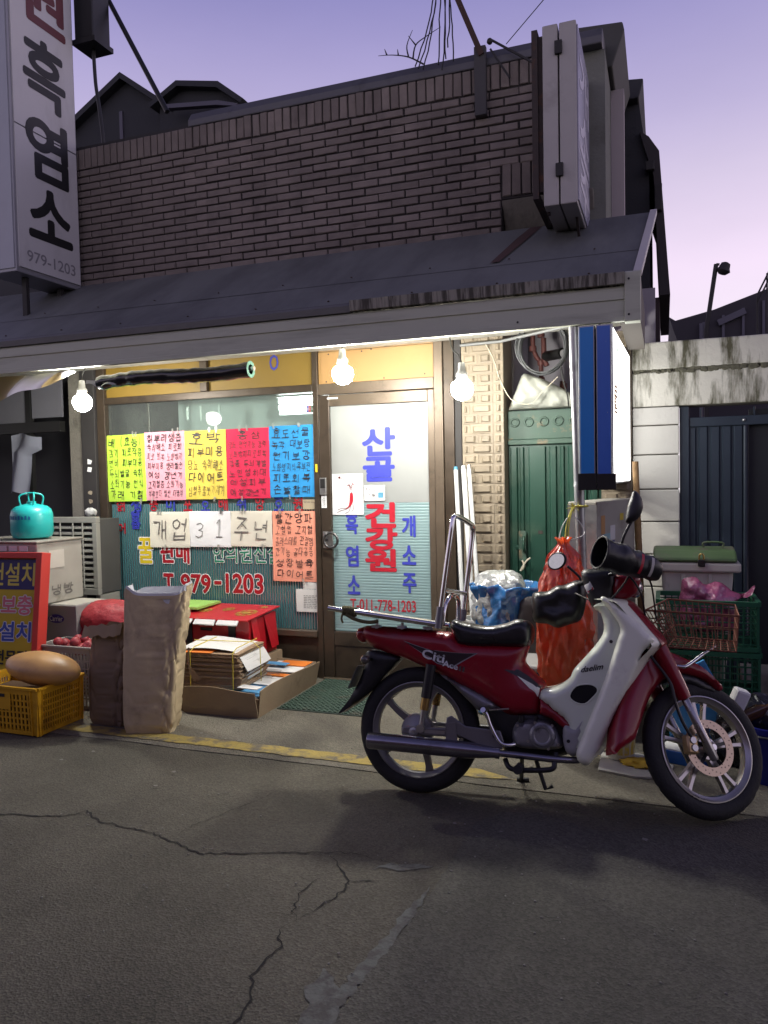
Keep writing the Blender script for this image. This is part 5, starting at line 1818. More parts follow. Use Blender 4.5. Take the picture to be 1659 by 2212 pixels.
m_fb = paper('flyer_blue', (0.10, 0.32, 0.58))
z = 0.117
for (x0, x1, y0, y1, mt) in ((-2.62, -2.30, 4.03, 4.34, m_fw), (-2.58, -2.29, 4.02, 4.28, m_fb), (-2.55, -2.29, 4.25, 4.55, m_fw), (-2.53, -2.285, 4.44, 4.50, m_fo), (-2.55, -2.29, 4.52, 4.80, m_fw),
                             (-2.50, -2.29, 4.66, 4.79, m_fo), (-2.44, -2.30, 4.03, 4.10, m_fw), (-2.62, -2.40, 4.60, 4.66, m_fb)):
    a = rng.uniform(-0.12, 0.12)
    cx, cy_ = (x0 + x1) / 2, (y0 + y1) / 2
    Mx = Matrix.Translation((cx, cy_, z)) @ Matrix.Rotation(a, 4, 'Z') @ Matrix.Rotation(rng.uniform(-.02, .02), 4, 'X')
    MB().box(x0 - cx, x1 - cx, y0 - cy_, y1 - cy_, 0, 0.005, Mx).build('flyer', mt, fly)
    z += 0.0085
mb = MB()
for k in range(9):
    mb.box(-2.52 + rng.uniform(-.01, .01), -2.36 + rng.uniform(-.03, .03), 4.29 + k * 0.024, 4.297 + k * 0.024, z - 0.012, z - 0.0105)
mb.build('print', m_pen, fly)

bd = thing('cardboard_bundle', (-2.68, 4.25, 0.12), 'bundle of flattened cardboard boxes tied with yellow string', 'cardboard bundle')
rng = random.Random(6)
z = 0.145
Rbd = rad(5)
for k in range(26):
    th = rng.uniform(0.0065, 0.0105)
    jx, jy = rng.uniform(-0.012, 0.012), rng.uniform(-0.012, 0.012)
    if k > 19:
        jx -= 0.02
    Mx = Matrix.Translation((-2.70 + jx, 4.27 + jy, z)) @ Matrix.Rotation(Rbd + rng.uniform(-.02, .02), 4, 'Z')
    white = 6 < k < 20 and k % 2 == 0
    MB().box(-0.235, 0.235, -0.205, 0.19, 0, th * 0.9, Mx).build('sheet', m_card2 if not white else m_card, bd)
    if 4 < k < 22:
        MB().box(0.10, 0.2395, -0.12, 0.10, 0.0008, th * 0.8, Mx).build('white_leaf', m_fw, bd)
    z += th
Mx = Matrix.Translation((-2.68, 4.27, z)) @ Matrix.Rotation(Rbd, 4, 'Z')
vs_, fs_ = [], []
for i in range(11):
    for j in range(7):
        a, b = i / 10, j / 6
        x, y = -0.22 + 0.47 * a, -0.17 + 0.36 * b
        zz = 0.012 + 0.014 * math.sin(a * 4 + b) - max(0, a - 0.85) * 0.75
        vs_.append(Mx @ Vector((x, y, zz)))
for i in range(10):
    for j in range(6):
        k = i * 7 + j
        fs_.append((k, k + 7, k + 8, k + 1))
MB().add(vs_, fs_).build('white_cover', m_fw, bd, smooth=50)
MB().box(-0.235, 0.02, -0.212, -0.12, 0.0012, 0.006, Mx).build('orange_flap', m_fo, bd)
m_str = pm('yellow_string', (0.62, 0.50, 0.05), 0.5)
zt = z + 0.022
for x in (-0.12, 0.17):
    q = [Mx @ Vector(p) for p in ((x, -0.214, -(z - 0.13)), (x + 0.004, -0.216, -0.05), (x, -0.212, 0.006), (x, -0.15, 0.028), (x, 0.15, 0.028))]
    MB().tube(q, 0.0028, 6).build('string', m_str, bd)
q = [Mx @ Vector(p) for p in ((-0.22, 0.03, 0.03), (0.20, 0.03, 0.03), (0.245, 0.03, -0.01), (0.248, 0.03, -0.24))]
MB().tube(q, 0.0028, 6).build('string', m_str, bd)
# torn strip hanging at the sack side
vs_ = [(-2.80, 4.03, 0.40), (-2.785, 4.03, 0.40), (-2.79, 4.025, 0.30), (-2.76, 4.02, 0.27), (-2.70, 4.02, 0.22), (-2.715, 4.02, 0.195), (-2.735, 4.02, 0.21), (-2.745, 4.02, 0.19), (-2.785, 4.022, 0.24), (-2.80, 4.025, 0.30)]
MB().add([Vector(v) + Vector((0.02, -0.005, 0)) for v in vs_], [tuple(range(10))]).build('torn_strip', m_card, bd)

gb = thing('gift_box', (-2.9, 4.7, 0), 'red gift box with gold emblems on its lid behind the cardboard bundle', 'gift box')
m_gred = pm('gift_red', (0.42, 0.012, 0.020), 0.35, var=0.08, coat=0.2)
MB().box(-3.22, -2.64, 4.54, 4.92, 0.206, 0.482).build('box_body', m_gred, gb, bevel=0.003)
MB().prism([(4.47, 0.486), (4.94, 0.512), (4.94, 0.520), (4.47, 0.494)], 'x', -3.26, -2.615).build('lid', pm('gift_lid', (0.50, 0.020, 0.028), 0.35, var=0.1), gb)
for x, y, r_ in ((-2.74, 4.68, 0.085), (-2.93, 4.76, 0.05), (-3.08, 4.70, 0.05), (-2.70, 4.86, 0.03)):
    zz = 0.4945 + (y - 4.47) * 0.0553
    mb = MB()
    for k in range(10):
        a = 2 * PI * k / 10
        mb.ball((x + r_ * 0.7 * math.cos(a), y + r_ * 0.9 * math.sin(a), zz + 0.0012 + 0.0553 * r_ * 0.9 * math.sin(a)), (r_ * 0.22, r_ * 0.25, 0.001), 8, 4)
    mb.ball((x, y, zz + 0.002), (r_ * 0.42, r_ * 0.5, 0.002), 10, 4)
    mb.build('gold_emblem', pm('gold_print', (0.62, 0.42, 0.08), 0.35, metal=0.5), gb, kind='stuff')
for x0, x1, dz_ in ((-3.24, -3.04, 0.004), (-3.02, -2.86, -0.004), (-2.84, -2.68, 0.0)):
    MB().prism([(4.44, 0.466 + dz_), (4.472, 0.492), (4.474, 0.485), (4.446, 0.458 + dz_)], 'x', x0, x1).build('white_flap', m_fw, gb)
for x0, x1 in ((-2.80, -2.745), (-3.14, -3.09)):
    MB().box(x0, x1, 4.532, 4.539, 0.25, 0.475).build('slot', m_dark, gb)
MB().box(-3.02, -2.93, 4.532, 4.539, 0.40, 0.42).build('slot', m_dark, gb)
MB().add([(-2.638, 4.56, 0.482), (-2.636, 4.64, 0.482), (-2.59, 4.62, 0.27), (-2.60, 4.55, 0.27)], [(0, 1, 2, 3)]).build('flap', m_gred, gb)
MB().add([(-2.638, 4.74, 0.482), (-2.636, 4.90, 0.490), (-2.60, 4.88, 0.25), (-2.59, 4.76, 0.25)], [(0, 1, 2, 3)]).build('flap', m_gred, gb)
MB().box(-3.19, -3.15, 4.533, 4.539, 0.30, 0.35).build('paper_label', m_fw, gb)
MB().box(-3.24, -2.60, 4.52, 4.93, 0.116, 0.205).build('base_carton', m_card, gb)
MB().box(-3.36, -3.10, 4.62, 4.93, 0.524, 0.540).build('leaflet', paper('leaflet_green', (0.30, 0.55, 0.12)), None, label='green and white leaflet on top of the red gift box', cat='leaflet')

# green doormat of interlaced rubber
mt_ = thing('doormat', (-1.96, 4.57, 0.005), 'green rubber lattice doormat in front of the shop door', 'doormat')
m_mat = pm('mat_green', (0.075, 0.125, 0.095), 0.7, var=0.25, scale=12, col2=(0.13, 0.13, 0.10), c2scale=5)
mb = MB()
nx, ny = 34, 40
for i in range(nx):
    for j in range(ny):
        x = -2.255 + 0.595 * (i + 0.5) / nx
        y = 4.215 + 0.705 * (j + 0.5) / ny
        sx = 1 if (i + j) % 2 else -1
        if (i + j) % 2:
            mb.box(x - 0.0085, x + 0.0085, y - 0.0035, y + 0.0035, 0.008, 0.017 + 0.002 * math.sin(i * 3 + j))
        else:
            mb.box(x - 0.0035, x + 0.0035, y - 0.0085, y + 0.0085, 0.008, 0.014)
mb.build('lattice', m_mat, mt_)
MB().box(-2.265, -1.65, 4.205, 4.93, 0.0046, 0.009).build('backing', pm('mat_backing', (0.030, 0.045, 0.036), 0.8), mt_)
# ================================================================== passage with green gate
m_gg = pm('gate_green', (0.009, 0.048, 0.031), 0.45, var=0.18, scale=6, col2=(0.05, 0.09, 0.06), c2=(0.55, 0.75), c2scale=4, bump=0.06, bscale=20)
m_gg2 = pm('gate_green_worn', (0.040, 0.082, 0.060), 0.6, var=0.25, scale=8, col2=(0.20, 0.14, 0.085), c2=(0.58, 0.68), c2scale=8)
gt = thing('green_gate', (-0.70, 5.1, 0), 'green ribbed metal gate with a row of ring ornaments beside the tile pillar', 'gate')
MB().box(-0.968, -0.374, 5.105, 5.125, 0.0045, 1.66).build('panel', m_gg, gt)
for x0, x1 in ((-0.955, -0.905), (-0.895, -0.862), (-0.835, -0.720), (-0.700, -0.650), (-0.630, -0.60), (-0.58, -0.46), (-0.44, -0.39)):
    MB().prism([(x0, 5.1045), (x0 + 0.008, 5.088), (x1 - 0.008, 5.088), (x1, 5.1045)], 'z', 0.08, 1.61).build('rib', m_gg, gt)
MB().box(-0.968, -0.374, 5.092, 5.13, 1.662, 1.852).build('top_band', m_gg2, gt, bevel=0.004)
MB().box(-0.970, -0.372, 5.08, 5.13, 1.628, 1.661).build('mid_rail', m_gg2, gt, bevel=0.004)
for x in (-0.921, -0.829, -0.731, -0.637, -0.54, -0.44):
    q = [(x + 0.026 * math.cos(t), 5.088, 1.775 + 0.026 * math.sin(t)) for t in [2 * PI * k / 20 for k in range(20)]]
    MB().tube(q, 0.0065, 6, closed=True).build('ring', m_gg2, gt, smooth=60)
MB().box(-0.902, -0.852, 5.070, 5.087, 0.86, 1.06).build('latch_plate', m_gg2, gt, bevel=0.003)
MB().tube(smooth_poly([(-0.865, 5.085, 1.02), (-0.865, 5.05, 1.01), (-0.865, 5.045, 0.94), (-0.865, 5.085, 0.92)], 4, False), 0.008, 8).build('pull', m_gg, gt, smooth=50)
MB().lathe([(0.0005, 0.006), (0.014, 0.004), (0.016, 0)], 14, Matrix.Translation((-0.912, 5.087, 0.95)) @ Matrix.Rotation(PI / 2, 4, 'X')).build('lock', m_gg, gt, smooth=40)
MB().box(-0.775, -0.745, 5.084, 5.0875, 1.04, 1.062).build('rust_chip', m_iron, gt)
m_rag = pm('rag_cream', (0.50, 0.46, 0.36), 0.9, var=0.15)
MB().tube(smooth_poly([(-0.875, 5.04, 0.87), (-0.86, 5.03, 0.83), (-0.885, 5.03, 0.80), (-0.85, 5.03, 0.86), (-0.82, 5.035, 0.885)], 5, False), 0.006, 6).build('tied_rag', m_rag, None, smooth=60, label='scrap of cream rag tied to the green gate latch', cat='rag')

# pale wall, gas pipes and vent behind the gate
wl = MB().box(-1.0, -0.05, 5.9, 6.0, 0, 2.75).box(-0.98, -0.96, 5.28, 5.9, 0, 2.75).build('passage_wall', pm('passage_render', (0.36, 0.34, 0.37), 0.85, var=0.12, scale=4), None,
     label='pale plaster wall at the back of the passage behind the green gate', cat='wall')
gp = thing('gas_pipes', (-0.80, 5.5, 2.2), 'rust red gas pipes with valves in the opening above the green gate', 'pipes')
m_pipe = pm('pipe_red', (0.10, 0.030, 0.026), 0.6, var=0.25, scale=12)
MB().tube([(-0.845, 5.40, 2.6), (-0.845, 5.40, 2.30), (-0.82, 5.40, 2.24), (-0.79, 5.40, 2.20), (-0.79, 5.40, 2.06)], 0.016, 10).build('pipe', m_pipe, gp, smooth=50)
MB().tube([(-0.788, 5.40, 2.6), (-0.788, 5.40, 2.38)], 0.014, 10).build('pipe', m_pipe, gp, smooth=50)
MB().tube([(-0.765, 5.36, 2.36), (-0.765, 5.36, 2.22), (-0.745, 5.36, 2.17)], 0.018, 10).build('pipe', m_pipe, gp, smooth=50)
MB().tube([(-0.64, 5.36, 2.06), (-0.64, 5.36, 1.9)], 0.018, 10).build('pipe', m_pipe, gp, smooth=50)
for x, z in ((-0.845, 2.30), (-0.79, 2.20), (-0.788, 2.39), (-0.79, 2.08), (-0.64, 2.03)):
    MB().lathe([(0.0005, -0.018), (0.024, -0.018), (0.026, 0), (0.024, 0.018), (0.0005, 0.018)], 12, Matrix.Translation((x, 5.395, z))).build('valve', m_pipe, gp, smooth=40)
MB().tube([(-0.75, 5.36, 2.235), (-0.62, 5.20, 2.225)], [0.035, 0.035], 14, False).build('vent_pipe', m_blk, gp, smooth=50)
MB().lathe([(0.0005, 0.0), (0.027, 0.0)], 14, Matrix.Translation((-0.618, 5.197, 2.221)) @ Matrix.Rotation(rad(52), 4, 'Z') @ Matrix.Rotation(PI / 2, 4, 'X')).build('vent_cap', pm('vent_white', (0.5, 0.5, 0.5), 0.6), gp)
MB().tube([(-1.25, 4.955, 2.285), (-0.98, 4.95, 2.29), (-0.42, 4.60, 2.30)], 0.010, 8).build('conduit', pm('conduit_grey', (0.16, 0.165, 0.165), 0.5), gp, smooth=50)
# coil of cable
cb = thing('cable_coil', (-0.70, 4.90, 2.06), 'thick coil of grey cable hanging above the green gate', 'cable coil')
rng = random.Random(14)
m_cab = pm('cable_grey', (0.055, 0.058, 0.062), 0.6, var=0.3)
for k in range(9):
    q = []
    rx, rz = 0.150 + rng.uniform(-0.012, 0.014), 0.160 + rng.uniform(-0.014, 0.012)
    cx, cz = -0.705 + rng.uniform(-.008, .008), 2.222 + rng.uniform(-.006, .006)
    for j in range(40):
        t = 2 * PI * j / 40
        q.append((cx + rx * math.cos(t), 4.90 + 0.02 * math.sin(t + k) + rng.uniform(-.003, .003) + (k - 4) * 0.006, cz + rz * math.sin(t)))
    MB().tube(q, 0.0048, 6, closed=True).build('cable_turn', m_cab, cb, smooth=60)
MB().tube(smooth_poly([(-0.60, 4.89, 2.12), (-0.58, 4.90, 2.0), (-0.56, 4.92, 1.92), (-0.555, 4.94, 1.85)], 5, False), 0.0045, 6).build('cable_tail', m_blk, cb)
# white string down the pillar
MB().tube(smooth_poly([(-1.09, 4.955, 2.30), (-1.03, 4.955, 2.18), (-0.99, 4.955, 2.05), (-0.93, 4.955, 1.93), (-0.86, 4.945, 1.885), (-0.78, 4.945, 1.885), (-0.72, 4.945, 1.95), (-0.62, 4.945, 2.04)], 6, False), 0.0028, 5).build('string', m_rag, None,
    label='pale string strung from the tile pillar to the cloth bundle', cat='string')
# cloth bundle on the gate top
pl = [(-0.958, 1.856), (-0.955, 1.87), (-0.93, 1.93), (-0.90, 1.99), (-0.872, 2.075), (-0.85, 2.092), (-0.81, 2.078), (-0.741, 2.05), (-0.666, 2.013), (-0.60, 1.975), (-0.545, 1.94), (-0.50, 1.91), (-0.47, 1.88), (-0.47, 1.856)]
mb = puff(MB(), pl, 0.015, 0.085, 0.09, 0.016, y0=5.09)
mb.v = [tuple(Vector(v) + Vector((0, 0.024 * fbm((v[0] * 9 + v[2] * 4, 3, v[2] * 11 - v[0] * 5)) - 0.012 * abs(math.sin((v[0] + v[2] * 0.7) * 34)), 0))) for v in mb.v]
mb.build('cloth_bundle', pm('stained_cloth', (0.33, 0.34, 0.30), 0.75, var=0.08, scale=9, bump=0.3, bscale=25, col2=(0.27, 0.15, 0.055), c2=(0.56, 0.68), c2scale=5.5), None, smooth=70,
         label='stained white plastic bundle wedged on top of the green gate', cat='bundle')

# ================================================================== white block wall and blue gate
m_blockw = pm('white_block', (0.52, 0.505, 0.455), 0.85, var=0.10, scale=5, bump=0.25, bscale=40, rnd=0.05, col2=(0.16, 0.15, 0.11), c2=(0.60, 0.78), c2scale=3.2, c2stretch=(2.2, 1, 0.6))
m_blocktop = pm('mossy_block', (0.60, 0.58, 0.50), 0.85, var=0.12, scale=5, bump=0.35, bscale=40, col2=(0.085, 0.080, 0.045), c2=(0.46, 0.62), c2scale=4.0, c2stretch=(3.0, 1, 0.55))
m_blockj = pm('block_joint', (0.12, 0.11, 0.085), 0.95, var=0.3, bump=0.6)
bw = thing('block_wall', (0.5, 5.1, 0), 'white painted block wall with dark rain streaks around the blue gate', 'wall')
MB().box(-0.176, 0.086, 5.118, 5.28, 0, 1.84).box(-0.176, 3.0, 5.118, 5.28, 1.835, 2.225).build('core', m_blockj, bw)
MB().box(-0.182, 3.0, 5.092, 5.29, 2.066, 2.234).build('block', m_blocktop, bw, bevel=0.008)
MB().box(-0.180, 3.0, 5.100, 5.285, 1.838, 2.050).build('block', m_blocktop, bw, bevel=0.008)
zb = 1.832
for h in (0.115, 0.182, 0.216, 0.203, 0.205, 0.205, 0.205, 0.205, 0.205):
    MB().box(-0.180, 0.093, 5.100, 5.285, max(0.005, zb - h + 0.007), zb).build('block', m_blockw, bw, bevel=0.006)
    zb -= h
# crusty moss line in the joint
mb = MB()
rng = random.Random(41)
for k in range(150):
    x = rng.uniform(-0.17, 0.75)
    s = rng.uniform(0.004, 0.012) * (1.3 if x > 0.1 else 0.8)
    mb.ball((x, 5.099, 2.058 + rng.uniform(-0.014, 0.010)), (s * 1.6, s * 0.5, s), 6, 4)
mb.build('joint_moss', pm('moss_crust', (0.10, 0.095, 0.065), 0.95, var=0.5, scale=60), bw, kind='stuff')
m_bg = pm('gate_navy', (0.016, 0.026, 0.042), 0.5, var=0.2, scale=6, bump=0.05)
gn = thing('blue_gate', (0.55, 5.15, 0), 'dark navy metal gate in the white block wall', 'gate')
MB().box(0.097, 0.150, 5.13, 5.20, 0.0045, 1.832).build('jamb', m_bg, gn, bevel=0.003)
MB().box(0.155, 0.46, 5.16, 5.18, 0.0045, 1.76).build('leaf', m_bg, gn)
for x in (0.165, 0.232, 0.300, 0.365, 0.43):
    MB().prism([(x - 0.027, 5.159), (x - 0.020, 5.148), (x + 0.020, 5.148), (x + 0.027, 5.159)], 'z', 0.06, 1.70).build('panel', m_bg, gn)
MB().box(0.155, 1.3, 5.142, 5.158, 1.705, 1.762).build('top_rail', m_bg, gn, bevel=0.003)
MB().tube([(0.468, 5.145, 0.02), (0.468, 5.145, 1.70)], 0.012, 8).build('bolt_rod', m_bg, gn, smooth=50)
MB().box(0.49, 1.4, 5.19, 5.21, 0.0045, 1.80).build('leaf', pm('gate_dark', (0.010, 0.012, 0.016), 0.6), gn)
MB().ball((0.46, 5.14, 1.735), 0.010, 10, 6).build('knob', m_steel, gn, smooth=60)
for x in (0.22, 0.52, 0.60):
    MB().tube([(x, 5.17, 1.763), (x, 5.17, 1.815)], 0.006, 6).build('spike', m_bg, gn)
MB().box(0.42, 1.4, 4.86, 5.09, 0.0045, 0.26).build('concrete_step', m_conc, None, bevel=0.01, label='grey concrete step in front of the navy gate', cat='step')

# ---- leaning white tubes
m_tubew = pm('tube_white', (0.62, 0.63, 0.62), 0.35, var=0.06)
for k, (a, b, r_, lab) in enumerate((((-1.285, 4.93, 1.47), (-1.175, 4.70, 0.006), 0.014, 'white tube with a blue tip leaning left of the other two by the door'),
                                     ((-1.232, 4.93, 1.475), (-1.105, 4.70, 0.006), 0.017, 'thick white tube leaning between the other two by the door'),
                                     ((-1.200, 4.945, 1.478), (-1.055, 4.70, 0.006), 0.014, 'white tube leaning nearest the tile pillar'))):
    t_ = thing('white_tube', b, lab, 'tube', 'white tubes leaning by the door')
    MB().tube([b, a], r_, 12).build('barrel', m_tubew, t_, smooth=40)
    d = (Vector(a) - Vector(b)).normalized()
    MB().tube([Vector(a) + d * 0.0005, Vector(a) + d * 0.022], [r_ * 1.02, r_ * 0.9], 12).build('end_cap', pm('tip_blue', (0.05, 0.25, 0.40), 0.5) if k == 0 else m_steel, t_, smooth=40)
MB().box(-1.19, -1.16, 4.93, 4.955, 0.0, 0.62).build('wood_slat', pm('slat_yellow', (0.42, 0.27, 0.07), 0.7), None, label='thin yellow slat standing behind the white tubes', cat='slat')
# white plastic tub behind the tubes
MB().lathe([(0.0005, 0.0), (0.12, 0.0), (0.135, 0.42), (0.125, 0.42), (0.11, 0.02)], 24, Matrix.Translation((-1.06, 4.70, 0.12))).build('plastic_tub', pm('tub_white', (0.55, 0.55, 0.52), 0.5, var=0.1), None, smooth=40,
    label='white plastic tub on a block at the foot of the tubes', cat='tub')
MB().box(-1.19, -0.93, 4.58, 4.83, 0.0045, 0.119).build('concrete_block', m_conc, None, bevel=0.008, label='grey concrete block under the white plastic tub', cat='block')

# ---- blue bag with a white bag inside
def bag(name, prof, c, squash, mat, label, cat, seed, amp=0.035, nu=48, freq=7, twist=0.0):
    """crumpled bag: profile (r, z) turned and folded"""
    n_ = nu
    vs_ = []
    for (r_, z_) in prof:
        for k in range(n_):
            a = 2 * PI * k / n_ + twist * z_
            d = Vector((math.cos(a), math.sin(a) * squash, 0))
            q = Vector((d.x * 1.2 + seed, d.y * 1.2, z_ * 2))
            rg_ = (1 - 2 * abs(noise.noise(q * freq * 0.5))) * amp + noise.noise(q * freq * 1.4) * amp * 0.6
            f = min(1, r_ / 0.05)
            p = d * (r_ + rg_ * f) + Vector((0, 0, z_ + noise.noise(q * 3) * amp * 0.5 * (z_ > 0.02)))
            vs_.append(Vector(c) + p)
    fs_ = [(j * n_ + k, j * n_ + (k + 1) % n_, (j + 1) * n_ + (k + 1) % n_, (j + 1) * n_ + k) for j in range(len(prof) - 1) for k in range(n_)]
    return MB().add(vs_, fs_).build(name, mat, None, smooth=60, label=label, cat=cat)
def dens(prof, k=5):
    return [tuple(p) for p in smooth_poly(prof, k, False)]
m_bblue = translucent('blue_bag_film', (0.035, 0.22, 0.55), 0.35, 0.12, bump=0.7, bscale=16, var=0.35, gloss=1.2, clear=0.08)
bag('blue_bag', dens([(0.001, 0.0), (0.13, 0.0), (0.165, 0.06), (0.172, 0.25), (0.165, 0.45), (0.15, 0.62), (0.158, 0.72), (0.178, 0.765), (0.168, 0.775), (0.14, 0.72)], 6), (-0.885, 4.55, 0.0045), 0.85, m_bblue, 'blue plastic bag standing open below the green gate', 'bag', 2.0, 0.045, freq=5)
bag('white_bag', dens([(0.001, 0.0), (0.13, 0.0), (0.15, 0.1), (0.135, 0.20), (0.11, 0.27), (0.06, 0.305), (0.001, 0.30)], 6), (-0.925, 4.55, 0.55), 0.8, translucent('white_film', (0.66, 0.68, 0.64), 0.4, 0.15, bump=0.8, bscale=22, gloss=1.2, clear=0.1), 'crumpled white plastic bag stuffed in the blue one', 'bag', 5.5, 0.03, freq=9)
bag('bag_contents', dens([(0.001, 0.0), (0.12, 0.0), (0.14, 0.2), (0.12, 0.5), (0.001, 0.53)], 4), (-0.885, 4.55, 0.012), 0.85, pm('mixed_rubbish', (0.10, 0.14, 0.22), 0.7, var=0.9, scale=14), 'dark rubbish showing through the blue plastic bag', 'rubbish', 9.0, 0.02)

# ---- old chair behind the motorbike
ch = thing('chair', (-0.60, 4.3, 0), 'old chair with a dark padded back and grey seat behind the motorbike', 'chair')
pl = smooth_poly([(-0.78, 0.40), (-0.785, 0.66), (-0.76, 0.715), (-0.70, 0.73), (-0.50, 0.735), (-0.42, 0.71), (-0.40, 0.64), (-0.41, 0.40)], 3)
mb = puff(MB(), pl, 0.010, 0.03, 0.05, 0.03, y0=4.42)
mb.build('backrest', pm('vinyl_brown', (0.030, 0.024, 0.023), 0.5, var=0.2), ch, smooth=50)
MB().box(-0.80, -0.40, 4.10, 4.45, 0.365, 0.405).build('seat', pm('seat_grey', (0.30, 0.29, 0.28), 0.6, var=0.12), ch, bevel=0.015)
for x, y in ((-0.77, 4.13), (-0.43, 4.13), (-0.77, 4.42), (-0.43, 4.42)):
    MB().tube([(x, y, 0.005), (x, y, 0.368)], 0.011, 8).build('leg', m_galv, ch, smooth=40)

# ---- red net bag hanging from the post
m_rbag = translucent('red_mesh', (0.95, 0.12, 0.03), 0.55, 0.30, bump=0.5, bscale=14, var=0.25, gloss=0.6)
rb = bag('red_bag', dens([(0.001, 0.0), (0.08, 0.008), (0.108, 0.06), (0.118, 0.20), (0.122, 0.36), (0.110, 0.50), (0.080, 0.62), (0.045, 0.70), (0.020, 0.745), (0.032, 0.775)], 6), (-0.470, 3.90, 0.335), 0.62, m_rbag, 'bright red mesh bag hanging from the steel post by yellow cord', 'bag', 3.3, 0.026, nu=72, freq=6)
MB().ball((-0.47, 3.90, 0.52), (0.055, 0.035, 0.13), 20, 14, lambda d: 1 + 0.2 * fbm(d, 3)).build('contents', pm('onion_white', (0.55, 0.40, 0.28), 0.6, var=0.4, scale=14), rb, smooth=60)
m_ycord = pm('yellow_cord', (0.60, 0.55, 0.09), 0.6, var=0.2)
for pts in ([(-0.462, 3.91, 1.10), (-0.455, 3.93, 1.18), (-0.435, 3.97, 1.25), (-0.415, 3.995, 1.262)], [(-0.448, 3.91, 1.10), (-0.445, 3.93, 1.18), (-0.43, 3.97, 1.25), (-0.405, 3.995, 1.268)]):
    MB().tube(smooth_poly(pts, 4, False), 0.004, 6).build('cord', m_ycord, rb)
mb = MB()
rng = random.Random(19)
for k in range(16):
    a = rng.uniform(0, 2 * PI)
    mb.tube([(-0.428, 3.985, 1.257), (-0.428 + 0.035 * math.cos(a), 3.98 - rng.uniform(0, .02), 1.257 + 0.028 * math.sin(a))], [0.003, 0.001], 4)
q = [(-0.395 + 0.033 * math.cos(t), 4.03 + 0.033 * math.sin(t), 1.262) for t in [2 * PI * k / 20 for k in range(20)]]
mb.tube(q, 0.005, 6, closed=True)
mb.build('knot', m_ycord, rb)
MB().tube(smooth_poly([(-0.47, 3.905, 1.08), (-0.49, 3.90, 1.10), (-0.475, 3.92, 1.17), (-0.44, 3.95, 1.215), (-0.40, 3.95, 1.19), (-0.372, 3.95, 1.14), (-0.385, 3.93, 1.115), (-0.44, 3.91, 1.095)], 6, False), 0.0028, 6).build('wire', pm('wire_white', (0.6, 0.6, 0.56), 0.5), rb)

# ---- grey metal cabinet with stickers
cbn = thing('metal_cabinet', (-0.25, 4.5, 0), 'grey metal cabinet with peeling stickers behind the steel post', 'cabinet')
a, b = Vector((-0.332, 4.20)), Vector((-0.162, 4.80))
d = (b - a).normalized()
nrm = Vector((-d.y, d.x))
P = [a, b, b + nrm * 0.16, a + nrm * 0.16]
MB().prism([tuple(p) for p in P], 'z', 0.0045, 1.278).build('body', pm('cabinet_grey', (0.34, 0.325, 0.29), 0.5, var=0.10, scale=5, col2=(0.24, 0.22, 0.19), c2scale=3), cbn, bevel=0.006)
q = [p for p in P]
MB().prism([tuple(q[0] - d * 0.003), tuple(q[0] - d * 0.001), tuple(q[3] - d * 0.001), tuple(q[3] - d * 0.003)], 'z', 0.06, 1.26).build('steel_edge', m_steel, cbn)
def stick(u0, u1, z0, z1, mat):
    vs_ = []
    for u, z in ((u0, z0), (u1, z0), (u1, z1), (u0, z1)):
        p = a + d * u - nrm * 0.0015
        vs_.append((p.x, p.y, z))
    MB().add(vs_, [(0, 1, 2, 3)]).build('sticker', mat, cbn)
stick(0.10, 0.20, 0.98, 1.10, paper('sticker_aqua', (0.25, 0.42, 0.45)))
stick(0.06, 0.12, 1.10, 1.20, paper('sticker_orange', (0.45, 0.25, 0.10)))
stick(0.20, 0.28, 1.06, 1.14, paper('sticker_white2', (0.60, 0.60, 0.60)))
stick(0.21, 0.27, 1.02, 1.055, paper('sticker_navy', (0.03, 0.05, 0.20)))
stick(0.12, 0.19, 1.03, 1.045, MATS['sticker_navy'])
stick(0.36, 0.42, 1.16, 1.20, paper('sticker_yellow', (0.55, 0.42, 0.05)))

# ---- wooden stick
MB().tube([(-0.120, 4.80, 0.0), (-0.128, 4.83, 0.6), (-0.145, 4.85, 1.1), (-0.158, 4.86, 1.495)], [0.022, 0.020, 0.020, 0.018], 10).build('wooden_pole', pm('bark_wood', (0.24, 0.145, 0.065), 0.85, var=0.35, scale=30, bump=0.5, bscale=40), None, smooth=60,
    label='peeled brown wooden pole leaning by the block wall', cat='pole')

# ---- wheelie bin with green lid
bn_ = thing('rubbish_bin', (0.17, 4.7, 0), 'grey rubbish bin with a dirty green lid and padlock before the navy gate', 'bin')
m_bing = pm('bin_grey', (0.50, 0.485, 0.42), 0.6, var=0.12, scale=6, col2=(0.16, 0.15, 0.12), c2=(0.58, 0.75), c2scale=4)
m_binl = pm('bin_lid_green', (0.070, 0.125, 0.045), 0.6, var=0.3, scale=7, col2=(0.12, 0.11, 0.08), c2=(0.5, 0.65), c2scale=6)
x0, x1, y0, y1 = -0.03, 0.375, 4.56, 4.93
lo = [(x0 + 0.07, y0 + 0.06), (x1 - 0.07, y0 + 0.06), (x1 - 0.07, y1 - 0.05), (x0 + 0.07, y1 - 0.05)]
hi = [(x0 + 0.015, y0 + 0.015), (x1 - 0.015, y0 + 0.015), (x1 - 0.015, y1 - 0.01), (x0 + 0.015, y1 - 0.01)]
MB().add([(*p, 0.02) for p in lo] + [(*p, 0.90) for p in hi], [(3, 2, 1, 0), (4, 5, 6, 7), (0, 1, 5, 4), (1, 2, 6, 5), (2, 3, 7, 6), (3, 0, 4, 7)]).build('body', m_bing, bn_, bevel=0.02)
for x in (0.10, 0.24):
    MB().prism([(x - 0.012, 4.578), (x - 0.008, 4.568), (x + 0.008, 4.568), (x + 0.012, 4.578)], 'z', 0.55, 0.86).build('rib', m_bing, bn_)
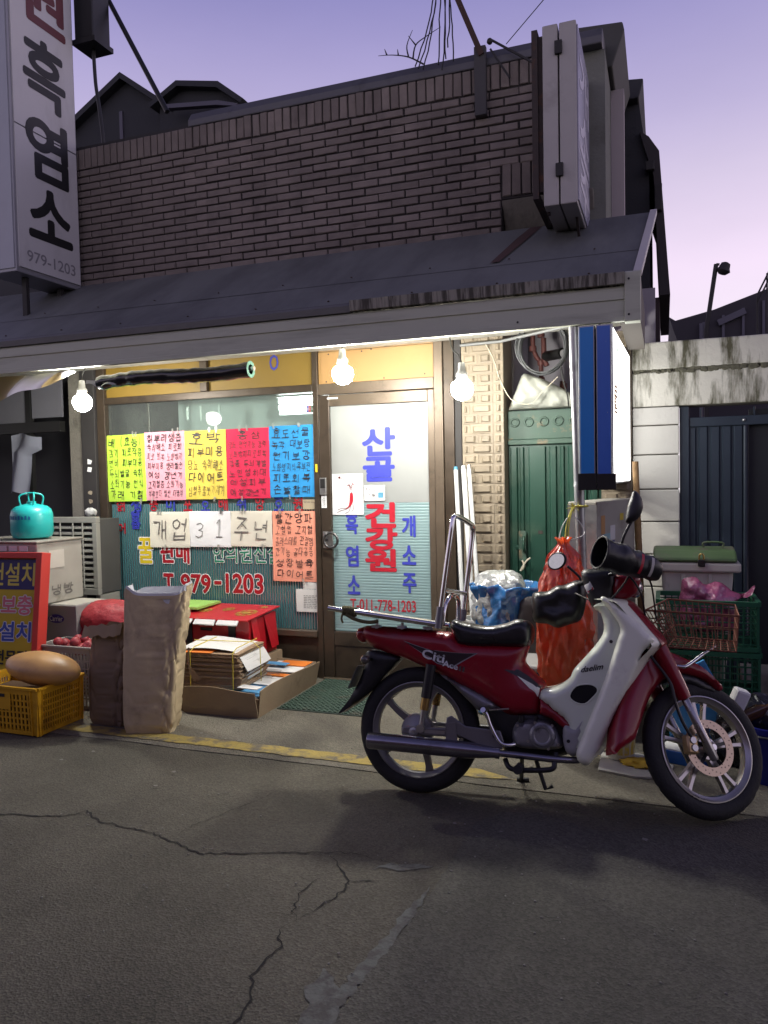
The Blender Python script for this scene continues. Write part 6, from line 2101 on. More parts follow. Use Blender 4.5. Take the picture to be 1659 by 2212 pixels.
MB().box(x0 - 0.01, x1 + 0.02, y0 - 0.01, y1, 0.872, 0.925).build('rim', m_bing, bn_, bevel=0.012)
lid = MB().prism([(y0 - 0.015, 0.928), (y0 - 0.012, 0.95), (y0 + 0.06, 0.985), (y0 + 0.22, 0.998), (y1 - 0.03, 0.985), (y1, 0.928)], 'x', x0 - 0.025, x1 + 0.0).build('lid', m_binl, bn_, bevel=0.012)
MB().tube(smooth_poly([(0.215, 4.70, 0.998), (0.215, 4.70, 1.025), (0.31, 4.70, 1.025), (0.31, 4.70, 0.998)], 4, False), 0.006, 8).build('lid_handle', m_binl, lid, smooth=50)
MB().tube([(x0 - 0.03, y1 - 0.03, 0.95), (x0 + 0.03, y1 - 0.03, 0.95)], 0.016, 10).build('hinge', m_bing, bn_, smooth=40)
pk = MB().box(0.175, 0.212, 4.525, 4.543, 0.905, 0.945).build('padlock', m_blk, bn_, bevel=0.004)
MB().tube(smooth_poly([(0.182, 4.534, 0.944), (0.184, 4.534, 0.968), (0.194, 4.534, 0.976), (0.204, 4.534, 0.968), (0.206, 4.534, 0.944)], 4, False), 0.0045, 8).build('shackle', pm('brass', (0.55, 0.38, 0.12), 0.35, metal=0.9), pk, smooth=50)

# ---- stack of green crates, pink bag
m_gcr = pm('crate_green', (0.018, 0.115, 0.055), 0.45, var=0.15, scale=9)
def lattice_crate(x0, x1, y0, y1, z0, z1, label):
    t_ = thing('green_crate', ((x0 + x1) / 2, (y0 + y1) / 2, z0), label, 'crate', 'stacked green crates')
    def wall(p, q, nm):
        p, q = Vector(p), Vector(q)
        d_ = (q - p)
        L_ = d_.length
        mb = MB()
        cols = max(6, int(L_ / 0.033))
        H_ = z1 - z0
        for k in range(cols + 1):
            c_ = p + d_ * k / cols
            w = 0.006 if 0 < k < cols else 0.014
            mb.bar((c_.x, c_.y, z0 + 0.01), (c_.x, c_.y, z1 - 0.02), w, 0.010, (d_.y, -d_.x, 0))
        for k in range(1, 7):
            z = z0 + H_ * k / 7
            mb.bar((p.x, p.y, z), (q.x, q.y, z), 0.009, 0.0055)
        mb.build(nm, m_gcr, t_)
        r_ = MB()
        n_ = Vector((d_.y, -d_.x)).normalized()
        for zz, hh in ((z1 - 0.012, 0.024), (z0 + 0.012, 0.022)):
            c0, c1 = p + n_ * 0.004, q + n_ * 0.004
            r_.bar((c0.x, c0.y, zz), (c1.x, c1.y, zz), 0.022, hh)
        r_.build('rim_rail', m_gcr, t_)
    wall((x0, y0), (x1, y0), 'front_lattice')
    wall((x1, y0), (x1, y1), 'end_lattice')
    wall((x1, y1), (x0, y1), 'back_lattice')
    wall((x0, y1), (x0, y0), 'end_lattice')
    MB().box(x0 + 0.01, x1 - 0.01, y0 + 0.01, y1 - 0.01, z0 + 0.002, z0 + 0.012).build('bottom', m_gcr, t_)
    return t_
zs = (0.005, 0.262, 0.520, 0.778)
for k, lab in enumerate(('bottom green lattice crate of the stack near the navy gate', 'middle green lattice crate of the stack near the navy gate', 'top green lattice crate of the stack, filled with a pink bag')):
    dx = (0.012, 0.0, -0.006)[k]
    lattice_crate(-0.02 + dx, 0.445 + dx, 4.20, 4.50, zs[k], zs[k + 1] - 0.006, lab)
pl = smooth_poly([(0.08, 0.60), (0.085, 0.80), (0.10, 0.86), (0.16, 0.865), (0.21, 0.835), (0.27, 0.845), (0.33, 0.80), (0.39, 0.79), (0.44, 0.835), (0.425, 0.785), (0.36, 0.75), (0.34, 0.60)], 3)
mb = puff(MB(), pl, 0.01, 0.10, 0.08, 0.016, y0=4.36)
mb.v = [tuple(Vector(v) + Vector((0.006 * fbm((v[0] * 14, v[1] * 14, v[2] * 14)), 0.035 * fbm((v[0] * 15, 1, v[2] * 15)), 0.010 * fbm((v[2] * 14, 5, v[0] * 14))))) for v in mb.v]
mb.build('pink_bag', translucent('pink_film', (0.62, 0.14, 0.30), 0.4, 0.12, bump=0.8, bscale=24, gloss=1.0, clear=0.05), None, smooth=60, label='crumpled pink plastic bag spilling over the top green crate', cat='bag')

# ---- clutter on the ground behind the front wheel
pl_ = thing('paint_pail', (-0.205, 3.93, 0), 'small white pail with yellow drips behind the leg shield', 'pail')
MB().lathe([(0.0005, 0.004), (0.062, 0.004), (0.072, 0.155), (0.077, 0.157), (0.077, 0.168), (0.066, 0.168), (0.06, 0.03)], 24, Matrix.Translation((-0.205, 3.93, 0.016))).build('body', pm('pail_white', (0.50, 0.48, 0.40), 0.6, var=0.15), pl_, smooth=40)
MB().lathe([(0.0655, 0.03), (0.0715, 0.12)], 12, Matrix.Translation((-0.205, 3.93, 0.0175))).build('label_band', pm('pail_yellow', (0.55, 0.42, 0.05), 0.5, var=0.3, scale=20, col2=(0.4, 0.38, 0.3), c2scale=12), pl_, smooth=40)
MB().prism([(-0.30, 3.74), (-0.13, 3.70), (0.02, 3.72), (0.04, 3.90), (-0.12, 4.02), (-0.30, 3.98)], 'z', 0.005, 0.016).build('white_board', pm('board_dirty', (0.42, 0.41, 0.39), 0.7, var=0.2), None, bevel=0.002, label='dirty white board lying on the ground under the pail', cat='board')
mb = MB().ball((-0.10, 3.86, 0.022), (0.10, 0.06, 0.020), 30, 10, lambda d: 1 + 0.35 * fbm(d, 3))
mb.build('yellow_cloth', pm('cloth_yellow', (0.50, 0.32, 0.03), 0.8, var=0.3), None, smooth=60, label='yellow rag lying beside the white pail', cat='rag')
bb_ = thing('blue_carton', (0.10, 4.02, 0), 'blue and white carton lying behind the front wheel', 'carton')
Mx = Matrix.Translation((0.09, 3.98, 0.005)) @ Matrix.Rotation(rad(-18), 4, 'Z')
MB().box(-0.11, 0.11, -0.05, 0.10, 0, 0.062, Mx).build('box_body', pm('carton_blue', (0.02, 0.11, 0.42), 0.4, var=0.1), bb_, bevel=0.003)
MB().box(-0.105, 0.105, -0.045, 0.095, 0.0625, 0.068, Mx).build('top_label', m_fw, bb_)
MB().prism([(0.02, 0.15), (0.142, 0.454), (0.187, 0.481), (0.312, 0.246), (0.20, 0.02), (0.03, 0.02)], 'y', 4.14, 4.16).build('plastic_sheet', pm('panel_skyblue', (0.06, 0.27, 0.55), 0.5, var=0.12), None, bevel=0.003, label='sky blue plastic sheet standing behind the front fender', cat='plastic sheet')
bag('black_bag', dens([(0.001, 0.0), (0.12, 0.0), (0.15, 0.07), (0.14, 0.20), (0.09, 0.29), (0.03, 0.33), (0.001, 0.33)], 5), (0.40, 4.08, 0.0045), 0.75, pm('black_bag_film', (0.012, 0.012, 0.014), 0.18, var=0.3, bump=0.6, bscale=20, coat=0.3), 'shiny black rubbish bag beside the green crates', 'bag', 6.6, 0.035)
Mx = Matrix.Translation((0.300, 3.96, 0.265)) @ Matrix.Rotation(rad(22), 4, 'Y') @ Matrix.Rotation(rad(20), 4, 'Z')
MB().box(-0.035, 0.035, -0.03, 0.03, 0.03, 0.135, Mx).build('milk_carton', m_fw, None, bevel=0.012, label='tilted white bottle-shaped carton above the front wheel', cat='carton')
bkt = thing('blue_bucket', (0.47, 3.89, 0), 'dark blue plastic bucket at the right edge', 'bucket')
MB().lathe([(0.0005, 0.0), (0.115, 0.0), (0.140, 0.235), (0.152, 0.238), (0.152, 0.262), (0.136, 0.262), (0.112, 0.02), (0.0005, 0.02)], 28, Matrix.Translation((0.47, 3.89, 0.0045))).build('body', pm('bucket_blue', (0.012, 0.018, 0.22), 0.35, var=0.1), bkt, smooth=40)
MB().tube([(0.47 + 0.154 * math.cos(t), 3.89 + 0.154 * math.sin(t), 0.215 - 0.02 * math.sin(t)) for t in [PI + k * PI / 14 for k in range(15)]], 0.004, 6).build('handle', m_steel, bkt)
# street refuse: bottle and crushed cup near the black bag
MB().lathe([(0.0005, 0), (0.03, 0), (0.032, 0.10), (0.012, 0.14), (0.012, 0.17), (0.0005, 0.172)], 14, Matrix.Translation((0.335, 3.98, 0.24)) @ Matrix.Rotation(rad(60), 4, 'Y')).build('bottle', pm('bottle_brown', (0.08, 0.035, 0.012), 0.12, coat=0.5), None, smooth=40, label='small brown bottle lying on the black rubbish bag', cat='bottle')
# ================================================================== roof clutter and far houses
m_slate = pm('slate_dark', (0.028, 0.029, 0.034), 0.8, var=0.25, scale=5, bump=0.2)
m_slate2 = pm('tarp_lilac', (0.10, 0.095, 0.125), 0.7, var=0.2, scale=4)
rs1 = thing('roof_shed', (-5.4, 7.0, 4.0), 'dark gabled shed on the roof behind the brick wall', 'shed')
MB().prism([(-6.6, 4.0), (-6.6, 5.06), (-5.39, 5.73), (-4.80, 5.30), (-4.80, 4.0)], 'y', 7.0, 8.6).build('gable_wall', m_slate, rs1)
MB().prism([(-6.75, 5.02), (-5.39, 5.78), (-4.72, 5.29), (-4.74, 5.24), (-5.39, 5.715), (-6.73, 4.96)], 'y', 6.9, 8.7).build('roof', m_slate, rs1)
MB().box(-5.48, -5.44, 6.985, 6.999, 5.10, 5.42).build('window_slit', m_slate2, rs1)
rs2 = thing('roof_shed', (-4.4, 6.7, 4.0), 'low flat-hipped dark shed roof to the right of the gabled shed', 'shed')
MB().prism([(-4.92, 4.0), (-4.90, 5.36), (-4.62, 5.47), (-4.15, 5.37), (-3.92, 5.20), (-3.92, 4.0)], 'y', 6.9, 8.2).build('shed_body', m_slate, rs2)
MB().prism([(-4.97, 5.33), (-4.63, 5.50), (-4.14, 5.40), (-3.86, 5.18), (-3.90, 5.15), (-4.16, 5.345), (-4.62, 5.445), (-4.95, 5.29)], 'y', 6.8, 8.3).build('roof', m_slate, rs2)
MB().prism([(-4.70, 5.24), (-4.10, 5.17), (-3.88, 5.10), (-3.90, 5.08), (-4.12, 5.13), (-4.70, 5.20)], 'y', 6.72, 6.79).build('eaves_board', m_slate2, rs2)
MB().box(-4.47, -4.43, 6.88, 6.898, 4.93, 4.98).build('vent', m_fw, rs2)
# guy rods and equipment box at the upper left
MB().tube([(-4.70, 5.35, 6.2), (-3.555, 5.1, 4.26)], 0.020, 8).build('stay_rod', m_blk, None, smooth=50, label='black slanting stay rod above the brick wall', cat='rod')
eb = thing('equipment_box', (-4.22, 5.0, 4.86), 'dark box with a hanging cable beside the tall left sign', 'equipment box')
MB().box(-4.32, -4.14, 5.0, 5.2, 4.90, 5.7).build('housing', m_blk, eb, bevel=0.01)
MB().box(-4.335, -4.12, 4.99, 5.21, 4.86, 4.899).build('base', m_blk, eb)
MB().tube(smooth_poly([(-4.225, 5.1, 4.86), (-4.215, 5.1, 4.6), (-4.19, 5.1, 4.42), (-4.165, 5.1, 4.2), (-4.16, 5.1, 4.07)], 5, False), 0.014, 8).build('cable', m_blk, eb, smooth=50)
# iron strut over the parapet
st = thing('iron_strut', (-1.08, 4.98, 3.73), 'rusty iron strut bolted to the brick wall and reaching up over the parapet', 'strut')
MB().box(-1.125, -1.05, 4.935, 4.975, 3.73, 4.16).build('wall_plate', pm('plate_grey', (0.055, 0.052, 0.052), 0.7, var=0.2), st, bevel=0.003)
MB().bar((-1.075, 4.95, 4.10), (-1.36, 4.95, 4.82), 0.035, 0.055, (0, 1, 0)).build('arm', pm('strut_rust', (0.060, 0.030, 0.022), 0.8, var=0.3, scale=14), st)
MB().bar((-1.02, 4.945, 4.13), (-0.90, 4.945, 3.93), 0.012, 0.012).bar((-1.02, 4.945, 4.19), (-0.68, 4.945, 3.94), 0.012, 0.012).build('stay', m_dark, st)
MB().ball((-1.02, 4.93, 4.17), 0.02, 8, 6).build('bolt', m_dark, st)
# bundle of wires hanging from above
wb = thing('wire_bundle', (-1.36, 4.95, 4.1), 'bundle of thin black wires and twigs hanging over the parapet', 'wires')
rng = random.Random(77)
for (xt, xb, zb_, bow) in ((-1.375, -1.52, 4.12, 0.05), (-1.365, -1.50, 4.10, 0.07), (-1.36, -1.465, 4.09, 0.03), (-1.33, -1.36, 4.10, -0.02), (-1.325, -1.315, 4.13, 0.03), (-1.30, -1.265, 4.11, 0.04), (-1.295, -1.30, 4.20, 0.05), (-1.31, -1.335, 4.06, 0.02)):
    q = []
    for k in range(12):
        t = k / 11
        q.append((xt + (xb - xt) * t ** 1.4 + bow * math.sin(PI * t) * 0.3 + rng.uniform(-.003, .003), 4.95 + rng.uniform(-.01, .01), 4.72 + (zb_ - 4.72) * t))
    MB().tube(q, 0.0045, 5).build('wire', m_cord, wb)
MB().ball((-1.335, 4.95, 4.60), (0.035, 0.03, 0.03), 10, 8, lambda d: 1 + 0.3 * fbm(d, 4)).build('tie', pm('tie_rust', (0.10, 0.03, 0.025), 0.7), wb)
for pts in ([(-1.45, 4.9, 4.10), (-1.55, 4.9, 4.165), (-1.66, 4.9, 4.20), (-1.76, 4.9, 4.215)], [(-1.55, 4.9, 4.165), (-1.56, 4.9, 4.24), (-1.52, 4.9, 4.33)], [(-1.52, 4.9, 4.15), (-1.50, 4.9, 4.23), (-1.43, 4.9, 4.27), (-1.33, 4.9, 4.31)],
            [(-1.70, 4.9, 4.208), (-1.715, 4.9, 4.25)], [(-1.62, 4.9, 4.19), (-1.625, 4.9, 4.23)], [(-1.50, 4.9, 4.23), (-1.55, 4.9, 4.30)]):
    MB().tube(smooth_poly(pts, 4, False), [0.006 - 0.0045 * k / (4 * (len(pts) - 1)) for k in range(4 * (len(pts) - 1) + 1)], 5).build('twig', m_cord, wb)
MB().tube([(-0.93, 5.0, 4.17), (-0.55, 4.9, 4.45), (0.2, 4.8, 5.05)], 0.003, 5).build('overhead_wire', m_cord, None, label='thin wire rising from the roof coping into the sky', cat='wire', group='thin wires in the sky')
q = [(-6.5 + 5.0 * k / 20, 7.6, 5.75 - 0.36 * (k / 20) - 0.25 * math.sin(PI * k / 20)) for k in range(21)]
MB().tube(q, 0.006, 5).build('overhead_wire', pm('wire_pale', (0.22, 0.21, 0.27), 0.6), None, label='faint sagging wire across the sky above the roof sheds', cat='wire', group='thin wires in the sky')

# house behind on the right: dark gable with a lean-to
rh = thing('rear_house', (-0.3, 7.2, 0), 'tall dark house wall rising behind the canopy on the right', 'house')
MB().prism([(-0.9, 2.4), (-0.9, 4.30), (-0.270, 4.30), (-0.165, 4.27), (-0.135, 4.05), (-0.095, 3.90), (-0.085, 2.4)], 'y', 6.4, 8.4).build('gable_wall', m_slate, rh)
MB().prism([(-0.16, 4.05), (-0.095, 4.0), (-0.02, 3.88), (0.055, 2.79), (-0.02, 2.79), (-0.06, 3.70), (-0.13, 3.93)], 'y', 6.35, 8.2).build('roof_edge', pm('roof_brown', (0.040, 0.034, 0.036), 0.8, var=0.25), rh)
MB().box(-0.25, -0.022, 6.42, 8.3, 0, 2.789).build('lower_wall', pm('house_maroon', (0.045, 0.030, 0.032), 0.8, var=0.2), rh)
MB().box(-0.12, -0.055, 6.30, 6.349, 3.73, 3.80).build('beam_end', m_dark, rh, bevel=0.006)
MB().box(-0.055, 0.0, 6.30, 6.349, 3.42, 3.62).build('beam_end', m_dark, rh, bevel=0.006)
MB().prism([(-0.32, 4.28), (-0.165, 4.28), (-0.13, 4.42), (-0.32, 4.44)], 'y', 6.3, 8.5).build('ridge_cap', m_slate, rh, bevel=0.01)

# tiled-roof house far right with a lamp and stairs rail
fh = thing('far_house', (1.5, 14.5, 0), 'dark tiled-roof house in the distance at the right edge', 'house')
m_far = pm('far_roof', (0.040, 0.036, 0.045), 0.85, var=0.3, scale=3)
MB().prism([(0.10, 4.06), (0.20, 3.99), (0.8, 4.12), (1.9, 4.48), (3.4, 4.95), (3.4, 3.6), (0.35, 3.6), (0.22, 3.68), (0.16, 3.86)], 'y', 14.0, 17.0).build('roof', m_far, fh)
MB().box(0.4, 3.4, 14.1, 16.9, 0, 3.59).build('house_wall', m_far, fh)
for k in range(7):
    MB().box(0.62 + k * 0.30, 0.66 + k * 0.30, 13.96, 13.999, 3.62, 3.92 + k * 0.09).build('rafter', m_slate2, fh)
Mx = Matrix.Translation((1.05, 13.97, 3.95)) @ Matrix.Rotation(rad(-22), 4, 'Y')
MB().box(-0.2, 0.24, -0.05, 0.02, -0.04, 0.06, Mx).build('skylight', m_slate2, fh)
lp = thing('street_lamp', (0.70, 13.6, 0), 'thin street lamp with a bell shade against the pink sky', 'street lamp')
MB().tube([(0.66, 13.6, 0.0), (0.66, 13.6, 3.7), (0.81, 13.6, 4.76)], 0.035, 8).build('pole', m_dark, lp, smooth=50)
MB().tube([(0.81, 13.6, 4.76), (0.86, 13.6, 4.75)], 0.02, 6).build('arm', m_dark, lp)
MB().lathe([(0.03, 0.12), (0.07, 0.10), (0.085, 0.03), (0.11, -0.02), (0.06, -0.07), (0.0005, -0.085)], 14, Matrix.Translation((0.92, 13.6, 4.66)) @ Matrix.Rotation(rad(20), 4, 'Y')).build('shade', m_dark, lp, smooth=50)
sr = thing('stair_rail', (1.4, 12.0, 3.3), 'thin metal stair railing at the right edge above the far roof', 'railing')
for a, b in (((1.20, 11.6, 3.2), (1.20, 11.6, 3.80)), ((1.32, 11.6, 3.3), (1.32, 11.6, 4.08)), ((1.20, 11.6, 3.80), (1.75, 11.6, 4.95)), ((1.20, 11.6, 3.70), (1.75, 11.6, 4.85))):
    MB().tube([a, b], 0.012, 6).build('rail_bar', m_dark, sr)
MB().tube([(0.60, 13.95, 0), (0.60, 13.95, 3.9)], 0.03, 8).build('drain_pipe', m_slate2, fh)
# ================================================================== motorbike
# local frame: x forward, y to the bike's left (away from the camera), z up, origin under the rear axle
bike = thing('motorbike', (-1.048, 3.2495, 0.004), 'dark red and white step-through motorbike parked on its stand before the shop door', 'motorbike')
bike.rotation_mode = 'QUATERNION'
Mb = Matrix.Rotation(0.075, 4, 'Z') @ Matrix.Rotation(-0.2, 4, 'X')
bike.rotation_quaternion = Mb.to_quaternion()
RT_ = 0.279
CAST = rad(26.5)
APT = Vector((1.18, 0, RT_))
SM = Matrix.Translation(APT) @ Matrix.Rotation(0.585, 4, Vector((-math.sin(CAST), 0, math.cos(CAST))))   # steering turned to the left

m_mred = pm('bike_red', (0.25, 0.004, 0.016), 0.30, var=0.06, scale=3, coat=0.35, spec=0.35, col2=(0.13, 0.020, 0.020), c2=(0.52, 0.80), c2scale=6, bump=0.02, bscale=30)
m_mwht = pm('bike_white', (0.86, 0.88, 0.72), 0.34, var=0.06, scale=3, coat=0.35, col2=(0.56, 0.54, 0.45), c2=(0.56, 0.85), c2scale=9)
m_mgrn = pm('bike_pale_grey', (0.70, 0.75, 0.62), 0.33, var=0.05, scale=3, coat=0.5)
m_mgry = pm('bike_silver', (0.22, 0.215, 0.225), 0.35, metal=0.5, var=0.1)
m_mblk = pm('bike_black', (0.014, 0.014, 0.015), 0.42, var=0.2)
m_tyre = pm('tyre_rubber', (0.016, 0.016, 0.016), 0.75, var=0.3, scale=20, bump=0.3, bscale=90)
m_rim = pm('cast_rim', (0.46, 0.44, 0.42), 0.30, metal=0.85, var=0.15, scale=12)
m_rimr = pm('cast_rim_dull', (0.24, 0.235, 0.235), 0.40, metal=0.7, var=0.2, scale=12)
m_chr = pm('chrome', (0.70, 0.70, 0.70), 0.10, metal=1.0, var=0.06, scale=20, rvar=0.05)
m_exh = pm('exhaust_steel', (0.30, 0.29, 0.33), 0.24, metal=0.95, var=0.25, scale=7, col2=(0.10, 0.09, 0.09), c2=(0.55, 0.75), c2scale=6)
m_eng = pm('engine_alloy', (0.30, 0.30, 0.31), 0.45, metal=0.6, var=0.2, scale=14, bump=0.1, bscale=60, col2=(0.12, 0.115, 0.11), c2scale=9)
m_seat = pm('seat_vinyl', (0.012, 0.012, 0.013), 0.30, var=0.15, bump=0.12, bscale=70, coat=0.25)
m_vin = pm('muff_vinyl', (0.012, 0.012, 0.013), 0.33, var=0.2, bump=0.25, bscale=24)
m_disc = pm('brake_disc', (0.40, 0.32, 0.24), 0.28, metal=1.0, var=0.1, scale=40)
m_gold = pm('shock_gold', (0.42, 0.27, 0.09), 0.3, metal=0.8, var=0.2)

def bp(mb, name, mat, parent=bike, smooth=40, bevel=0.0, **kw):
    return mb.build(name, mat, parent, smooth, bevel, True, **kw)
def sub(name):
    o = bpy.data.objects.new(name, None)
    COL.objects.link(o)
    o.parent = bike
    return o
def half_fn(poly, we, wm, D, wf=None):
    def f(x, z):
        d = min(edge_dist((x, z), poly) / D, 1.0) if inside((x, z), poly) else 0.0
        w = we + (wm - we) * math.sqrt(max(0, 1 - (1 - d) ** 2))
        return w * (wf(x, z) if wf else 1.0)
    return f
def patch(poly, fn, off, h=0.012, sides=(-1,)):
    mb = MB()
    P, F = fill2d(poly, h)
    for s in sides:
        mb.add([(x, s * (fn(x, z) + off), z) for x, z in P], F)
    return mb

# ---- wheels
def wheel(W, name, dull, spokes, width, twin):
    w = sub(name)
    M = W @ Matrix.Rotation(PI / 2, 4, 'X')
    k = width / 0.066
    pr = [(0.2125, -0.024 * k), (0.220, -0.030 * k), (0.238, -0.0335 * k), (0.256, -0.031 * k), (0.268, -0.024 * k), (0.2755, -0.013 * k), (0.279, 0.0),
          (0.2755, 0.013 * k), (0.268, 0.024 * k), (0.256, 0.031 * k), (0.238, 0.0335 * k), (0.220, 0.030 * k), (0.2125, 0.024 * k)]
    t_ = MB()
    n_ = 120
    for i, (r_, z_) in enumerate(pr):
        for j in range(n_):
            a = 2 * PI * j / n_
            rr_ = r_ - (0.0022 if (i in (3, 4, 8, 9) and j % 3 == 0) or (i in (5, 7) and j % 6 == 0) else 0)
            t_.v.append(tuple(M @ Vector((rr_ * math.cos(a), rr_ * math.sin(a), z_))))
    for i in range(len(pr) - 1):
        for j in range(n_):
            t_.f.append((i * n_ + j, i * n_ + (j + 1) % n_, (i + 1) * n_ + (j + 1) % n_, (i + 1) * n_ + j))
    bp(t_, 'tyre', m_tyre, w, 50)
    mr_ = m_rimr if dull else m_rim
    rp = [(0.2135, -0.025), (0.2135, -0.030), (0.209, -0.031), (0.205, -0.027), (0.200, -0.022), (0.190, -0.017), (0.186, 0.0), (0.190, 0.017), (0.200, 0.022), (0.205, 0.027), (0.209, 0.031), (0.2135, 0.030), (0.2135, 0.025)]
    bp(MB().lathe(rp, 72, M), 'rim', mr_, w, 35)
    bp(MB().lathe([(0.0005, -0.036), (0.022, -0.036), (0.032, -0.03), (0.045, -0.028), (0.050, -0.02), (0.050, 0.02), (0.045, 0.028), (0.0005, 0.03)], 28, M), 'hub', mr_, w, 40)
    for q in range(5):
        a = 2 * PI * q / 5 + spokes
        for s in ((-1, 1) if twin else (0,)):
            mb = MB()
            n_ = 6
            L_ = []
            for i in range(n_ + 1):
                t = i / n_
                r_ = 0.040 + 0.155 * t
                da = s * (0.09 + 0.06 * t) if twin else 0.05 * math.sin(PI * t)
                wd = (0.0085 if twin else 0.0165) * (1.25 - 0.45 * t + (0.5 * max(0, t - 0.8) / 0.2))
                c, sn = math.cos(a + da), math.sin(a + da)
                for (u, v) in ((-wd, -0.011), (wd, -0.011), (wd * 0.8, 0.009), (-wd * 0.8, 0.009)):
                    L_.append(tuple(M @ Vector((r_ * c - u * sn, r_ * sn + u * c, v))))
            fs_ = []
            for i in range(n_):
                for j in range(4):
                    fs_.append((4 * i + j, 4 * i + (j + 1) % 4, 4 * i + 4 + (j + 1) % 4, 4 * i + 4 + j))
            bp(mb.add(L_, fs_), 'spoke', mr_, w, 30)
    return w, M
wr, Mr = wheel(Matrix.Translation((0, 0, RT_)), 'rear_wheel', True, rad(-3), 0.068, False)
wfr, Mf = wheel(SM @ Matrix.Translation((0.03, 0, 0)), 'front_wheel', False, rad(17), 0.064, True)
# the wheel's near side is local z = +  (rotation X by 90 deg maps z to -y)
bp(MB().lathe([(0.0005, 0.066), (0.02, 0.066), (0.03, 0.058), (0.068, 0.054), (0.074, 0.045), (0.074, 0.02), (0.0005, 0.02)], 32, Mr), 'brake_drum', m_eng, wr, 35)
# front disc with vent holes, carrier, caliper
dz = 0.046
bp(MB().lathe([(0.078, dz), (0.112, dz), (0.112, dz - 0.004), (0.078, dz - 0.004)], 64, Mf, True), 'brake_disc', m_disc, wfr, 30)
mb = MB()
for k in range(36):
    a = 2 * PI * k / 36
    r_ = (0.087, 0.095, 0.103)[k % 3]
    mb.disc((r_ * math.cos(a), r_ * math.sin(a), dz + 0.0006), 0.0026, Mf, 8)
flat(mb, 'vent_holes', m_mblk, wfr, True, kind='stuff')
mb = MB()
for k in range(5):
    a = 2 * PI * k / 5 + 0.3
    mb.bar(Mf @ Vector((0.03 * math.cos(a), 0.03 * math.sin(a), dz - 0.004)), Mf @ Vector((0.082 * math.cos(a), 0.082 * math.sin(a), dz - 0.004)), 0.014, 0.004, (0, 1, 0))
bp(mb, 'disc_carrier', m_mblk, wfr)
bp(MB().lathe([(0.0005, 0.075), (0.012, 0.075), (0.014, 0.06), (0.02, 0.052), (0.032, 0.045), (0.032, 0.02)], 24, Mf), 'axle_cap', m_chr, wfr, 40)

# ---- front fork and fender (turn with the wheel)
fk = sub('front_fork')
for s in (-1, 1):
    top_, bot = Vector((-0.157, s * 0.078, 0.345)), Vector((0.020, s * 0.078, -0.045))
    mid = bot.lerp(top_, 0.60)
    bp(MB().tube([bot - (top_ - bot) * 0.02, bot, mid, mid + (top_ - bot) * 0.01], [0.013, 0.0175, 0.0165, 0.013], 16).xf(SM), 'fork_slider', pm('fork_alloy', (0.42, 0.41, 0.40), 0.28, metal=0.9, var=0.1), fk)
    bp(MB().tube([mid - (top_ - bot) * 0.01, mid + (top_ - bot) * 0.06, top_, top_ + (top_ - bot) * 0.15], [0.026, 0.030, 0.033, 0.030], 18).xf(SM), 'fork_cover', m_mred, fk)
bp(MB().box(-0.105, -0.055, -0.092, -0.052, -0.035, 0.04).xf(SM), 'caliper', pm('caliper_gold', (0.45, 0.32, 0.16), 0.35, metal=0.7, var=0.2), fk, 30, 0.008)
bp(MB().lathe([(0.0005, 0.006), (0.013, 0.006), (0.015, 0.0)], 14, SM @ Matrix.Translation((-0.080, -0.0925, 0.018)) @ Matrix.Rotation(PI / 2, 4, 'X')).lathe([(0.0005, 0.006), (0.013, 0.006), (0.015, 0.0)], 14, SM @ Matrix.Translation((-0.076, -0.0925, -0.012)) @ Matrix.Rotation(PI / 2, 4, 'X')), 'piston_caps', m_steel, fk)
bp(MB().tube(smooth_poly([(-0.25, -0.06, 0.40), (-0.215, -0.085, 0.33), (-0.165, -0.105, 0.24), (-0.150, -0.105, 0.16), (-0.125, -0.10, 0.09), (-0.085, -0.09, 0.03)], 6, False), 0.0065, 8).xf(SM), 'brake_hose', m_mblk, fk)
fpoly = smooth_poly([(-0.235, 0.372), (-0.194, 0.393), (-0.109, 0.390), (-0.027, 0.366), (0.048, 0.339), (0.105, 0.298), (0.142, 0.256), (0.115, 0.243), (0.062, 0.283), (-0.02, 0.300), (-0.083, 0.300), (-0.150, 0.258),
                     (-0.205, 0.207), (-0.248, 0.135), (-0.290, 0.045), (-0.311, 0.010), (-0.373, -0.028), (-0.403, -0.050), (-0.392, 0.02), (-0.376, 0.084), (-0.345, 0.176), (-0.290, 0.279), (-0.255, 0.330)], 3)
bp(puff(MB(), fpoly, 0.034, 0.056, 0.035, 0.016).xf(SM), 'front_fender', m_mred, bike, 60)
upoly = smooth_poly([(-0.15, 0.256), (-0.083, 0.298), (0.0, 0.296), (0.07, 0.27), (0.112, 0.236), (0.06, 0.235), (-0.02, 0.262), (-0.085, 0.262)], 3)
bp(puff(MB(), upoly, 0.030, 0.040, 0.02, 0.016).xf(SM), 'fender_liner', m_mblk, bike, 60)

# ---- frame, engine, exhaust, rear suspension
fr_ = smooth_poly([(0.06, 0.56), (0.30, 0.48), (0.46, 0.42), (0.64, 0.42), (0.74, 0.34), (0.66, 0.22), (0.44, 0.185), (0.37, 0.25), (0.30, 0.36), (0.16, 0.50)], 3)
bp(puff(MB(), fr_, 0.03, 0.075, 0.05, 0.03), 'frame', m_mblk, bike, 50)
epoly = smooth_poly([(0.430, 0.300), (0.447, 0.345), (0.47, 0.352), (0.528, 0.366), (0.605, 0.355), (0.625, 0.316), (0.645, 0.262), (0.60, 0.243), (0.516, 0.240), (0.446, 0.246)], 3)
eng = bp(puff(MB(), epoly, 0.085, 0.125, 0.022, 0.016), 'engine', m_eng, bike, 50)
def wheelplate(x, z, y, prof, n=28):
    return MB().lathe(prof, n, Matrix.Translation((x, y, z)) @ Matrix.Rotation(PI / 2, 4, 'X'))
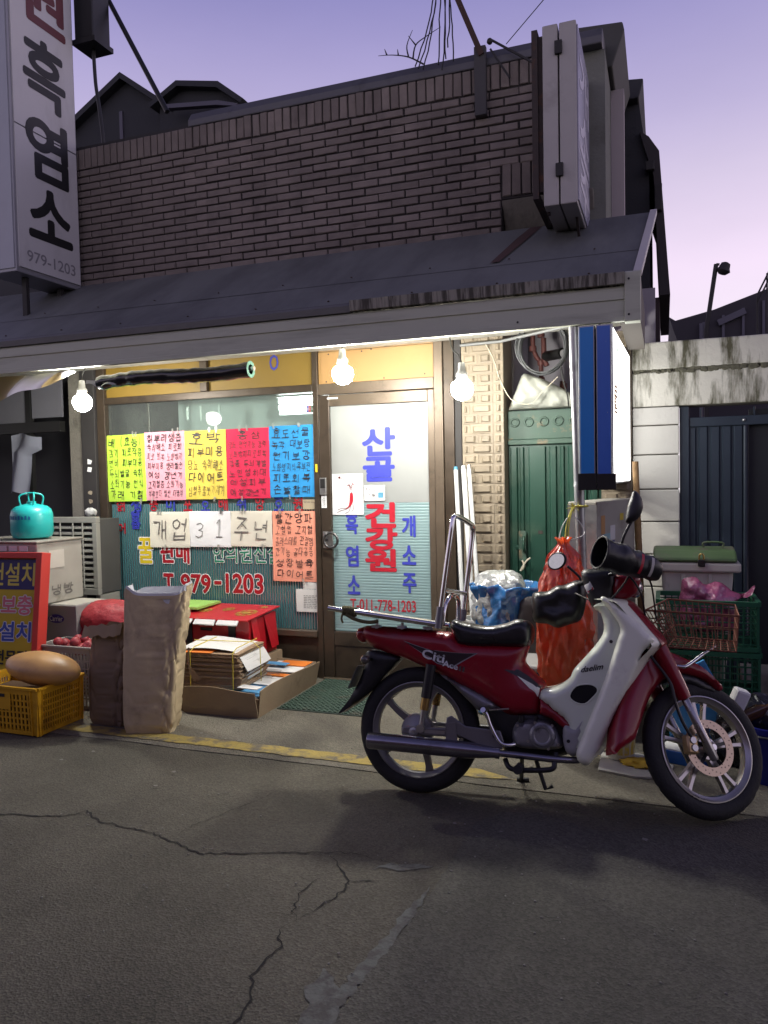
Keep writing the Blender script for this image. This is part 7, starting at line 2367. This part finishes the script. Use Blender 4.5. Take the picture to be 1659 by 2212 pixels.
bp(wheelplate(0.560, 0.304, -0.122, [(0.0005, 0.020), (0.030, 0.020), (0.034, 0.023), (0.040, 0.023), (0.044, 0.016), (0.052, 0.012), (0.057, 0.0)]), 'clutch_cover', m_eng, eng, 35)
for x, z in ((0.440, 0.262), (0.455, 0.338), (0.53, 0.353), (0.60, 0.345), (0.625, 0.27), (0.585, 0.25), (0.50, 0.275)):
    bp(wheelplate(x, z, -0.118, [(0.0005, 0.008), (0.006, 0.008), (0.007, 0.0)], 10), 'bolt', m_steel, eng, 30)
bp(MB().tube([(0.468, -0.10, 0.35), (0.470, -0.10, 0.378)], 0.012, 10).tube([(0.530, -0.10, 0.36), (0.532, -0.10, 0.380)], 0.008, 10), 'filler_caps', m_mblk, eng)
for k in range(6):
    bp(MB().box(0.635 + k * 0.014, 0.640 + k * 0.014, -0.07, 0.07, 0.255 + k * 0.004, 0.345 + k * 0.004), 'cooling_fin', m_eng, eng, 30)
ex = sub('exhaust')
e0, e1 = Vector((-0.192, -0.170, 0.237)), Vector((0.374, -0.150, 0.222))
def lerp(t):
    return e0.lerp(e1, t)
bp(MB().tube([lerp(-0.005), lerp(0.0), lerp(0.02), lerp(0.55), lerp(0.80), lerp(0.97), lerp(1.0)], [0.026, 0.033, 0.036, 0.0365, 0.034, 0.023, 0.021], 24), 'muffler', m_exh, ex, 35)
bp(MB().tube([lerp(-0.012), lerp(0.06)], [0.012, 0.012], 14, False), 'outlet', m_mblk, ex)
bp(MB().tube(smooth_poly([(0.37, -0.150, 0.222), (0.50, -0.145, 0.217), (0.62, -0.135, 0.212), (0.72, -0.10, 0.215), (0.76, -0.05, 0.25), (0.76, -0.01, 0.30)], 6, False), 0.0145, 14), 'header_pipe', m_exh, ex, 50)
bp(MB().tube([lerp(0.985), lerp(1.02)], [0.0245, 0.0245], 18), 'clamp', m_exh, ex)
bp(MB().prism([(0.150, 0.252), (0.160, 0.330), (0.190, 0.335), (0.205, 0.250)], 'y', -0.150, -0.143), 'hanger', m_mgry, ex)
sw = sub('swing_arm')
for s in (-1, 1):
    bp(MB().prism([(-0.055, 0.268), (-0.05, 0.300), (0.14, 0.305), (0.385, 0.302), (0.385, 0.262), (0.14, 0.268)], 'y', s * 0.105 - 0.012, s * 0.105 + 0.012), 'arm', m_rimr, sw, 40, 0.005)
bp(MB().prism([(0.145, 0.302), (0.152, 0.352), (0.172, 0.362), (0.235, 0.322), (0.385, 0.312), (0.400, 0.270), (0.395, 0.235), (0.30, 0.245), (0.22, 0.275)], 'y', -0.142, -0.128), 'step_bracket', m_mgry, sw, 40, 0.004)
bp(wheelplate(0.0, 0.279, -0.117, [(0.0005, 0.016), (0.010, 0.016), (0.012, 0.010), (0.020, 0.008), (0.020, 0.0)], 12), 'axle_nut', m_steel, sw, 30)
bp(wheelplate(0.365, 0.292, -0.1425, [(0.0005, 0.008), (0.011, 0.008), (0.013, 0.0)], 12), 'bolt', m_mblk, sw, 30)
bp(MB().box(0.05, 0.14, -0.1185, -0.117, 0.278, 0.292), 'adjuster', m_steel, sw, 30)
for s in (-1, 1):
    sk_ = bp(MB().tube([(0.074, s * 0.125, 0.575), (0.055, s * 0.125, 0.43)], 0.0235, 16), 'shock_absorber', m_mblk, bike)
    bp(MB().tube([(0.0605, s * 0.125, 0.475), (0.047, s * 0.125, 0.378)], 0.0195, 16), 'shock_sleeve', m_gold, sk_)
    bp(MB().tube([(0.047, s * 0.125, 0.380), (0.036, s * 0.125, 0.30)], [0.013, 0.011], 12), 'shock_rod', m_steel, sk_)
    bp(MB().lathe([(0.0005, -0.014), (0.018, -0.014), (0.018, 0.014), (0.0005, 0.014)], 14, Matrix.Translation((0.034, s * 0.125, 0.298)) @ Matrix.Rotation(PI / 2, 4, 'X')), 'shock_eye', m_steel, sk_)
bp(MB().tube(smooth_poly([(0.318, -0.155, 0.392), (0.330, -0.155, 0.375), (0.345, -0.155, 0.335), (0.372, -0.155, 0.285), (0.392, -0.155, 0.263), (0.415, -0.15, 0.257), (0.445, -0.13, 0.260)], 5, False), 0.0085, 10), 'kick_starter', m_chr, bike, 50)
bp(MB().tube([(0.314, -0.170, 0.398), (0.322, -0.140, 0.385)], 0.012, 10), 'kick_pedal', m_chr, bike)
st_ = sub('foot_rest')
bp(MB().tube(smooth_poly([(0.405, -0.12, 0.195), (0.425, -0.14, 0.165), (0.475, -0.15, 0.160), (0.595, -0.15, 0.172), (0.612, -0.14, 0.20), (0.618, -0.12, 0.235)], 5, False), 0.011, 10), 'bar', m_mblk, st_, 50)
for x in (0.47,):
    bp(MB().tube([(x, -0.13, 0.172), (x, -0.25, 0.176)], [0.017, 0.019], 12), 'rubber_peg', m_tyre, st_)
bp(MB().tube([(0.53, -0.06, 0.19), (0.57, -0.06, 0.075), (0.60, -0.06, 0.09)], 0.009, 8), 'stand_leg', m_mblk, bike)
bp(MB().tube([(0.46, 0.05, 0.20), (0.44, 0.225, 0.050)], 0.010, 8).tube([(0.42, 0.222, 0.052), (0.475, 0.23, 0.054)], 0.012, 8), 'side_stand', m_mblk, bike)
bp(MB().tube([(0.335, -0.13, 0.395), (0.42, -0.13, 0.405)], 0.004, 6), 'brake_spring', m_steel, bike)

# ---- body
bpoly = smooth_poly([(-0.283, 0.702), (-0.266, 0.733), (-0.20, 0.737), (0.0, 0.730), (0.108, 0.722), (0.165, 0.712), (0.20, 0.685), (0.35, 0.678), (0.480, 0.680), (0.484, 0.645), (0.474, 0.607), (0.488, 0.582), (0.533, 0.539), (0.566, 0.502), (0.556, 0.44), (0.545, 0.386),
                     (0.475, 0.376), (0.412, 0.374), (0.366, 0.402), (0.252, 0.46), (0.135, 0.519), (0.020, 0.566), (-0.056, 0.591), (-0.208, 0.636), (-0.262, 0.668)], 3)
def bw_(x, z):
    return 0.50 + 0.50 * min(1, max(0, (x + 0.29) / 0.36)) ** 0.7 - 0.22 * min(1, max(0, (x - 0.36) / 0.16)) * min(1, max(0, (z - 0.48) / 0.1))
body = bp(puff(MB(), bpoly, 0.072, 0.122, 0.06, 0.018, wf=bw_), 'side_cover', m_mred, bike, 60)
bfn = half_fn(bpoly, 0.072, 0.122, 0.06, bw_)
# decals follow the panel
dpoly = [(-0.061, 0.676), (-0.01, 0.660), (0.044, 0.645), (0.11, 0.636), (0.182, 0.632), (0.23, 0.631), (0.281, 0.633), (0.225, 0.600), (0.17, 0.565), (0.14, 0.572), (0.101, 0.580), (0.02, 0.628)]
bp(patch(dpoly, bfn, 0.0010, 0.01), 'decal_border', pm('decal_silver', (0.30, 0.30, 0.32), 0.4), body, 60)
cx_ = sum(p[0] for p in dpoly) / len(dpoly)
cz_ = sum(p[1] for p in dpoly) / len(dpoly)
bp(patch([(cx_ + (x - cx_) * 0.95, cz_ + (z - cz_) * 0.90) for x, z in dpoly], bfn, 0.0018, 0.01), 'decal', pm('decal_dark', (0.022, 0.012, 0.016), 0.35), body, 60)
def on_body(mb, fn, off):
    mb.v = [(p[0], -(fn(p[0], p[2]) + off), p[2]) for p in mb.v]
    return mb
Ud, Vd = Vector((0.975, 0, -0.22)), Vector((0.16, 0, 0.98))
for txt, u0, u1, v0, v1, mat in (('Citi', 0.0, 0.102, 0.0, 0.038, m_white), ('Ace', 0.100, 0.168, -0.012, 0.013, m_white), ('II', 0.176, 0.198, -0.013, 0.008, m_mgry)):
    mb = letters(MB(), txt, (u0, u1, v0, v1), (0.030, 0, 0.606), (Ud, Vd, Vector((0, -1, 0))), bold=0.03, res=3)
    flat(on_body(mb, bfn, 0.0028), 'lettering', mat, body, True)
bp(patch([(0.394, 0.568), (0.456, 0.571), (0.500, 0.545), (0.554, 0.502), (0.540, 0.490), (0.47, 0.535)], bfn, 0.0016, 0.012), 'dark_trim', pm('trim_charcoal', (0.035, 0.032, 0.035), 0.5), body, 60)
bp(patch([(0.452, 0.545), (0.548, 0.497), (0.541, 0.460), (0.50, 0.500)], bfn, 0.0024, 0.012), 'white_flash', m_mwht, body, 60)
bp(wheelplate(0.512, 0.412, -0.108, [(0.0005, 0.006), (0.008, 0.006), (0.010, 0.0)], 12), 'screw', m_mblk, body, 30)
gpoly = smooth_poly([(0.105, 0.535), (0.171, 0.512), (0.293, 0.463), (0.370, 0.412), (0.362, 0.400), (0.288, 0.385), (0.247, 0.415), (0.17, 0.485)], 3)
gfn = half_fn(gpoly, 0.085, 0.118, 0.03)
bp(puff(MB(), gpoly, 0.085, 0.118, 0.03, 0.014), 'lower_cover', m_mgry, bike, 60)
# seat
spoly = smooth_poly([(0.148, 0.748), (0.165, 0.776), (0.195, 0.772), (0.244, 0.761), (0.325, 0.754), (0.399, 0.769), (0.446, 0.787), (0.482, 0.783), (0.507, 0.754), (0.508, 0.706), (0.494, 0.676), (0.447, 0.666), (0.313, 0.660), (0.197, 0.663), (0.178, 0.685), (0.160, 0.720)], 4)
seat = bp(puff(MB(), spoly, 0.085, 0.130, 0.035, 0.014), 'seat', m_seat, bike, 70)
bp(wheelplate(0.500, 0.690, -0.095, [(0.0005, 0.008), (0.010, 0.008), (0.012, 0.0)], 12), 'seat_lock', m_chr, seat, 30)
# tail lamp, rear mudguard, plate, indicators
tpoly = smooth_poly([(-0.312, 0.700), (-0.300, 0.722), (-0.262, 0.728), (-0.252, 0.672), (-0.275, 0.655), (-0.300, 0.668)], 3)
bp(puff(MB(), tpoly, 0.030, 0.060, 0.02, 0.012), 'tail_lamp', pm('lens_red', (0.22, 0.008, 0.015), 0.12, coat=0.8), bike, 60)
rpoly = smooth_poly([(-0.242, 0.625), (-0.10, 0.60), (-0.108, 0.575), (-0.179, 0.497), (-0.250, 0.417), (-0.346, 0.345), (-0.378, 0.330), (-0.325, 0.400), (-0.278, 0.493), (-0.256, 0.560)], 3)
bp(puff(MB(), rpoly, 0.045, 0.056, 0.02, 0.02), 'rear_mudguard', m_mblk, bike, 60)
ppl = MB().box(-0.004, 0.0, -0.085, 0.085, -0.055, 0.055, Matrix.Translation((-0.300, 0, 0.500)) @ Matrix.Rotation(rad(22), 4, 'Y'))
bp(ppl, 'number_plate', pm('plate_back', (0.08, 0.09, 0.085), 0.5), bike)
for s in (-1, 1):
    ind = bp(MB().tube([(-0.225, s * 0.05, 0.585), (-0.228, s * 0.115, 0.585)], 0.008, 8), 'indicator', m_mblk, bike)
    bp(MB().ball((-0.232, s * 0.130, 0.585), (0.022, 0.026, 0.020), 16, 10), 'indicator_lens', pm('lens_smoke', (0.10, 0.09, 0.08), 0.12, coat=0.7), ind, 60)

# ---- carrier rack
rk = sub('carrier_rack')
for s in (-1, 1):
    bp(MB().tube([(-0.412, s * 0.150, 0.811), (0.10, s * 0.150, 0.753)], 0.0125, 14), 'rail', m_chr, rk, 50)
for x in (-0.405, -0.33, -0.25, -0.17, -0.09, -0.01, 0.06):
    z = 0.811 - (x + 0.412) * 0.1133
    bp(MB().tube([(x, -0.15, z), (x, 0.15, z)], 0.0065, 8), 'cross_bar', m_chr, rk, 50)
bp(MB().box(-0.40, 0.09, -0.139, 0.139, -0.0035, 0.0, Matrix.Translation((0, 0, 0.7645)) @ Matrix.Rotation(0.1128, 4, 'Y')), 'deck_plate', m_steel, rk, 30)
loop = smooth_poly([(0.108, -0.150, 0.745), (0.118, -0.150, 0.82), (0.150, -0.150, 1.11), (0.162, -0.148, 1.215), (0.168, -0.135, 1.238), (0.180, -0.05, 1.245), (0.197, 0.08, 1.240), (0.206, 0.132, 1.232), (0.206, 0.149, 1.205), (0.194, 0.150, 1.08), (0.166, 0.150, 0.80), (0.160, 0.150, 0.745)], 4, False)
bp(MB().tube(loop, 0.0125, 14), 'back_hoop', m_chr, rk, 50)
bp(MB().tube([(0.128, -0.150, 0.905), (0.178, 0.150, 0.905)], 0.010, 10), 'hoop_bar', m_chr, rk, 50)
bp(MB().tube(smooth_poly([(0.116, -0.09, 0.752), (0.122, -0.085, 0.82), (0.135, -0.06, 0.872), (0.145, 0.0, 0.892), (0.155, 0.06, 0.872), (0.155, 0.085, 0.82), (0.150, 0.09, 0.752)], 5, False), 0.011, 12), 'inner_hoop', m_chr, rk, 50)
for s in (-1, 1):
    bp(MB().tube([(0.106 if s < 0 else 0.158, s * 0.150, 0.735), (0.116 if s < 0 else 0.168, s * 0.150, 0.830)], 0.017, 10), 'hinge_sleeve', m_mgry, rk)
for x in (-0.19, -0.07, 0.05):
    bp(MB().tube([(x, -0.10, 0.725), (x, -0.10, 0.79 - (x + 0.412) * 0.1)], 0.007, 8).box(x - 0.018, x + 0.018, -0.125, -0.08, 0.728, 0.742), 'foot', m_steel, rk)
mb = MB()
rng = random.Random(8)
for k in range(9):
    x = -0.335 + k * 0.0065
    z = 0.811 - (x + 0.412) * 0.1133
    mb.tube([(x + rng.uniform(-.004, .004), -0.15 + 0.0185 * math.cos(t), z + 0.0185 * math.sin(t)) for t in [2 * PI * j / 12 for j in range(12)]], 0.005, 6, closed=True)
mb.tube(smooth_poly([(-0.335, -0.165, 0.79), (-0.34, -0.168, 0.765), (-0.332, -0.168, 0.745)], 4, False), 0.005, 6)
mb.tube(smooth_poly([(-0.32, -0.165, 0.785), (-0.28, -0.165, 0.765), (-0.22, -0.162, 0.752), (-0.17, -0.16, 0.757)], 4, False), 0.008, 6)
bp(mb, 'rope_wrap', pm('rope_olive', (0.10, 0.085, 0.035), 0.9, var=0.5, scale=40), rk)

# ---- leg shield and tunnel
sidep = smooth_poly([(0.770, 0.850), (0.802, 0.825), (0.814, 0.754), (0.788, 0.700), (0.735, 0.635), (0.689, 0.582), (0.672, 0.545), (0.630, 0.512), (0.589, 0.497), (0.556, 0.489), (0.545, 0.465), (0.549, 0.448), (0.600, 0.405), (0.656, 0.355), (0.648, 0.290), (0.662, 0.246), (0.70, 0.236), (0.76, 0.30), (0.84, 0.50), (0.90, 0.70), (0.90, 0.80), (0.83, 0.87)], 3)
tun = bp(puff(MB(), sidep, 0.100, 0.142, 0.035, 0.018), 'tunnel_cover', m_mgrn, bike, 60)
tfn = half_fn(sidep, 0.100, 0.142, 0.035)
hol = smooth_poly([(0.673, 0.474), (0.699, 0.515), (0.748, 0.526), (0.777, 0.519), (0.787, 0.500), (0.767, 0.473), (0.735, 0.445), (0.696, 0.449)], 3)
bp(patch(hol, tfn, 0.0015, 0.014), 'air_intake', pm('void_black', (0.004, 0.004, 0.004), 0.9), tun, 60)
mb = MB().tube([(x, -(tfn(x, z) + 0.001), z) for x, z in hol], 0.003, 6, closed=True)
bp(mb, 'intake_rim', m_mgrn, tun)
rl = [(0.549, 0.452), (0.565, 0.448), (0.69, 0.352), (0.668, 0.322), (0.600, 0.374), (0.548, 0.390)]
bp(puff(MB(), rl, 0.118, 0.134, 0.02, 0.016), 'red_corner', m_mred, tun, 60)
lw = smooth_poly([(0.650, 0.352), (0.690, 0.352), (0.735, 0.41), (0.72, 0.30), (0.70, 0.232), (0.662, 0.240), (0.646, 0.285)], 3)
bp(puff(MB(), lw, 0.128, 0.146, 0.02, 0.016), 'lower_panel', pm('bike_lower_grey', (0.33, 0.33, 0.33), 0.4, var=0.08), tun, 60)
mb = letters(MB(), 'daelim', (0.718, 0.806, 0.0, 0.026), (0, 0, 0.572), (Vector((1, 0, 0.20)), Vector((0.28, 0, 0.96)), Vector((0, -1, 0))), bold=0.018, res=3)
mb.v = [(p[0], p[1], p[2] - 0.20 * 0.718) for p in mb.v]
flat(on_body(mb, tfn, 0.0022), 'lettering', m_mblk, tun, True)
bp(wheelplate(0.842, 0.705, -0.139, [(0.0005, 0.004), (0.007, 0.004), (0.008, 0.0)], 12), 'screw', m_mblk, tun, 30)
bp(wheelplate(0.668, 0.290, -0.143, [(0.0005, 0.004), (0.007, 0.004), (0.008, 0.0)], 12), 'screw', m_mblk, tun, 30)
wing = smooth_poly([(0.800, 0.880), (0.818, 0.890), (0.866, 0.856), (0.954, 0.786), (1.005, 0.728), (1.010, 0.712), (0.995, 0.695), (0.964, 0.662), (0.938, 0.584), (0.906, 0.518), (0.868, 0.446), (0.830, 0.361), (0.791, 0.264), (0.760, 0.215), (0.738, 0.200), (0.709, 0.214), (0.700, 0.244), (0.714, 0.290), (0.774, 0.440), (0.822, 0.571), (0.864, 0.703), (0.878, 0.765), (0.840, 0.832)], 3)
for s in (-1, 1):
    bp(puff(MB(), wing, 0.010, 0.034, 0.030, 0.016, y0=s * 0.150), 'leg_shield', m_mwht, bike, 60)
prof = [(0.835, 0.893), (0.915, 0.884), (0.955, 0.848), (1.015, 0.775), (1.060, 0.718), (1.050, 0.690), (1.005, 0.640), (0.965, 0.560), (0.935, 0.500), (0.89, 0.41), (0.845, 0.31), (0.80, 0.235)]
prof = smooth_poly(prof, 4, False)
def apron(w, off, p0, p1, mat, name, th=0.004):
    mb = MB()
    n_ = 14
    rows = prof[p0:p1]
    for (x, z) in rows:
        for k in range(n_ + 1):
            s = -1 + 2 * k / n_
            mb.v.append((x - 0.050 * s * s * (w / 0.15) ** 2 + off, s * w, z - 0.015 * s * s))
    for i in range(len(rows) - 1):
        for k in range(n_):
            a = i * (n_ + 1) + k
            mb.f.append((a, a + 1, a + n_ + 2, a + n_ + 1))
    return bp(mb, name, mat, bike, 60)
apron(0.172, 0.004, 0, len(prof), m_mwht, 'front_apron')
apron(0.118, 0.012, 0, 20, m_mred, 'front_panel')
# ---- head lamp, handlebar cover, muffs, mirrors
hl = smooth_poly([(0.853, 0.985), (0.850, 0.893), (0.91, 0.890), (0.948, 0.915), (0.968, 0.975), (0.94, 1.0)], 3)
hl_ = bp(puff(MB(), hl, 0.050, 0.085, 0.03, 0.016), 'head_lamp', m_mred, bike, 60)
bp(MB().ball((0.945, 0.03, 0.940), (0.035, 0.075, 0.045), 20, 12), 'lens', pm('lens_clear', (0.45, 0.45, 0.46), 0.08, metal=0.6, coat=0.8), hl_, 60)
hb = smooth_poly([(0.72, 1.000), (0.775, 1.015), (0.85, 1.010), (0.865, 0.960), (0.850, 0.890), (0.800, 0.845), (0.768, 0.850), (0.745, 0.90)], 3)
hb_ = bp(puff(MB(), hb, 0.060, 0.095, 0.035, 0.018), 'handlebar_cover', m_mblk, bike, 60)
hbf = half_fn(hb, 0.060, 0.095, 0.035)
bp(patch([(0.748, 0.905), (0.775, 0.925), (0.757, 0.958), (0.732, 0.94)], hbf, 0.0015, 0.012), 'sticker', m_fw, hb_)
bp(patch([(0.750, 0.909), (0.7725, 0.9255), (0.768, 0.934), (0.745, 0.918)], hbf, 0.0025, 0.012), 'sticker_stripe', m_dred, hb_)
bp(MB().tube([(0.60, 0.22, 0.93), (0.80, 0.03, 0.985), (0.955, -0.27, 1.02)], 0.012, 10), 'handlebar', m_mblk, hb_)
# near muff: open sleeve
def sleeve(A, B, radii, sq, mat, name, seed, n=32, open_=True):
    A, B = Vector(A), Vector(B)
    d = (B - A).normalized()
    up = Vector((0, 0, 1))
    sx = d.cross(up).normalized()
    sz = sx.cross(d)
    mb = MB()
    m_ = len(radii)
    pts = []
    for i, r_ in enumerate(radii):
        c = A.lerp(B, i / (m_ - 1))
        for k in range(n):
            a = 2 * PI * k / n
            q = c + (sx * math.cos(a) * sq + sz * math.sin(a)) * r_
            w = 0.010 * fbm((q.x * 14 + seed, q.y * 14, q.z * 14)) * (0.25 if i == 0 else 1)
            pts.append(q + (q - c).normalized() * w)
    fs_ = [(i * n + k, i * n + (k + 1) % n, (i + 1) * n + (k + 1) % n, (i + 1) * n + k) for i in range(m_ - 1) for k in range(n)]
    fs_.append(tuple((m_ - 1) * n + k for k in range(n)))
    mb.add(pts, fs_)
    # inner lining
    k0 = len(mb.v)
    for i in range(3):
        c = A.lerp(B, 0.5 * i / 2)
        for k in range(n):
            a = 2 * PI * k / n
            mb.v.append(tuple(c + (sx * math.cos(a) * sq + sz * math.sin(a)) * (radii[0] - 0.006 - 0.004 * i)))
    for i in range(2):
        for k in range(n):
            mb.f.append((k0 + i * n + k, k0 + i * n + (k + 1) % n, k0 + (i + 1) * n + (k + 1) % n, k0 + (i + 1) * n + k))
    mb.f.append(tuple(k0 + 2 * n + k for k in range(n)))
    o = bp(mb, name, mat, bike, 60)
    q = [A + (sx * math.cos(2 * PI * k / n) * sq + sz * math.sin(2 * PI * k / n)) * (radii[0] - 0.002) for k in range(n)]
    bp(MB().tube(q, 0.005, 8, closed=True), 'hem', m_mblk, o)
    return o, A, B, d, sx, sz
A_, B_ = (0.800, -0.315, 1.060), (1.030, -0.175, 1.000)
mf, A, B, d, sx, sz = sleeve(A_, B_, [0.069, 0.068, 0.063, 0.066, 0.065, 0.060, 0.056, 0.059, 0.054, 0.050, 0.046, 0.038], 0.92, m_vin, 'hand_muff', 1)
for t, mat in ((0.58, m_dred), (0.76, pm('stripe_cream', (0.50, 0.48, 0.42), 0.5))):
    c = A.lerp(B, t)
    r_ = 0.0625 - 0.016 * (t - 0.5)
    mb = MB()
    for k in range(9):
        a = -0.75 + 0.16 * k
        for tt in (-0.006, 0.006):
            q = c + d * tt + (sx * math.cos(a) * 0.92 + sz * math.sin(a)) * (r_ + 0.0075)
            mb.v.append(tuple(q))
    mb.f = [(2 * k, 2 * k + 1, 2 * k + 3, 2 * k + 2) for k in range(8)]
    flat(mb, 'reflective_stripe', mat, mf, True)
mfar = smooth_poly([(0.495, 0.915), (0.56, 0.925), (0.60, 0.950), (0.642, 0.958), (0.70, 0.980), (0.735, 0.950), (0.735, 0.88), (0.712, 0.80), (0.66, 0.775), (0.605, 0.757), (0.56, 0.775), (0.502, 0.782), (0.490, 0.85)], 3)
mb = puff(MB(), mfar, 0.035, 0.085, 0.05, 0.018, y0=0.19)
mb.v = [tuple(Vector(v) + Vector((0, 0.010 * fbm((v[0] * 14, v[1] * 14, v[2] * 14)), 0))) for v in mb.v]
mf2 = bp(mb, 'hand_muff', m_vin, bike, 60)
bp(MB().tube([(0.497, 0.10 + 0.09, 0.785), (0.492, 0.125, 0.85), (0.497, 0.19, 0.912), (0.492, 0.25, 0.85)], 0.006, 6, closed=True), 'hem', m_mblk, mf2)
# mirrors
mL = sub('mirror')
Mm = Matrix.Translation((0.608, 0.10, 1.062)) @ Matrix.Rotation(rad(-35), 4, 'Z') @ Matrix.Rotation(PI / 2, 4, 'X') @ Matrix.Rotation(rad(16), 4, 'Z')
Msc = Mm @ Matrix.Diagonal((0.86, 0.64, 1, 1))
bp(MB().lathe([(0.0005, -0.035), (0.035, -0.030), (0.058, -0.010), (0.063, 0.002), (0.060, 0.004)], 28, Msc), 'shell', m_mblk, mL, 50)
bp(MB().disc((0, 0, 0.0045), 0.053, Msc, 28), 'mirror_glass', pm('mirror_glass', (0.42, 0.44, 0.44), 0.10, metal=1.0, var=0.15, scale=60, bump=0.12, bscale=60), mL, 30)
bp(MB().tube(smooth_poly([(0.655, 0.11, 1.04), (0.69, 0.12, 1.01), (0.712, 0.13, 0.985), (0.715, 0.14, 0.94)], 4, False), 0.006, 8), 'stem', m_mblk, mL, 50)
mR = sub('mirror')
mp = smooth_poly([(0.936, 1.322), (0.958, 1.306), (0.972, 1.262), (0.958, 1.216), (0.925, 1.192), (0.902, 1.196), (0.908, 1.245), (0.922, 1.290)], 4)
bp(puff(MB(), mp, 0.012, 0.034, 0.03, 0.010, y0=-0.25), 'shell', m_mblk, mR, 60)
bp(MB().tube(smooth_poly([(0.925, -0.25, 1.195), (0.902, -0.25, 1.150), (0.888, -0.245, 1.110), (0.885, -0.23, 1.06)], 4, False), 0.006, 8), 'stem', m_mblk, mR, 50)
for pts, r_ in (([(0.80, -0.06, 0.985), (0.90, -0.13, 0.99), (0.96, -0.12, 0.92), (0.98, -0.06, 0.84), (0.99, -0.04, 0.74)], 0.0045), ([(0.93, -0.24, 1.01), (0.90, -0.18, 0.95), (0.86, -0.13, 0.90), (0.83, -0.10, 0.87)], 0.0045),
                ([(0.66, 0.16, 0.93), (0.72, 0.05, 0.90), (0.77, -0.06, 0.87), (0.80, -0.09, 0.84)], 0.0045), ([(0.95, -0.22, 1.0), (1.0, -0.14, 0.96), (1.02, -0.06, 0.88), (1.03, -0.03, 0.80)], 0.004)):
    bp(MB().tube(smooth_poly(pts, 6, False), r_, 8), 'cable', m_mblk, bike, 50)
# ---- rusty front basket on its chrome bracket
m_rust = pm('rusty_wire', (0.19, 0.070, 0.040), 0.75, var=0.4, scale=30, metal=0.2)
bk_ = sub('front_basket')
T4 = [Vector(p) for p in ((0.985, -0.03, 0.842), (1.355, -0.03, 0.828), (1.385, 0.25, 0.885), (1.10, 0.25, 0.905))]
B4 = [Vector(p) for p in ((1.075, 0.00, 0.690), (1.345, 0.00, 0.680), (1.365, 0.20, 0.722), (1.13, 0.20, 0.735))]
bp(MB().tube([T4[0], T4[1], T4[2], T4[3]], 0.0045, 8, closed=True), 'rim', m_rust, bk_)
bp(MB().tube([B4[0], B4[1], B4[2], B4[3]], 0.004, 8, closed=True), 'base_wire', m_rust, bk_)
mb = MB()
for i in range(4):
    a0, a1, b0, b1 = T4[i], T4[(i + 1) % 4], B4[i], B4[(i + 1) % 4]
    n_ = 11 if i % 2 == 0 else 8
    for k in range(n_):
        mb.tube([a0.lerp(a1, k / n_), b0.lerp(b1, k / n_)], 0.0022, 5)
    for t in (0.35, 0.7):
        mb.tube([a0.lerp(b0, t), a1.lerp(b1, t)], 0.0025, 5)
for k in range(1, 9):
    mb.tube([B4[0].lerp(B4[1], k / 9), B4[3].lerp(B4[2], k / 9)], 0.0022, 5)
for k in range(1, 5):
    mb.tube([B4[0].lerp(B4[3], k / 5), B4[1].lerp(B4[2], k / 5)], 0.0022, 5)
bp(mb, 'wire_mesh', m_rust, bk_, kind='stuff')
bp(MB().tube(smooth_poly([(1.04, -0.05, 0.632), (1.06, -0.05, 0.622), (1.12, -0.05, 0.612), (1.15, -0.04, 0.618), (1.22, 0.02, 0.668)], 5, False), 0.0075, 10).tube([(1.20, 0.0, 0.655), (1.28, 0.10, 0.70)], 0.006, 8), 'bracket', m_chr, bk_, 50)
